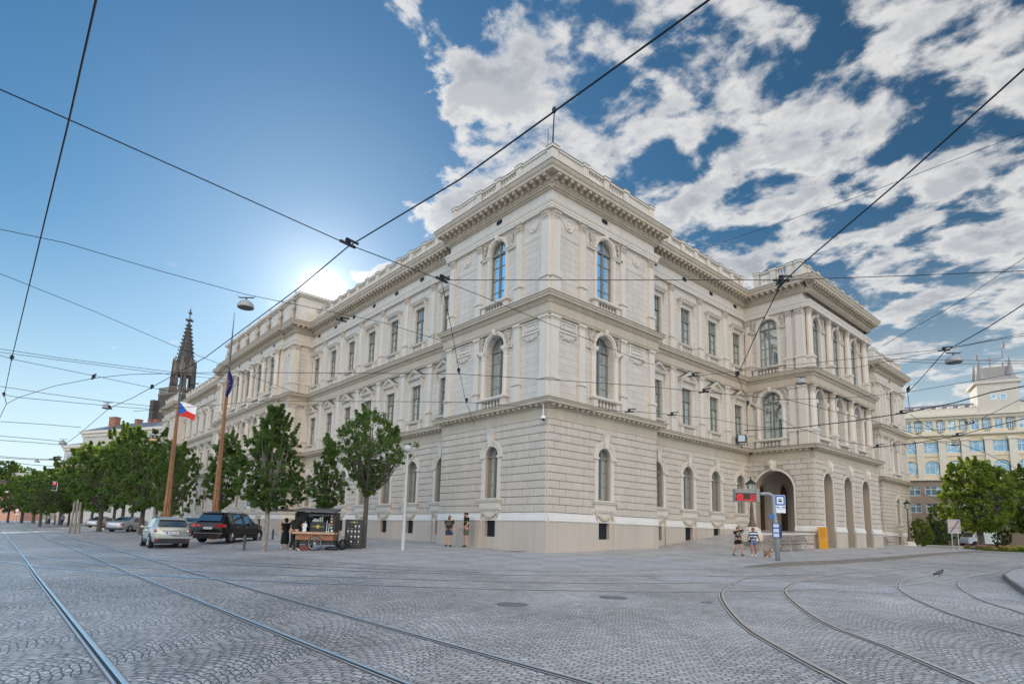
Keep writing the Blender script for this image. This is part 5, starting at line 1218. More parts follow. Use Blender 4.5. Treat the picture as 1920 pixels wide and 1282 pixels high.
for u, vf, vt, ul, ur, d, k, lb in av:
    p, H, rx = dims(u, vf, vt, ul, ur, d=d); tree_at(AV[k], p, lb, rz=u*.37, sc=(rx/2.35, rx/2.35, H/7.6), group='avenue trees')
# wooded hill at the far left, with the trees one can tell apart
mb = MB()
hc = at_d(-20, 900, 420); 
for i in range(13):
    for j in range(9):
        a = hc+RT*((i-6)*38-60)+Vector((FW.x,FW.y,0)).normalized()*((j-4)*30); mb.pt((a.x, a.y, max(-3, 30*math.exp(-((i-5.2)/3.2)**2-((j-5)/3.0)**2)-3)))
for i in range(12):
    for j in range(8): mb.face((i*9+j, (i+1)*9+j, (i+1)*9+j+1, i*9+j+1))
MHILL = mat('wooded_hillside', (0.03,0.05,0.018), .9, var=.4, vs=.1); struct(mb.build('hill', MHILL, recalc=False))
for u, v0, vt, ul, ur, d, k in ((6,920,862,-22,30,330,0),(23,915,868,8,44,335,2),(48,905,876,30,66,360,1),(75,912,882,55,96,330,0),(-20,925,870,-50,0,320,1),(98,922,893,80,118,345,2),(15,935,892,-20,40,290,1),(120,930,898,100,140,350,0)):
    p = at_d(u, v0, d); H = at_d(u, vt, d).z-p.z+5; rx = (ur-ul)/2*d/FPX; p.z -= 5; tree_at(AV[k], p, 'green tree crowning the wooded hill at the far left', rz=u*.7, sc=(rx/2.7, rx/2.7, H/8.0), group='hill trees', name='tree')
# right side: big sunlit plane tree, its neighbour and shrubs
p, H, rx = dims(1838, 1006, 855, 1770, 1900, d=62); BIG = make_tree('t', H, H*.18, rx, rnd, 520, 60, .23, MLF2, MBARK, 41, rt=.32, limbs=14, lump=.4)
tree_at(BIG, p, 'large sunlit plane tree in front of the yellow building', name='plane_tree')
p, H, rx = dims(1935, 1006, 866, 1866, 2010, d=68); tree_at(BIG, p, 'second plane tree cut by the right edge of the picture', rz=2.1, name='plane_tree')
SH = make_tree('t', 3.0, .15, 1.7, rnd, 150, 60, .16, MLF, MBARK, 51, rt=.07, limbs=7); SH2 = make_tree('t', 3.0, .15, 1.6, rnd, 150, 60, .17, MLF2, MBARK, 53, rt=.07, limbs=7)
for u, vf, vt, ul, ur, d, q, lb in ((1728,1013,973,1708,1748,60,SH2,'bright green bush at the far corner of the palace'),(1768,1004,948,1744,1794,75,SH,'dark rounded shrub left of the plane tree'),(1745,1006,985,1725,1765,78,SH,'low dark shrub between bush and rounded shrub'),(1880,1007,990,1868,1896,72,SH,'small shrub behind the flower bed')):
    p, H, rx = dims(u, vf, vt, ul, ur, d=d); tree_at(q, p, lb, 'shrub', rz=u*.2, sc=(rx/1.6, rx/1.6, H/2.9), name='shrub')
for u, lb in ((1735,'clipped low hedge left of the shrub'),(1785,'clipped low hedge right of the road sign')):
    p = at_d(u, 1008, 79); cl = [(x*.35-2.2, random.uniform(-.4,.4), random.uniform(.2,.9), .35) for x in range(13) for _ in range(4)]
    o = obj('hedge', leaf_mesh('hedge', cl, 60, .13, MLF, int(u)), None, (p.x, p.y, G(p.x, p.y)), math.atan2(RT.y, RT.x)); tag(o, lb, 'hedge')
# flower bed and grass in the square
MGRS = mat('lawn', (0.10,0.15,0.04), .9, var=.3, vs=2)
gp = [at_d(u, v, d) for u, v, d in ((1715,1016,60),(1840,1020,58),(1990,1022,56),(2000,1008,90),(1712,1006,90))]
mb = MB(); mb.poly([(p.x, p.y, G(p.x, p.y)+.03) for p in gp]); struct(mb.build('lawn', MGRS, recalc=False))
MFLO = [mat('pink_flowers', (0.45,0.12,0.25), .8), mat('yellow_flowers', (0.55,0.42,0.06), .8)]
p = at_d(1873, 1020, 54); cl = []; rgx = random.Random(4)
for _ in range(150): cl.append((rgx.uniform(-2.4,2.4), rgx.uniform(-1.2,1.2), rgx.uniform(.05,.35), .22))
fb = thing('flower_bed', 'low bed of yellow and pink flowers before the plane tree', 'flower bed', (p.x, p.y, G(p.x, p.y)), math.atan2(RT.y, RT.x))
obj('foliage', leaf_mesh('foliage', cl, 60, .10, MLF2, 3), fb); obj('pink_blossom', leaf_mesh('b', [(c[0],c[1],c[2]+.14,.16) for c in cl if c[0] < .8], 18, .07, MFLO[0], 5), fb); obj('yellow_blossom', leaf_mesh('b', [(c[0],c[1],c[2]+.14,.16) for c in cl if c[0] > -1.3], 18, .07, MFLO[1], 6), fb)
for u, d, lb in ((1832,56,'pale stone block left of the flower bed'),(1912,55,'pale stone block at the right end of the flower bed')):
    p = at_d(u, 1020, d); mb = MB(); mb.bblock(-.3,.3,-.25,.25,-.1,.38,.03); o = mb.build('stone_block', MTRIM); o.location = (p.x, p.y, G(p.x, p.y)); o.rotation_euler = (0,0,.8); tag(o, lb, 'stone block', 'stone blocks by the flower bed')

# ================================================================ VEHICLES
def m_paint(name, c, metal=.0, rough=.3): return mat(name, c, rough, metal, coat=1.0, spec=.5)
MTYRE = mat('tyre_rubber', (0.015,0.015,0.016), .8); MRIM = mat('alloy_rim', (0.45,0.46,0.47), .3, .9); MTRIMB = mat('black_trim', (0.018,0.018,0.02), .55)
MCG = bpy.data.materials.new('car_glass'); MCG.use_nodes = True; _b = MCG.node_tree.nodes['Principled BSDF']; _b.inputs['Base Color'].default_value = (0.02,0.03,0.035,1); _b.inputs['Roughness'].default_value = .03; _b.inputs['Specular IOR Level'].default_value = 1.0; _b.inputs['Coat Weight'].default_value = 1
MRED = mat('red_lens', (0.45,0.012,0.012), .2, coat=1.0); MCLR = mat('clear_lens', (0.7,0.7,0.72), .15, coat=1); MPLATE = mat('number_plate', (0.75,0.76,0.78), .4); MEU = mat('plate_blue', (0.02,0.08,0.40), .5); MINK = mat('black_ink', (0.01,0.01,0.012), .6)
def interp(tab, x):
    for (a, ya), (b, yb_) in zip(tab, tab[1:]):
        if x <= b: t = (x-a)/(b-a); t = t*t*(3-2*t)*.35+t*.65; return ya+(yb_-ya)*t
    return tab[-1][1]
def text_mesh(s, size, m, depth=0.0):
    cu = bpy.data.curves.new('txt', 'FONT'); cu.body = s; cu.size = size; cu.align_x = 'CENTER'; cu.align_y = 'CENTER'; cu.extrude = depth
    o = bpy.data.objects.new('txt', cu); col.objects.link(o); me = bpy.data.meshes.new_from_object(o); bpy.data.objects.remove(o); bpy.data.curves.remove(cu); me.materials.clear(); me.materials.append(m); return me
def make_car(name, label, cat, loc, head, L, W, H, kind, paint, plate=None, cladding=False, group='cars by the kerb', lwr=.17):
    """x forward, rear at -L/2; kind: suv, crossover, saloon"""
    c = thing(name, label, cat, loc, head, group); h = L/2; rw = .36 if kind == 'suv' else (.345 if kind == 'crossover' else .33); ax_f, ax_r = h-.88, -h+(.93 if kind != 'saloon' else 1.02)
    if kind == 'saloon':
        top = [(-h,.80),(-h+.12,.98),(-h+.75,1.04),(-h+1.75,H-.05),(-h+2.3,H),(-h+3.0,H-.03),(-h+3.75,.98),(h-.5,.84),(h,.60)]; belt = [(-h,.80),(-h+.4,.93),(0,.92),(h-1.2,.86),(h,.58)]; g0, g1 = -h+.80, -h+3.75
    elif kind == 'crossover':
        top = [(-h,.95),(-h+.08,1.08),(-h+.42,H-.12),(-h+.75,H-.02),(-h+1.8,H),(-h+2.5,H-.05),(-h+3.35,1.08),(h-.45,.95),(h,.62)]; belt = [(-h,.95),(-h+.3,1.04),(0,.99),(h-1.0,.93),(h,.6)]; g0, g1 = -h+.10, -h+3.35
    else:
        top = [(-h,1.0),(-h+.06,1.15),(-h+.38,H-.10),(-h+.62,H),(-h+2.2,H+.01),(-h+2.9,H-.07),(-h+3.55,1.18),(h-.35,1.08),(h,.72)]; belt = [(-h,1.02),(-h+.3,1.10),(0,1.10),(h-1.0,1.05),(h,.7)]; g0, g1 = -h+.08, -h+3.55
    wtab = [(-h,W*.80/2),(-h+.18,W*.94/2),(-h+.7,W/2),(h-1.0,W/2),(h-.3,W*.92/2),(h,W*.70/2)]
    zlow = .24 if kind == 'saloon' else .30
    def sect(x):
        w_ = interp(wtab, x); zb = interp(belt, x); zt = max(interp(top, x), zb+.01); k = min(1, (zt-zb)/(H-zb)); wr = w_*(1-.27*k)-.02
        return [(w_*.88, zlow), (w_*.985, zlow+.10), (w_, zlow+.32), (w_, (zlow+zb)/2+.12), (w_*.985, zb-.05), (w_*.95, zb), (w_*.95*(1-.55)+wr*.55, zb+(zt-zb)*.55), (wr, zb+(zt-zb)*.90), (wr-.06, zt-.012*k), (wr*.5, zt+.012), (0, zt+.02)]
    n = 34; X = [-h+L*i/n for i in range(n+1)]
    mb = MB(); mb.sm = True; rows = []
    for x in X:
        s = sect(x); full = s+[(-y, z) for y, z in s[-2::-1]]; rows.append([mb.pt((x, y, z)) for y, z in full])
    for a, b in zip(rows, rows[1:]):
        for i in range(len(a)-1): mb.face((a[i], a[i+1], b[i+1], b[i]))
    mb.face(rows[0][::-1]); mb.face(rows[-1]); body = mb.build('body', paint, c)
    def surf(x, t, off=.012):
        w_ = interp(wtab, x); zb = interp(belt, x); zt = interp(top, x); k = min(1, max(0,(zt-zb))/(H-zb)); wr = w_*(1-.27*k)-.02; z = zb+(zt-zb)*t
        return (w_*.95*(1-t)+wr*t+off, z)
    # side glass, in panes
    def side_pane(xa, xb, s, slant_a=0, slant_b=0):
        mb = MB(); N = 8; lo = []; hi = []
        for i in range(N+1):
            x = xa+(xb-xa)*i/N; zb = interp(belt, x); zt = interp(top, x); tt = .86
            y0, z0 = surf(x, .07); 
            xt = x+slant_a*(1-i/N)+slant_b*(i/N); y1, z1 = surf(xt, tt)
            lo.append(mb.pt((x, s*y0, z0))); hi.append(mb.pt((xt, s*y1, z1)))
        for i in range(N): mb.face((lo[i], lo[i+1], hi[i+1], hi[i]))
        mb.build('side_window', MCG, c, False)
    for s in (-1, 1):
        if kind == 'saloon': side_pane(g0+.75, g0+1.55, s, .35, 0); side_pane(g0+1.63, g1-.35, s, 0, -.55)
        elif kind == 'crossover': side_pane(g0+.45, g0+.95, s, .12, 0); side_pane(g0+1.03, g0+1.85, s); side_pane(g0+1.93, g1-.25, s, 0, -.60)
        else: side_pane(g0+.42, g0+.98, s, .08, 0); side_pane(g0+1.06, g0+1.95, s); side_pane(g0+2.03, g1-.30, s, 0, -.42)
        mb = MB(); xm = g1-.62; y, z = surf(xm, 0.0, .0); mb.ell((xm, s*(y+.14), z+.10), (.07,.12,.08), 8, 6); mb.build('wing_mirror', paint if kind != 'suv' else MTRIMB, c)
        for xx in ((g0+1.35, g0+2.35) if kind != 'saloon' else (g0+1.3, g0+2.25)): mb = MB(); y = interp(wtab, xx)+.012; zb = interp(belt, xx); mb.box(xx-.09, xx+.09, s*y-.015, s*y+.015, zb-.17, zb-.14); mb.build('door_handle', MRIM, c)
    # rear screen and windscreen
    def screen(xa, xb, nm, wk=.80):
        mb = MB(); N = 6; rr = []
        for i in range(N+1):
            x = xa+(xb-xa)*i/N; s = sect(x); zt = s[-1][1]; wr = s[7][0]*wk; rr.append([mb.pt((x-.0, y, zt+.012-abs(y)**3*.02)) for y in (-wr, -wr*.5, 0, wr*.5, wr)])
        for a, b in zip(rr, rr[1:]):
            for i in range(4): mb.face((a[i], a[i+1], b[i+1], b[i]))
        mb.build(nm, MCG, c, False)
    if kind == 'saloon': screen(g0+.12, g0+.93, 'rear_window', .92); screen(-h+3.05, g1-.05, 'windscreen', .9)
    else:
        xr0, xr1 = -h+.10, -h+.40; za, zb_ = interp(top, -h+.10)+.02, interp(top, -h+.38)
        mb = MB(); wr = W*.36; P = [(-h+.055, -wr*1.05, za+.03), (-h+.055, wr*1.05, za+.03), (-h+.36, wr*.92, zb_-.04), (-h+.36, -wr*.92, zb_-.04)]; off = Vector((-.035,0,.02)); mb.poly([Vector(q)+off for q in P]); mb.build('rear_window', MCG, c, False)
        screen(-h+2.55, g1-.05, 'windscreen', .9)
        mb = MB(); mb.box(-h+.28, -h+.62, -W*.33, W*.33, zb_+.02, zb_+.07); mb.build('roof_spoiler', paint, c)
        for s in (-1, 1): mb = MB(); mb.tube([(-h+.7, s*W*.33, H+.02), (-h+1.2, s*W*.33, H+.06), (-h+2.2, s*W*.33, H+.05), (-h+2.6, s*W*.33, H-.02)], .018, 6); mb.build('roof_rail', MRIM if kind == 'suv' else paint, c)
    # wheels
    for xw in (ax_f, ax_r):
        for s in (-1, 1):
            wo = obj('wheel', None, c); yw = s*(W/2-.10)
            mb = MB(); mb.lathe((xw, yw-s*.11, rw), [(rw*.7,0),(rw*.97,.0),(rw,.03),(rw,.19),(rw*.96,.222),(rw*.68,.225),(rw*.66,.20)], 22, (0,s,0)); mb.build('tyre', MTYRE, wo)
            mb = MB(); mb.lathe((xw, yw+s*.075, rw), [(rw*.67,0),(rw*.67,.03),(rw*.60,.04),(rw*.58,.015),(.01,.012)], 20, (0,s,0))
            for k in range(5):
                a = 2*math.pi*k/5+.3; mb.tube([(xw+math.cos(a)*.04, yw+s*.115, rw+math.sin(a)*.04), (xw+math.cos(a)*rw*.61, yw+s*.11, rw+math.sin(a)*rw*.61)], [.045,.032], 5)
            mb.build('rim', MRIM, wo)
            mb = MB(); N = 16; r0, r1 = rw+.02, rw+.085; yy = interp(wtab, xw)
            for i in range(N):
                t0 = math.pi*i/N; t1 = math.pi*(i+1)/N; q = [(xw+r*math.cos(t), s*(yy+.010), rw+r*math.sin(t)) for r, t in ((r0,t0),(r0,t1),(r1,t1),(r1,t0))]; mb.poly(q)
            # dark wheel well disc just inside the arch
            mb.mi = 1; mb.poly([(xw+r0*1.02*math.cos(2*math.pi*i/20), s*(yy+.006), rw+r0*1.02*math.sin(2*math.pi*i/20)) for i in range(20) if math.sin(2*math.pi*i/20) > -.7])
            mb.build('wheel_arch', [MTRIMB if (cladding or kind == 'suv') else paint, MTRIMB], c, False)
    # lamps, bumper, plate
    zl = interp(belt, -h)-.02
    for s in (-1, 1):
        if kind == 'crossover': mb = MB(); mb.ell((-h+.10, s*W*.405, zl-.04), (.12,.13,.085), 12, 8); mb.build('tail_lamp', MRED, c); mb = MB(); mb.ell((-h+.02, s*W*.385, zl-.035), (.06,.06,.05), 8, 6); mb.build('reverse_lamp', MCLR, c)
        elif kind == 'suv': mb = MB(); mb.box(-h-.02, -h+.26, s*W*.455-.10 if s > 0 else s*W*.455-.10, s*W*.455+.10 if s > 0 else s*W*.455+.10, zl-.08, zl+.09); mb.build('tail_lamp', MRED, c); mb = MB(); mb.box(-h-.03, -h+.02, s*W*.31-.16, s*W*.31+.16, zl-.05, zl+.05); mb.build('tail_lamp', MRED, c)
        else: mb = MB(); mb.box(-h-.015, -h+.20, s*W*.40-.13, s*W*.40+.13, zl-.13, zl+.0); mb.build('tail_lamp', MRED, c)
        mb = MB(); mb.ell((h-.20, s*W*.36, interp(top, h-.2)-.14), (.16,.16,.08), 10, 6); mb.build('headlight', MCLR, c)
        if kind != 'saloon': mb = MB(); mb.lathe((-h-.035, s*W*.38, .46), [(.045,0),(.045,.04)], 10, (1,0,0)); mb.build('reflector', MRED, c)
    mb = MB(); mb.box(-h-.03, -h+.25, -W*.43, W*.43, zlow-.04, .50 if kind != 'saloon' else .36); mb.build('bumper', MTRIMB, c); mb = MB(); mb.box(h-.3, h+.01, -W*.36, W*.36, zlow-.04, .46); mb.build('bumper', MTRIMB, c)
    if kind != 'saloon': mb = MB(); mb.box(-h-.045, -h+.15, -W*.44, W*.44, .54, .60); mb.build('bumper_trim', MRIM if kind == 'suv' else paint, c)
    mb = MB(); mb.box(-h-.05, -h+.05, -.27, .27, zl-.20, zl-.08) ; pl = mb.build('number_plate', MPLATE, c)
    mb = MB(); mb.box(-h-.054, -h-.05, .225, .268, zl-.198, zl-.082); mb.build('plate_band', MEU, pl)
    if plate: o = obj('plate_text', text_mesh(plate, .105, MINK), pl, (-h-.056, -.02, zl-.14)); o.rotation_euler = (R(90), 0, R(-90))
    for s in (-1, 1):
        mb = MB(); x0_, x1_ = ax_r+rw+.1, ax_f-rw-.1; mb.box(x0_, x1_, s*W/2-.03, s*W/2+.012, zlow+.0, zlow+.13); mb.build('sill', MTRIMB if (cladding or kind == 'suv') else paint, c)
    return c
def car_place(u, v, head, L, W, side, axle_r):
    """centre of a car whose rear wheel on the given side touches the ground at photo pixel (u, v)"""
    p = hit(u, v); x, y = -L/2+axle_r, side*(W/2); return Vector((p.x-(math.cos(head)*x-math.sin(head)*y), p.y-(math.sin(head)*x+math.cos(head)*y), G(p.x, p.y)))
PSIL = m_paint('champagne_silver_paint', (0.42,0.43,0.40), .55, .28); PBLK = mat('black_paint', (0.004,0.004,0.005), .25, 0, spec=.35, coat=.12); PSIL2 = m_paint('silver_paint', (0.46,0.47,0.49), .55, .3); PGRY = m_paint('grey_paint', (0.20,0.22,0.24), .5, .3); PDRK = m_paint('dark_blue_paint', (0.02,0.03,0.045), .3, .3); PWH = m_paint('white_paint', (0.78,0.80,0.83), 0, .35)
hd = R(178); make_car('crossover_car', 'silver crossover driving away beside the black off-roader, licence plate showing', 'car', car_place(277, 1027, hd, 4.33, 1.78, 1, .93), hd, 4.33, 1.78, 1.60, 'crossover', PSIL, '7B0 1043', True)
hd = R(133); make_car('off_road_car', 'large black off-roader parked nose towards the palace', 'car', car_place(434, 1018, hd, 4.82, 1.94, -1, .93), hd, 4.82, 1.94, 1.78, 'suv', PBLK, '5B2 8036')
hd = R(133); make_car('saloon_car', 'grey saloon parked between the silver crossover and the black off-roader', 'car', car_place(366, 1003, hd, 4.6, 1.8, -1, 1.02), hd, 4.6, 1.8, 1.46, 'saloon', PGRY)
hd = R(136); make_car('saloon_car', 'silver saloon parked directly left of the silver crossover', 'car', car_place(243, 997, hd, 5.0, 1.88, -1, 1.02), hd, 5.0, 1.88, 1.46, 'saloon', PSIL2)
hd = R(138); make_car('saloon_car', 'pale silver saloon parked leftmost under the avenue trees', 'car', car_place(192, 989, hd, 4.8, 1.84, -1, 1.02), hd, 4.8, 1.84, 1.46, 'saloon', PSIL2)
hd = R(140); make_car('saloon_car', 'dark saloon half hidden beyond the leftmost silver saloon', 'car', car_place(190, 983.5, hd, 4.6, 1.8, -1, 1.02), hd, 4.6, 1.8, 1.45, 'saloon', PDRK)
# white van and a pale car behind the plane tree
p = at_d(1838, 1009, 76); vz = G(p.x, p.y); vh_ = math.atan2(-RT.y, -RT.x)
van = thing('delivery_van', 'white delivery van standing behind the plane tree', 'van', (p.x, p.y, vz), vh_)
mb = MB(); prof = [(-2.2,.35),(-2.25,1.0),(-2.15,1.88),(.7,1.95),(1.15,1.80),(1.75,1.15),(2.2,1.0),(2.3,.6),(2.28,.35)]; a = [mb.pt((x,-.92+(.08 if z > 1.3 else 0),z)) for x, z in prof]; b = [mb.pt((x,.92-(.08 if z > 1.3 else 0),z)) for x, z in prof]
for i in range(len(prof)): j = (i+1) % len(prof); mb.face((a[i],a[j],b[j],b[i]))
mb.face(a); mb.face(b[::-1]); mb.build('body', PWH, van)
for s in (-1,1):
    mb = MB(); mb.poly([(.45,s*.925,1.15),(1.6,s*.925,1.15),(1.12,s*.87,1.68),(.45,s*.87,1.68)]); mb.build('side_window', MCG, van, False)
    for x in (-1.4,1.45): mb = MB(); mb.lathe((x,s*.80,.33),[(.2,0),(.33,0),(.33,.17),(.2,.18),(.02,.16)],18,(0,s,0)); mb.build('wheel', [MTYRE], van)
mb = MB(); mb.poly([(1.17,-.8,1.79),(1.17,.8,1.79),(1.74,.86,1.17),(1.74,-.86,1.17)]); mb.build('windscreen', MCG, van, False)
hd = vh_; p = at_d(1804, 1009, 80); make_car('hatchback_car', 'pale blue car partly seen left of the white van', 'car', Vector((p.x, p.y, G(p.x, p.y))), hd, 4.0, 1.7, 1.45, 'saloon', m_paint('pale_blue_paint', (0.45,0.52,0.60), .3, .3), group='cars in the square')
# ================================================================ PEOPLE
def skin_obj(name, verts, edges, rad, m, parent, sub=1, root=0):
    rad = [tuple(q*1.14 for q in r) if isinstance(r, tuple) else r*1.14 for r in rad]; me = bpy.data.meshes.new(name); me.from_pydata(verts, edges, []); o = obj(name, me, parent)
    md = o.modifiers.new('skin', 'SKIN'); sk = me.skin_vertices[0].data if me.skin_vertices else None
    if sk is None:
        bm = bmesh.new(); bm.from_mesh(me); bm.verts.layers.skin.verify(); bm.to_mesh(me); bm.free(); sk = me.skin_vertices[0].data
    for i, r in enumerate(rad):
        r = r if isinstance(r, tuple) else (r, r); sk[i].radius = r; sk[i].use_root = (i == root)
    md.use_smooth_shade = True
    if sub: s = o.modifiers.new('sub', 'SUBSURF'); s.levels = sub; s.render_levels = sub
    dg = bpy.context.evaluated_depsgraph_get(); dg.update(); ev = o.evaluated_get(dg); m2 = bpy.data.meshes.new_from_object(ev); o.modifiers.clear(); o.data = m2; m2.materials.clear(); m2.materials.append(m)
    for p in m2.polygons: p.use_smooth = True
    return o
MSK = mat('skin', (0.50,0.28,0.20), .55); MSK2 = mat('tanned_skin', (0.40,0.19,0.12), .55)
def person(label, loc, rz, h, P, skin, parts, hair=None, hairstyle='short', beard=None, group=None, cap=None):
    """P: joint overrides in metres for a 1.75 m body; x right, y forward, z up. parts: clothing specs"""
    k = h/1.75; t = thing('person', label, 'person', loc, rz, group); t.scale = (1.13, 1.10, 1.0)
    J = dict(pel=(0,0,.96), sp=(0,0,1.14), ch=(0,.0,1.34), nk=(0,-.005,1.475), hd0=(0,.012,1.55), hd1=(0,.022,1.635), hd2=(0,.012,1.71),
             sl=(-.175,0,1.415), sr=(.175,0,1.415), el=(-.235,-.02,1.13), er=(.235,-.02,1.13), wl=(-.25,.06,.88), wr=(.25,.06,.88), hl=(-.25,.09,.80), hr=(.25,.09,.80),
             pl=(-.095,0,.93), pr=(.095,0,.93), kl=(-.105,.02,.50), kr=(.105,.02,.50), al=(-.11,-.02,.09), ar=(.11,-.02,.09), tl=(-.13,.13,.035), tr=(.13,.13,.035))
    J.update(P); J = {n: (x*k, y*k, z*k) for n, (x, y, z) in J.items()}
    R_ = dict(pel=(.145,.105), sp=(.125,.09), ch=(.15,.10), nk=.052, hd0=(.062,.07), hd1=(.074,.092), hd2=(.055,.07), sl=.058, sr=.058, el=.040, er=.040, wl=.028, wr=.028, hl=(.036,.02), hr=(.036,.02), pl=.088, pr=.088, kl=.056, kr=.056, al=.038, ar=.038, tl=(.04,.022), tr=(.04,.022))
    E = [('pel','sp'),('sp','ch'),('ch','nk'),('nk','hd0'),('hd0','hd1'),('hd1','hd2'),('ch','sl'),('sl','el'),('el','wl'),('wl','hl'),('ch','sr'),('sr','er'),('er','wr'),('wr','hr'),('pel','pl'),('pl','kl'),('kl','al'),('al','tl'),('pel','pr'),('pr','kr'),('kr','ar'),('ar','tr')]
    names = list(J); vs = [J[n] for n in names]; rad = [(R_[n][0]*k, R_[n][1]*k) if isinstance(R_[n], tuple) else R_[n]*k for n in names]; ed = [(names.index(a), names.index(b)) for a, b in E]
    for s, hn, wn in ((-1,'hl','wl'),(1,'hr','wr')):     # fingers and thumb, slightly curled
        H_ = Vector(J[hn]); d = (H_-Vector(J[wn])).normalized(); side = Vector((0,1,0)) if abs(d.y) < .7 else Vector((0,0,1)); side = (side-d*side.dot(d)).normalized(); inn = d.cross(side)*(1 if s < 0 else -1)
        for i, (o_, L_) in enumerate(((-.027,.058),(-.009,.070),(.009,.074),(.027,.066))):
            b0 = len(vs); vs += [tuple(H_+side*o_*k+d*.018*k), tuple(H_+side*o_*k*1.1+d*(.018+L_*.55)*k), tuple(H_+side*o_*k*1.1+d*(.018+L_)*k+inn*.016*k)]; rad += [.0095*k, .0085*k, .0065*k]; ed += [(names.index(hn), b0), (b0, b0+1), (b0+1, b0+2)]
        b0 = len(vs); vs += [tuple(H_+side*.045*k-d*.005*k), tuple(H_+side*.060*k+d*.030*k)]; rad += [.011*k, .008*k]; ed += [(names.index(hn), b0), (b0, b0+1)]
    skin_obj('body', vs, ed, rad, skin, t)
    for nm, chain, r, m in parts:
        ns = list(dict.fromkeys(n for e in chain for n in e)); v = []; rr = []
        for n in ns:
            if '@' in n: a, b, f = n.split('@'); f = float(f); p = Vector(J[a]).lerp(Vector(J[b]), f)
            else: p = Vector(J[n])
            v.append(tuple(p)); q = r.get(n, .06); rr.append((q[0]*k, q[1]*k) if isinstance(q, tuple) else q*k)
        skin_obj(nm, v, [(ns.index(a), ns.index(b)) for a, b in chain], rr, m, t)
    hd = Vector(J['hd1'])
    if hair:
        mb = MB(); mb.sm = True
        if hairstyle == 'short': mb.ell(hd+Vector((0,-.018,.035))*k, (.083*k,.100*k,.078*k), 14, 9)
        elif hairstyle == 'bob': mb.ell(hd+Vector((0,-.02,.03))*k, (.098*k,.112*k,.088*k), 14, 9); mb.ell(hd+Vector((0,-.06,-.05))*k, (.085*k,.06*k,.09*k), 12, 8)
        elif hairstyle == 'long': mb.ell(hd+Vector((0,-.02,.03))*k, (.092*k,.108*k,.088*k), 14, 9); mb.ell(hd+Vector((0,-.075,-.16))*k, (.10*k,.055*k,.22*k), 12, 8)
        mb.build('hair', hair, t)
    if beard: mb = MB(); mb.sm = True; mb.ell(hd+Vector((0,.052,-.075))*k, (.058*k,.050*k,.062*k), 12, 8); mb.build('beard', beard, t)
    if cap:
        mb = MB(); mb.sm = True; mb.ell(hd+Vector((0,-.004,.055))*k, (.092*k,.108*k,.062*k), 14, 8); mb.build('cap', cap, t); mb = MB(); mb.box(-.06*k,.06*k,.08*k,.17*k,.040*k,.052*k); mb.v = [(x+hd.x, y+hd.y, z+hd.z) for x, y, z in mb.v]; mb.build('cap_peak', cap, t)
    # face
    mb = MB(); mb.ell(hd+Vector((0,.104,-.012))*k, (.012*k,.018*k,.024*k), 8, 6); mb.build('nose', skin, t)
    for s in (-1, 1): mb = MB(); mb.ell(hd+Vector((s*.031,.088,.014))*k, (.011*k,.008*k,.008*k), 8, 6); mb.build('eye', MINK, t); mb = MB(); mb.ell(hd+Vector((s*.079,.0,-.005))*k, (.012*k,.024*k,.032*k), 8, 6); mb.build('ear', skin, t)
    mb = MB(); mb.ell(hd+Vector((0,.089,-.052))*k, (.022*k,.008*k,.006*k), 8, 6); mb.build('mouth', mat('lips', (.30,.10,.08), .5), t)
    return t, J, k
def shirt(r=.012): return [('sp@pel@1.05','sp'),('sp','ch'),('ch','ch@nk@0.55'),('ch','sl'),('ch','sr'),('sl','sl@el@0.62'),('sr','sr@er@0.62')], {'sp@pel@1.05':(.178,.135),'sp':(.168,.130),'ch':(.192,.135),'ch@nk@0.55':(.120,.085),'sl':.092,'sr':.092,'sl@el@0.62':.080,'sr@er@0.62':.080}
def shorts(f=.8): return [('pel','sp@pel@0.3'),('pel','pl'),('pel','pr'),('pl',f'pl@kl@{f}'),('pr',f'pr@kr@{f}')], {'pel':(.165,.125),'sp@pel@0.3':(.150,.112),'pl':.108,'pr':.108,f'pl@kl@{f}':.092,f'pr@kr@{f}':.092}
def trousers(w_=.07): return [('pel','sp@pel@0.3'),('pel','pl'),('pel','pr'),('pl','kl'),('pr','kr'),('kl','kl@al@0.92'),('kr','kr@ar@0.92')], {'pel':(.160,.122),'sp@pel@0.3':(.148,.112),'pl':.105,'pr':.105,'kl':w_,'kr':w_,'kl@al@0.92':w_*.85,'kr@ar@0.92':w_*.85}
def shoes(m): return [('shoe', [('al@tl@0.0','tl@al@-0.12')], {'al@tl@0.0':(.05,.05),'tl@al@-0.12':(.05,.032)}, m), ('shoe', [('ar@tr@0.0','tr@ar@-0.12')], {'ar@tr@0.0':(.05,.05),'tr@ar@-0.12':(.05,.032)}, m)]
def cl(nm, spec, m): return (nm, spec[0], spec[1], m)
MBT = mat('charcoal_tshirt', (0.035,0.032,0.028), .9, var=.1, vs=20); MBT2 = mat('black_cloth', (0.012,0.012,0.013), .9); MNAVY = mat('navy_shorts', (0.02,0.05,0.09), .85); MCAMO = mat('camouflage_cloth', (0.10,0.10,0.06), .9, var=.9, vs=14); MSHO = mat('black_shoe', (0.012,0.012,0.012), .7); MSHW = mat('white_shoe', (0.7,0.7,0.7), .6)
MHAIR = mat('dark_hair', (0.02,0.014,0.010), .7); MHAIRB = mat('brown_hair', (0.12,0.055,0.03), .7); MHAIRR = mat('short_reddish_hair', (0.20,0.09,0.08), .8); MSTR = None
def place(u, v, vtop, fn=None):
    p = hit(u, v, fn); dep = (p-CAM).dot(FW); return p, (v-vtop)*dep/FPX*.985
FACE = math.atan2(-RT.y, -RT.x)             # rotation that turns a figure's front to the camera
p, h = place(841, 1024.5, 965); h = min(h, 1.92)
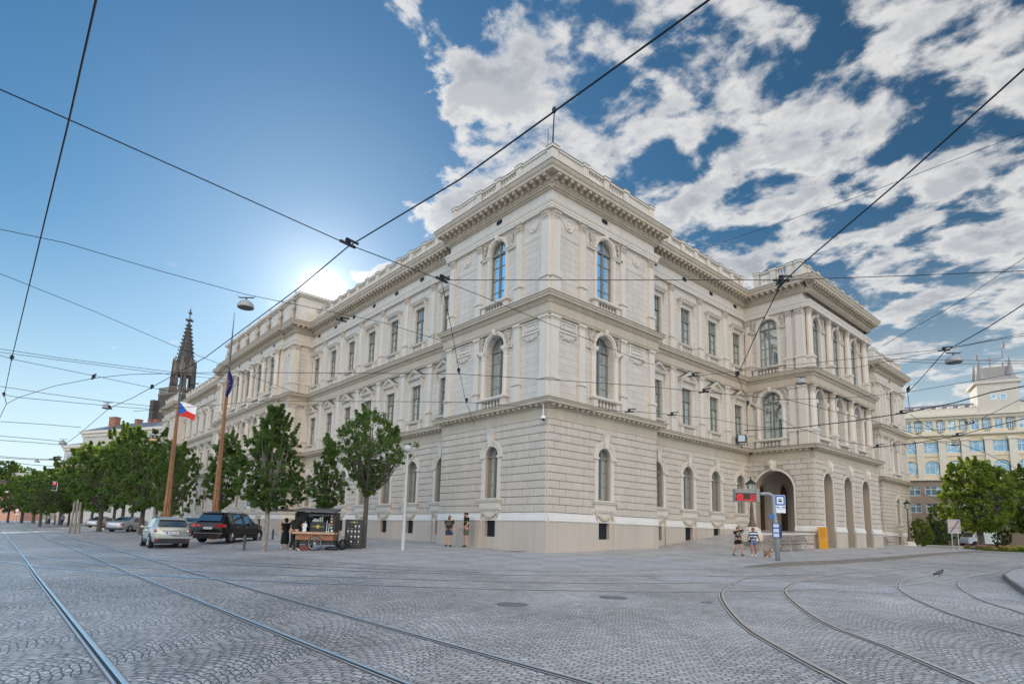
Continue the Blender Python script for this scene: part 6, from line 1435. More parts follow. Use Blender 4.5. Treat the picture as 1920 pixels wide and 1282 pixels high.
t_, J_, k_ = person('bald bearded man in dark printed t-shirt and navy shorts standing at the wall', p, FACE-.25, h, dict(wl=(-.23,.05,.90), wr=(.23,.05,.90), hl=(-.20,.10,.85), hr=(.20,.10,.85), el=(-.27,-.06,1.14), er=(.27,-.06,1.14)), MSK,
    [cl('tshirt', shirt(), MBT), cl('shorts', shorts(.75), MNAVY)]+shoes(MSHO), MHAIRR, 'short', MHAIR)
mb = MB(); 
for i in range(4):
    for j in range(7): mb.box((-.10+.03*j)*k_, (-.078+.03*j)*k_, .129*k_, .162*k_, (1.32-.035*i)*k_, (1.34-.035*i)*k_)
mb.build('shirt_print', mat('faded_print', (0.25,0.24,0.20), .9), t_)
p, h = place(873, 1025.5, 960); h = min(h, 1.95)
person('bearded man in black cap and camouflage shorts, seen from the side at the wall', p, FACE-1.35, h, dict(er=(.22,-.04,1.14), wr=(.16,.16,.98), hr=(.13,.22,.93), el=(-.22,-.04,1.14), wl=(-.16,.18,.98), hl=(-.12,.24,.95), kl=(-.1,.0,.5), kr=(.1,.02,.5)), MSK,
    [cl('tshirt', shirt(), MBT2), cl('shorts', shorts(.85), MCAMO)]+shoes(MSHO), None, 'short', MHAIR, cap=MBT2)
p, h = place(533, 1029, 970); 
t_, J_, k_ = person('woman with short dark hair in black dress, holding something before the coffee cart', p, FACE+math.pi+.7, h, dict(er=(.2,.05,1.15), wr=(.12,.26,1.12), hr=(.08,.33,1.14), el=(-.2,.05,1.15), wl=(-.10,.26,1.10), hl=(-.05,.33,1.12)), MSK, [cl('blouse', shirt(), MBT2)]+shoes(MSHW), MHAIR, 'bob')
mb = MB(); mb.sm = True; mb.lathe((0,0,0), [(.20*k_,.30*k_),(.205*k_,.45*k_),(.19*k_,.75*k_),(.165*k_,.95*k_),(.135*k_,1.10*k_)], 16); mb.build('skirt', MBT2, t_)
p, h = place(551, 1032, 961); h *= .97
t_, J_, k_ = person('tall customer in black seen from behind leaning at the coffee cart counter', p, FACE+math.pi-.35, h, dict(sl=(-.185,.04,1.39), sr=(.185,.04,1.39), ch=(0,.05,1.32), nk=(0,.07,1.45), hd0=(0,.09,1.52), hd1=(0,.11,1.60), hd2=(0,.11,1.68), er=(.27,.16,1.16), wr=(.22,.38,1.10), hr=(.20,.46,1.10), el=(-.28,.05,1.12), wl=(-.26,.20,.98), hl=(-.25,.26,.94), al=(-.19,-.06,.09), tl=(-.22,.09,.035), kl=(-.15,.04,.5), ar=(.17,-.02,.09), tr=(.2,.13,.035), kr=(.14,.05,.5)), MSK, [cl('tshirt', shirt(), MBT2), cl('trousers', trousers(.075), MBT2)]+shoes(MSHW), MHAIR, 'long')
p, h = place(1384, 1042, 986.5, GP)
t_, J_, k_ = person('boy in black patterned t-shirt and black shorts walking with white backpack straps', p, FACE+.35, h, dict(kl=(-.10,.20,.52), al=(-.10,.16,.12), tl=(-.11,.30,.05), kr=(.10,-.02,.50), ar=(.11,-.26,.12), tr=(.12,-.14,.04), er=(.24,.02,1.15), wr=(.12,.20,1.0), hr=(.07,.25,1.0), el=(-.24,-.05,1.13), wl=(-.27,.08,.92), hl=(-.27,.12,.85)), MSK, [cl('tshirt', shirt(), MBT2), cl('shorts', shorts(.62), MBT2)]+shoes(MSHO), MHAIRB, 'short')
rr_ = random.Random(2); mb = MB()
for _ in range(26): x, z = rr_.uniform(-.11,.11), rr_.uniform(.98,1.42); mb.box((x-.012)*k_, (x+.012)*k_, .128*k_, .162*k_, (z-.018)*k_, (z+.018)*k_)
mb.build('shirt_print', mat('yellow_print', (0.45,0.35,0.10), .9), t_)
mb = MB()
for s in (-1,1): mb.tube([(s*.11*k_,.09*k_,1.18*k_),(s*.12*k_,.125*k_,1.32*k_),(s*.11*k_,.05*k_,1.47*k_),(s*.11*k_,-.08*k_,1.42*k_)], .022*k_, 6)
mb.box(-.15*k_,.15*k_,-.26*k_,-.10*k_,1.05*k_,1.45*k_); mb.build('backpack', mat('pale_backpack', (0.6,0.62,0.7), .8), t_)
p, h = place(1413.5, 1043, 988, GP)
MS1 = mat('white_stripes', (0.65,0.66,0.68), .9); 
def striped():
    m = bpy.data.materials.new('navy_white_stripes'); m.use_nodes = True; t = NT(m.node_tree); b = t.n['Principled BSDF']; x, y, z = t.sep(t.new('ShaderNodeTexCoord').outputs['Object'])
    s = t.math('GREATER_THAN', t.math('FRACT', t.math('MULTIPLY', z, 7.0)), .5); t.l.new(t.mix(s, (.03,.05,.12), (.65,.67,.72)), b.inputs['Base Color']); b.inputs['Roughness'].default_value = .9; return m
t_, J_, k_ = person('red-haired woman in striped t-shirt and denim shorts walking the small dog', p, FACE-.3, h, dict(kr=(.10,.20,.52), ar=(.10,.16,.12), tr=(.11,.30,.05), kl=(-.10,-.02,.50), al=(-.11,-.22,.12), tl=(-.12,-.08,.04), er=(.25,.03,1.15), wr=(.28,.13,.92), hr=(.29,.17,.85), el=(-.27,-.04,1.13), wl=(-.33,.02,.88), hl=(-.34,.04,.80)), MSK2, [cl('tshirt', shirt(), striped()), cl('shorts', shorts(.6), mat('denim', (0.12,0.19,0.30), .9))]+shoes(MSHW), mat('red_hair', (0.30,0.10,0.04), .7), 'bob')
mb = MB(); mb.tube([(-.16*k_,.02*k_,1.42*k_),(0,.15*k_,1.22*k_),(.18*k_,.10*k_,1.0*k_)], .014*k_, 5); mb.ell((.2*k_,.05*k_,.92*k_), (.05*k_,.11*k_,.09*k_), 8, 6); mb.build('shoulder_bag', MBT2, t_)
WOM = p; LH = Vector(J_['hl']); LHw = Matrix.Rotation(FACE-.3, 3, 'Z')@LH+p
# small dog
p = hit(1439, 1046, GP); dog = thing('dog', 'small tan and white dog on a lead beside the striped woman', 'dog', p, FACE+.4)
s = 1.15; V = [(0,-.13,.21),(0,0,.20),(0,.11,.215),(0,.18,.27),(0,.23,.315),(0,.29,.295),(-.045,.10,.11),(-.045,.11,.02),(.045,.10,.11),(.045,.11,.02),(-.045,-.11,.13),(-.045,-.15,.09),(-.045,-.13,.02),(.045,-.11,.13),(.045,-.15,.09),(.045,-.13,.02),(0,-.19,.27),(0,-.20,.33)]
skin_obj('body', [(x*s,y*s,z*s) for x,y,z in V], [(0,1),(1,2),(2,3),(3,4),(4,5),(2,6),(6,7),(2,8),(8,9),(0,10),(10,11),(11,12),(0,13),(13,14),(14,15),(0,16),(16,17)], [r*s for r in (.058,.062,.068,.045,.052,.026,.028,.017,.028,.017,.034,.02,.017,.034,.02,.017,.016,.010)], mat('tan_fur', (0.42,0.24,0.13), .9, var=.4, vs=12), dog)
mb = MB()
for q in (-1,1): mb.ell((q*.045*s,.22*s,.36*s), (.018*s,.012*s,.045*s), 8, 6)
mb.ell((0,.315*s,.297*s), (.012*s,.012*s,.010*s), 8, 6); mb.build('ears_and_nose', MHAIRB, dog); mb = MB(); mb.ell((0,.15*s,.215*s), (.05*s,.05*s,.055*s), 10, 7); mb.ell((0,.245*s,.345*s), (.035*s,.04*s,.028*s), 8, 6); mb.build('white_patch', mat('white_fur', (0.75,0.72,0.68), .9), dog)
mb = MB(); a = LHw; b = p+Vector((0,0,.28)); mb.tube([a, a.lerp(b,.5)+Vector((0,0,-.12)), b], .008, 5); tag(mb.build('dog_lead', MBLK), 'thin dark lead from the striped woman to her dog', 'dog lead')
# pigeon
p = hit(1762, 1080); pg = thing('pigeon', 'dark pigeon standing between the curved tram rails', 'pigeon', p, FACE+1.2)
mb = MB(); mb.sm = True; rt_ = Matrix.Rotation(R(25), 3, 'X'); mb.ell((0,0,.15), (.065,.14,.07), 12, 8, rt_); mb.ell((0,.10,.235), (.034,.04,.04), 10, 7); mb.tube([(0,.07,.16),(0,.095,.23)], [.05,.032], 8); mb.tube([(0,-.10,.11),(0,-.22,.07)], [.04,.03], 6); mb.tube([(0,.13,.235),(0,.165,.228)], [.010,.003], 5)
for q in (-1,1): mb.tube([(q*.025,0,.10),(q*.025,.01,0.0)], .007, 4)
mb.build('body', mat('pigeon_feathers', (0.05,0.05,0.065), .6, var=.3, vs=30), pg)
mb = MB()
for q in (-1,1): mb.ell((q*.058,-.02,.15), (.02,.13,.05), 10, 6, rt_)
mb.build('wings', mat('wing_grey', (0.10,0.10,0.12), .6), pg)
# distant walkers under the avenue
MC = [mat('blue_shirt', (0.25,0.35,0.5), .9), mat('red_shirt', (0.35,0.08,0.07), .9), mat('white_shirt', (0.6,0.6,0.6), .9)]
for i, (u, d, lb) in enumerate(((116,88,'distant walker in pale blue under the avenue'),(90,96,'distant walker in white under the avenue, left of the pale blue one'),(101,92,'distant walker in red, between the other two walkers'))):
    p = at_d(u, 985, d); p.z = G(p.x, p.y); person(lb, p, FACE+i*1.3, 1.72, dict(kl=(-.1,.15,.5), al=(-.1,.1,.1), tl=(-.1,.22,.05), ar=(.1,-.18,.1), tr=(.1,-.05,.04)), MSK, [cl('tshirt', shirt(), MC[(i*2) % 3]), cl('trousers', trousers(), MNAVY)], MHAIR, 'short')

# ================================================================ COFFEE CART
TX = math.atan2(RT.y, RT.x)                      # local x = to the right in the picture, local y = away
MWOOD = mat('varnished_wood', (0.30,0.12,0.06), .45, var=.3, vs=5, bump=.1, bs=40); MWOODL = mat('light_counter_wood', (0.45,0.28,0.18), .5, var=.2, vs=6); MCHR = mat('chrome', (0.6,0.61,0.62), .2, 1.0); MGOLD = mat('gold_print', (0.42,0.38,0.10), .5); MCUP = mat('paper_cup_white', (0.75,0.75,0.73), .6); MPB = mat('satin_black', (0.015,0.015,0.016), .4)
p = hit(592, 1031); cd_ = (p-CAM).dot(FW); q_ = cd_/FPX
def CX(u): return (u-592)*q_
def CZ(v): return (1031-v)*q_
ct = thing('coffee_cart', 'wooden coffee cart with black roof, bicycle wheel and espresso machine', 'coffee cart', p, TX+.05)
mb = MB(); mb.box(CX(558), CX(627), -.45, .55, CZ(1012), CZ(1001)); 
for i in range(4): mb.box(CX(560+17*i)+.02, CX(575+17*i), -.465, -.45, CZ(1011), CZ(1003))
mb.build('chest', MWOOD, ct); mb = MB(); mb.box(CX(553), CX(630), -.60, .60, CZ(1001), CZ(997)); mb.build('counter', MWOODL, ct)
mb = MB(); mb.box(CX(562), CX(626), -.35, .45, CZ(1020), CZ(1012)); mb.build('chassis', MPB, ct)
for u in (546, 626): mb = MB(); mb.box(CX(u)-.05, CX(u)+.05, .40, .50, .0, CZ(962)); mb.build('post', MPB, ct)
mb = MB(); mb.box(CX(626)-.06, CX(628)+.02, -.48, .5, CZ(1001), CZ(960)); mb.box(CX(546), CX(628), .5, .56, CZ(1001), CZ(960)); mb.build('back_panel', MPB, ct)
mb = MB(); mb.poly([(CX(556),-.9,CZ(957)),(CX(631),-.9,CZ(959)),(CX(628),.7,CZ(952)),(CX(560),.7,CZ(952))]); mb.poly([(CX(556),-.9,CZ(960)),(CX(631),-.9,CZ(962)),(CX(628),.7,CZ(956)),(CX(560),.7,CZ(956))]); mb.poly([(CX(556),-.9,CZ(957)),(CX(631),-.9,CZ(959)),(CX(631),-.9,CZ(962)),(CX(556),-.9,CZ(960))]); mb.poly([(CX(631),-.9,CZ(959)),(CX(628),.7,CZ(952)),(CX(628),.7,CZ(956)),(CX(631),-.9,CZ(962))]); mb.build('roof', mat('grey_canopy', (0.09,0.095,0.10), .5), ct, False)
mb = MB(); mb.box(CX(519), CX(562), -.7, .5, CZ(960), CZ(957)); mb.build('side_flap', MPB, ct)
mb = MB(); mb.box(CX(576), CX(618), -.30, -.24, CZ(968), CZ(963)); sb = mb.build('header_board', MPB, ct); mb = MB()
rr_ = random.Random(9); x = CX(579)
while x < CX(616): w_ = rr_.uniform(.015,.04); mb.box(x, x+w_, -.306, -.302, CZ(967), CZ(967)+rr_.uniform(.03,.07)); x += w_+.012
mb.build('chalk_lettering', mat('chalk_grey', (0.35,0.35,0.34), .8), sb)
w0 = obj('wheel', None, ct); wc = (CX(595), -.52, CZ(1018)); mb = MB(); N = 28; wr = 12.5*q_
for i in range(N): a = 2*math.pi*i/N; b = 2*math.pi*(i+1)/N; mb.tube([(wc[0]+wr*math.cos(a),wc[1],wc[2]+wr*math.sin(a)),(wc[0]+wr*math.cos(b),wc[1],wc[2]+wr*math.sin(b))], .022, 6, False)
mb.build('tyre', MTYRE, w0); mb = MB()
for i in range(N): a = 2*math.pi*i/N; b = 2*math.pi*(i+1)/N; mb.tube([(wc[0]+wr*.92*math.cos(a),wc[1],wc[2]+wr*.92*math.sin(a)),(wc[0]+wr*.92*math.cos(b),wc[1],wc[2]+wr*.92*math.sin(b))], .012, 5, False)
for i in range(14): a = 2*math.pi*i/14; mb.tube([wc,(wc[0]+wr*.92*math.cos(a),wc[1],wc[2]+wr*.92*math.sin(a))], .005, 4)
mb.lathe((wc[0],wc[1]-.05,wc[2]), [(.04,0),(.04,.10)], 10, (0,1,0)); mb.build('rim', MCHR, w0)
mt = thing('espresso_machine', 'black espresso machine with gold emblem on the cart counter', 'coffee machine', Matrix.Rotation(TX+.05,4,'Z')@Vector((0,0,0))+p, TX+.05)
mb = MB(); mb.box(CX(583), CX(611), -.40, .10, CZ(997), CZ(979.5)); mb.box(CX(584), CX(610), -.38, .08, CZ(979.5), CZ(978.5)); mb.build('housing', MPB, mt)
mb = MB(); mb.lathe((CX(597), -.408, CZ(987)), [(.085,0),(.085,.006),(.06,.007),(.055,.004),(.03,.004)], 20, (0,-1,0)); mb.box(CX(586), CX(593), -.406, -.402, CZ(987)-.012, CZ(987)+.012); mb.box(CX(601), CX(608), -.406, -.402, CZ(987)-.012, CZ(987)+.012); mb.build('emblem', MGOLD, mt)
for u in (585, 609): mb = MB(); mb.lathe((CX(u), -.2, CZ(997)), [(.02,0),(.02,.05)], 8); mb.build('foot', MCHR, mt)
def onc(name, lb, cat, fn, m, grp=None):
    mb = MB(); fn(mb); o = mb.build(name, m); o.location = p; o.rotation_euler = (0,0,TX+.05); return tag(o, lb, cat, grp)
onc('coffee_grinder', 'chrome coffee grinder at the left of the cart counter', 'grinder', lambda mb: (mb.box(CX(568), CX(575), -.3, -.05, CZ(997), CZ(989)), mb.box(CX(567), CX(576), -.32, -.03, CZ(989), CZ(982)), mb.lathe((CX(571.5), -.18, CZ(982)), [(.06,0),(.10,.12),(.11,.13)], 12)), MCHR)
for i, (u, n_) in enumerate(((598,6),(602,7))): onc('cup_stack', ['left stack of paper cups on the espresso machine','right stack of paper cups on the espresso machine'][i], 'paper cups', lambda mb, u=u, n_=n_: [mb.lathe((CX(u), -.15, CZ(978.5)+.035*k), [(.03,0),(.042,.05)], 10) for k in range(n_)], MCUP)
onc('towel', 'crumpled white cloth on top of the espresso machine', 'cloth', lambda mb: [mb.ell((CX(586)+.05*i, -.15+.03*(i % 2), CZ(978.5)+.05+.05*math.sin(i*1.7)), (.06,.08,.07+.02*(i % 3)), 9, 6) for i in range(5)], MCUP)
for i, (u, v) in enumerate(((613,975),(617,980))): onc('bottle', ['taller slim bottle with pale holder on the cart counter','shorter slim bottle with pale holder on the cart counter'][i], 'bottle', lambda mb, u=u, v=v: mb.lathe((CX(u), -.35, CZ(997)), [(.05,0),(.05,.04),(.022,.06),(.022,CZ(v)-CZ(997)-.05),(.012,CZ(v)-CZ(997))], 10), mat('clear_bottle', (0.5,0.62,0.72), .2))
onc('paper_cup', 'single paper cup at the right end of the cart counter', 'paper cup', lambda mb: mb.lathe((CX(624), -.5, CZ(1000)+.04), [(.035,0),(.05,.16)], 12), MCUP)
for i, c_ in enumerate(((.30,.30,.32),(.55,.33,.25),(.60,.38,.18),(.50,.13,.20),(.30,.50,.28))):
    onc('sticker', 'round %s sticker on the cart post' % ['grey','salmon','orange','pink','green'][i], 'sticker', lambda mb, i=i: mb.lathe((CX(622.3), -.482, CZ(966+5.6*i)), [(.055,0),(.055,.004)], 14, (0,-1,0)), mat('sticker', c_, .6))
onc('crate', 'low reddish crate under the coffee cart', 'crate', lambda mb: (mb.box(CX(562), CX(583), -.3, .2, .0, CZ(1022)), [mb.box(CX(562)-.01, CX(583)+.01, -.312, -.3, .04+.07*k, .085+.07*k) for k in range(2)]), mat('red_crate', (0.16,0.05,0.04), .7))
onc('bag', 'dark bag with yellow pocket on the ground between cart and menu board', 'bag', lambda mb: (mb.ell((CX(640), .1, .28), (.22,.2,.28), 12, 8), mb.ell((CX(648), .0, .55), (.10,.12,.25), 10, 7), mb.ell((CX(622), -.1, .10), (.35,.18,.10), 10, 6)), MPB)
# barista
bp = Matrix.Rotation(TX+.05,4,'Z')@Vector((CX(578), .15, .12))+p
person('barista in dark shirt standing behind the cart counter', bp, FACE+.2, 1.72, dict(er=(.2,.08,1.15), wr=(.12,.22,1.05), hr=(.10,.28,1.03), el=(-.2,.08,1.15), wl=(-.12,.22,1.05), hl=(-.1,.28,1.03)), MSK2, [cl('tshirt', shirt(), mat('dark_navy_shirt', (0.015,0.02,0.04), .9)), cl('trousers', trousers(), MBT2)], mat('ginger_hair', (0.22,0.08,0.03), .7), 'short')
# menu board
p2 = hit(661, 1029); q2 = (p2-CAM).dot(FW)/FPX; bd = thing('menu_board', 'tall black menu board with rows of white cups beside the cart', 'menu board', p2, TX+.1)
mb = MB(); mb.box(-15.5*q2, 15.5*q2, 0, .06, 2*q2, 54*q2); mb.build('panel', mat('slate_panel', (0.025,0.026,0.03), .35, var=.5, vs=3), bd)
mb = MB()
for a, b, c_, e in ((-16,-15,0,54.5),(15,16,0,54.5),(-16,16,53.5,55),(-16,16,1.5,2.5)): mb.box(a*q2, b*q2, -.02, .08, c_*q2, e*q2)
mb.build('frame', MPB, bd)
mb = MB(); mb.sm = False; mb.lathe((0,-.005,50*q2), [(2*q2,0),(2*q2,.006),(1.2*q2,.007)], 14, (0,-1,0)); mb.box(-7*q2,-2.4*q2,-.01,-.004,49.6*q2,50.6*q2); mb.box(2.4*q2,7*q2,-.01,-.004,49.6*q2,50.6*q2); mb.build('emblem', MGOLD, bd)
for r_ in range(4):
    for c_ in range(4):
        if (r_, c_) in ((0,0),(0,1),(3,2)): continue
        x = (-10.2+6.6*c_)*q2; z = (42.5-9.6*r_)*q2; mb = MB(); mb.lathe((x, -.004, z-1.4*q2), [(.9*q2,0),(1.5*q2,1.6*q2),(1.6*q2,3*q2),(1.3*q2,3.2*q2)], 10); mb.v = [(a, -.004+(b+.004)*.12, c) for a, b, c in mb.v]
        mb.build('cup_picture', MGOLD if (r_, c_) == (3,3) else MCUP, bd)
mb = MB()
for r_ in range(4):
    for c_ in range(4): x = (-10.2+6.6*c_)*q2; z = (38.5-9.6*r_)*q2; mb.box(x-1.7*q2, x+1.7*q2, -.006, -.002, z, z+.5*q2)
mb.build('caption_lines', mat('chalk_grey', (0.35,0.35,0.34), .8), bd)

# ================================================================ STREET FURNITURE
def bollard(u, v, hpx, lb, w_=.06):
    p = hit(u, v); k = (p-CAM).dot(FW)/FPX; mb = MB(); mb.sm = False; h = hpx*k; mb.lathe((0,0,-.1), [(w_*1.2,0),(w_*1.2,.18),(w_,.2),(w_,h*.86),(w_*1.25,h*.88),(w_*1.25,h*.93),(w_,h*.95),(w_*.9,h),(w_*.4,h+.10)], 12); o = mb.build('bollard', mat('bollard_grey', (0.08,0.085,0.09), .5, .3)); o.location = p; tag(o, lb, 'bollard', 'bollards by the kerb')
bollard(457, 1031, 29, 'slim grey bollard left of the pale-trunked tree'); bollard(511, 1011, 20, 'dark bollard between the black off-roader and the cart'); bollard(630, 1022, 26, 'dark bollard at the right end of the coffee cart')
# slim street lamp in the middle
p = hit(755, 1031); k = (p-CAM).dot(FW)/FPX; sl_ = thing('street_lamp', 'slender pale grey street lamp standing right of the vase-shaped tree', 'street lamp', p, TX)
mb = MB(); H = (1031-845)*k; mb.tube([(0,0,-.1),(0,0,.9)], .085, 10); mb.tube([(0,0,.9),(0,0,H)], [.07,.05], 10); mb.build('pole', mat('pale_grey_paint', (0.50,0.52,0.54), .5), sl_)
mb = MB(); mb.lathe((.0,-.1,H-.02), [(.06,0),(.20,.06),(.24,.16),(.18,.30),(.05,.36)], 14); mb.build('lamp_head', mat('frosted_lamp', (0.55,0.56,0.55), .3), sl_)
# two ornate lanterns
MLAN = mat('dark_green_iron', (0.03,0.045,0.04), .5, .4); MROSE = mat('brown_cast_iron', (0.14,0.09,0.085), .6, .2)
MLG = mat('lantern_glass', (0.55,0.52,0.45), .15, spec=.8)
def ornate(p, k, hpx, lb):
    t = thing('ornate_lamp', lb, 'street lamp', p, TX); H = hpx*k
    mb = MB(); mb.lathe((0,0,-.3), [(.62,0),(.62,.42),(.55,.46),(.50,.60),(.52,.66),(.36,.78),(.30,.82)], 8); mb.build('stone_base', MTRIM, t)
    mb = MB(); z0 = .5; Hp = H-.95; mb.lathe((0,0,z0), [(.24,0),(.20,.2),(.15,.35),(.12,.45),(.14,.5),(.10,.6),(.10,.95),(.125,1.0),(.09,1.05),(.085,(Hp-z0)*.6),(.10,(Hp-z0)*.62),(.065,(Hp-z0)*.65),(.05,Hp-z0-.1),(.09,Hp-z0-.06),(.06,Hp-z0)], 12); mb.build('post', MROSE, t)
    mb = MB(); z = Hp; mb.lathe((0,0,z), [(.12,0),(.24,.55),(.23,.56)], 6); mb.build('glass', MLG, t)
    mb = MB()
    for i in range(6): a = math.pi/3*i+math.pi/2; mb.tube([(.125*math.cos(a),.125*math.sin(a),z),(.25*math.cos(a),.25*math.sin(a),z+.56)], .016, 4)
    mb.lathe((0,0,z+.55), [(.34,0),(.33,.04),(.20,.16),(.12,.20),(.12,.24),(.04,.28),(.05,.34),(.01,.46)], 12); mb.lathe((0,0,z-.06), [(.05,0),(.14,.05),(.14,.07)], 12)
    for s in (-1,1): mb.tube([(s*.13,0,z+.02),(s*.30,0,z+.05),(s*.32,0,z+.2),(s*.24,0,z+.24)], .014, 4)
    mb.build('lantern_frame', MLAN, t)
lx = 3.05; lp = at_x(1411, 1004, lx); ornate(Vector((lx, lp.y, lp.z)), (lp-CAM).dot(FW)/FPX, 109, 'ornate lantern at the foot of the porch ramp, behind the stop display')
lp = at_d(1706, 1021, 58); lp.z = G(lp.x, lp.y); ornate(lp, 58/FPX, 88, 'ornate lantern at the far end of the right front')
# tram stop mast with display, stop sign and timetable
MPIPE = mat('grey_pipe', (0.30,0.32,0.33), .45, .3); MBLU = mat('sign_blue', (0.02,0.14,0.42), .4); MDBL = mat('cabinet_blue', (0.008,0.03,0.14), .35); MSW = mat('sign_white', (0.72,0.75,0.80), .4); MPAP = mat('timetable_paper', (0.50,0.56,0.72), .6)
sp_ = hit(1458.5, 1051, GP); k = (sp_-CAM).dot(FW)/FPX; st = thing('tram_stop_post', 'grey bent tram stop post with red display, blue stop sign and timetable', 'tram stop', sp_, TX)
X = lambda u: (u-1458.5)*k; Z = lambda v: (1051-v)*k
mb = MB(); mb.sm = True; mb.tube([(0,0,-.1),(0,0,Z(1000)),(X(1455),0,Z(960)),(X(1454.5),0,Z(936)),(X(1453),0,Z(930)),(X(1449),0,Z(926.8)),(X(1443),0,Z(925.8)),(X(1424),0,Z(926.5))], [.105,.10,.085,.08,.08,.08,.08,.08], 14); mb.build('post', MPIPE, st)
mb = MB(); mb.box(X(1380), X(1422), -.14, .14, Z(942), Z(918)); mb.box(X(1419), X(1426), -.17, .17, Z(942), Z(917)); dh = mb.build('display_housing', mat('display_grey', (0.26,0.26,0.23), .6), st)
mb = MB(); mb.box(X(1381), X(1419.5), -.165, -.14, Z(940.5), Z(926)); scp = mb.build('display_screen', MPB, st)
MLED = mat('red_led', (0.3,0,0), .5, emit=(1.0,0.01,0.03), es=1.6)
for i, (tx, cx_, cz_, sz) in enumerate((('LISEN',1388.5,929.3,3.4),('RECKO',1388.5,932.7,3.4),('BYSTR',1388.5,936.1,3.4),('4 min',1413,929.3,3.4),('9 min',1413,932.7,3.4),('12 min',1413,936.1,3.4),('MORAVSKE NAMESTI',1400,939.2,2.9))):
    o = obj('led_text', text_mesh(tx, sz*k*1.25, MLED), scp, (X(cx_), -.170, Z(cz_))); o.rotation_euler = (R(90),0,0)
def panel(nm, a, b, c_, e, y, m, par, th=.02): mb = MB(); mb.box(X(a), X(b), y-th, y, Z(e), Z(c_)); return mb.build(nm, m, par)
sg = panel('stop_sign', 1456.3, 1476.2, 927.6, 961.5, -.02, MSW, st); panel('blue_square', 1457, 1475.5, 928.3, 947.3, -.041, MBLU, sg, .003); panel('white_square', 1460, 1472.5, 931.3, 944.5, -.045, MSW, sg, .003)
mb = MB(); y = -.05
for a, b, c_, e in ((1463,1469.5,938.2,940.6),(1463.6,1468.9,940.6,941.1),(1463.2,1469.2,935.4,936.2),(1464,1468.5,934.8,935.4)): mb.box(X(a), X(b), y-.003, y, Z(e), Z(c_))
for u_ in (1463.6,1465.6,1467.2,1468.8): mb.box(X(u_)-.006, X(u_)+.006, y-.003, y, Z(938.2), Z(935.9))
mb.build('tram_symbol', MINK, sg)
panel('blue_bar', 1458.4, 1465, 950.2, 951.6, -.041, MDBL, sg, .003); panel('blue_bar', 1469, 1476, 949.8, 951.4, -.041, MDBL, sg, .003); panel('grey_field', 1461, 1476, 952.6, 954.5, -.041, MPAP, sg, .003)
tb = panel('timetable_box', 1448.5, 1461.5, 981, 1008, -.10, MDBL, st, .05); mb = MB(); mb.box(X(1460.5), X(1466), -.12, .22, Z(1008.5), Z(984)); mb.build('timetable_side', MDBL, st)
for a, b in ((982.6,988.8),(991.2,998.2),(1000,1006.8)): panel('timetable_sheet', 1449.3, 1460, a, b, -.151, MPAP, tb, .004)
mb = MB(); mb.lathe((X(1449), -.09, Z(968.5)), [(.12,0),(.12,.01)], 16, (0,-1,0)); mb.build('round_badge', MBLU, st)
# yellow post cabinet
p = at_x(1545, 1031, 4.25*S+.45); p.z = G(p.x, p.y); k = (p-CAM).dot(FW)/FPX; yc = thing('post_cabinet', 'tall yellow post cabinet standing against the porch pier', 'cabinet', p, .15)
MYEL = mat('post_yellow', (0.72,0.33,0.015), .45); mb = MB(); mb.box(-.24,.24,-.22,.22,0,21*k); mb.build('lower_body', MYEL, yc); mb = MB(); mb.box(-.245,.245,-.225,.225,21.6*k,43*k); mb.box(-.255,.255,-.235,.235,43*k,44*k); mb.build('upper_body', MYEL, yc); mb = MB(); mb.box(.2451,.2460,-.16,.16,24*k,41*k); mb.box(-.18,.18,-.226,-.2251,24*k,41*k); mb.build('door', mat('post_yellow_dark', (0.62,0.27,0.012), .5), yc)
# benches of steel and timber slats
MSLAT = mat('weathered_slats', (0.24,0.19,0.165), .8, var=.2, vs=8)
def bench(p, rz, lb, g, w_=1.75):
    t = thing('bench', lb, 'bench', p, rz, g)
    for nm, rows in (('seat', [(-.22+.105*i, .44-.012*i) for i in range(5)]), ('backrest', None)):
        mb = MB()
        if rows:
            for y, z in rows: mb.box(-w_/2, w_/2, y, y+.085, z, z+.028)
        else:
            for i in range(4): mb.box(-w_/2, w_/2, .27+.045*i, .295+.045*i, .52+.10*i, .60+.10*i)
        mb.build(nm, MSLAT, t)
    for s in (-1, 1):
        mb = MB(); x = s*(w_/2-.12); mb.tube([(x,-.26,0),(x,-.20,.30),(x,-.20,.43)],.022,6); mb.tube([(x,.42,0),(x,.24,.40),(x,.30,.55),(x,.46,.93)],.024,6); mb.tube([(x,-.22,.42),(x,.24,.40)],.022,6); mb.tube([(x,-.20,.43),(x,-.18,.64),(x,.33,.66)],.018,6); mb.build('leg', MSTEEL, t)
for i, (u, v) in enumerate(((1464,1031),(1487,1031),(1512,1030.5))): p = hit(u, v, GP); p.x = min(p.x, WX+1.0); p = Vector((WX+.95, at_x(u, v, WX+.95).y, 0)); p.z = GP(p.x, p.y); bench(p, R(90), ['leftmost','middle','rightmost'][i]+' of three slatted benches along the ramp wall', 'benches by the ramp wall')
for i, u in enumerate((1663,1683,1703)): p = Vector((1.1, at_x(u, 1024, 1.1).y, 0)); p = Vector((1.3, 43.5*S+1.0+i*2.35+2, 0)); p.z = G(p.x, p.y); bench(p, R(90), ['nearest','middle','farthest'][i]+' of three slatted benches beyond the porch', 'benches beyond the porch')
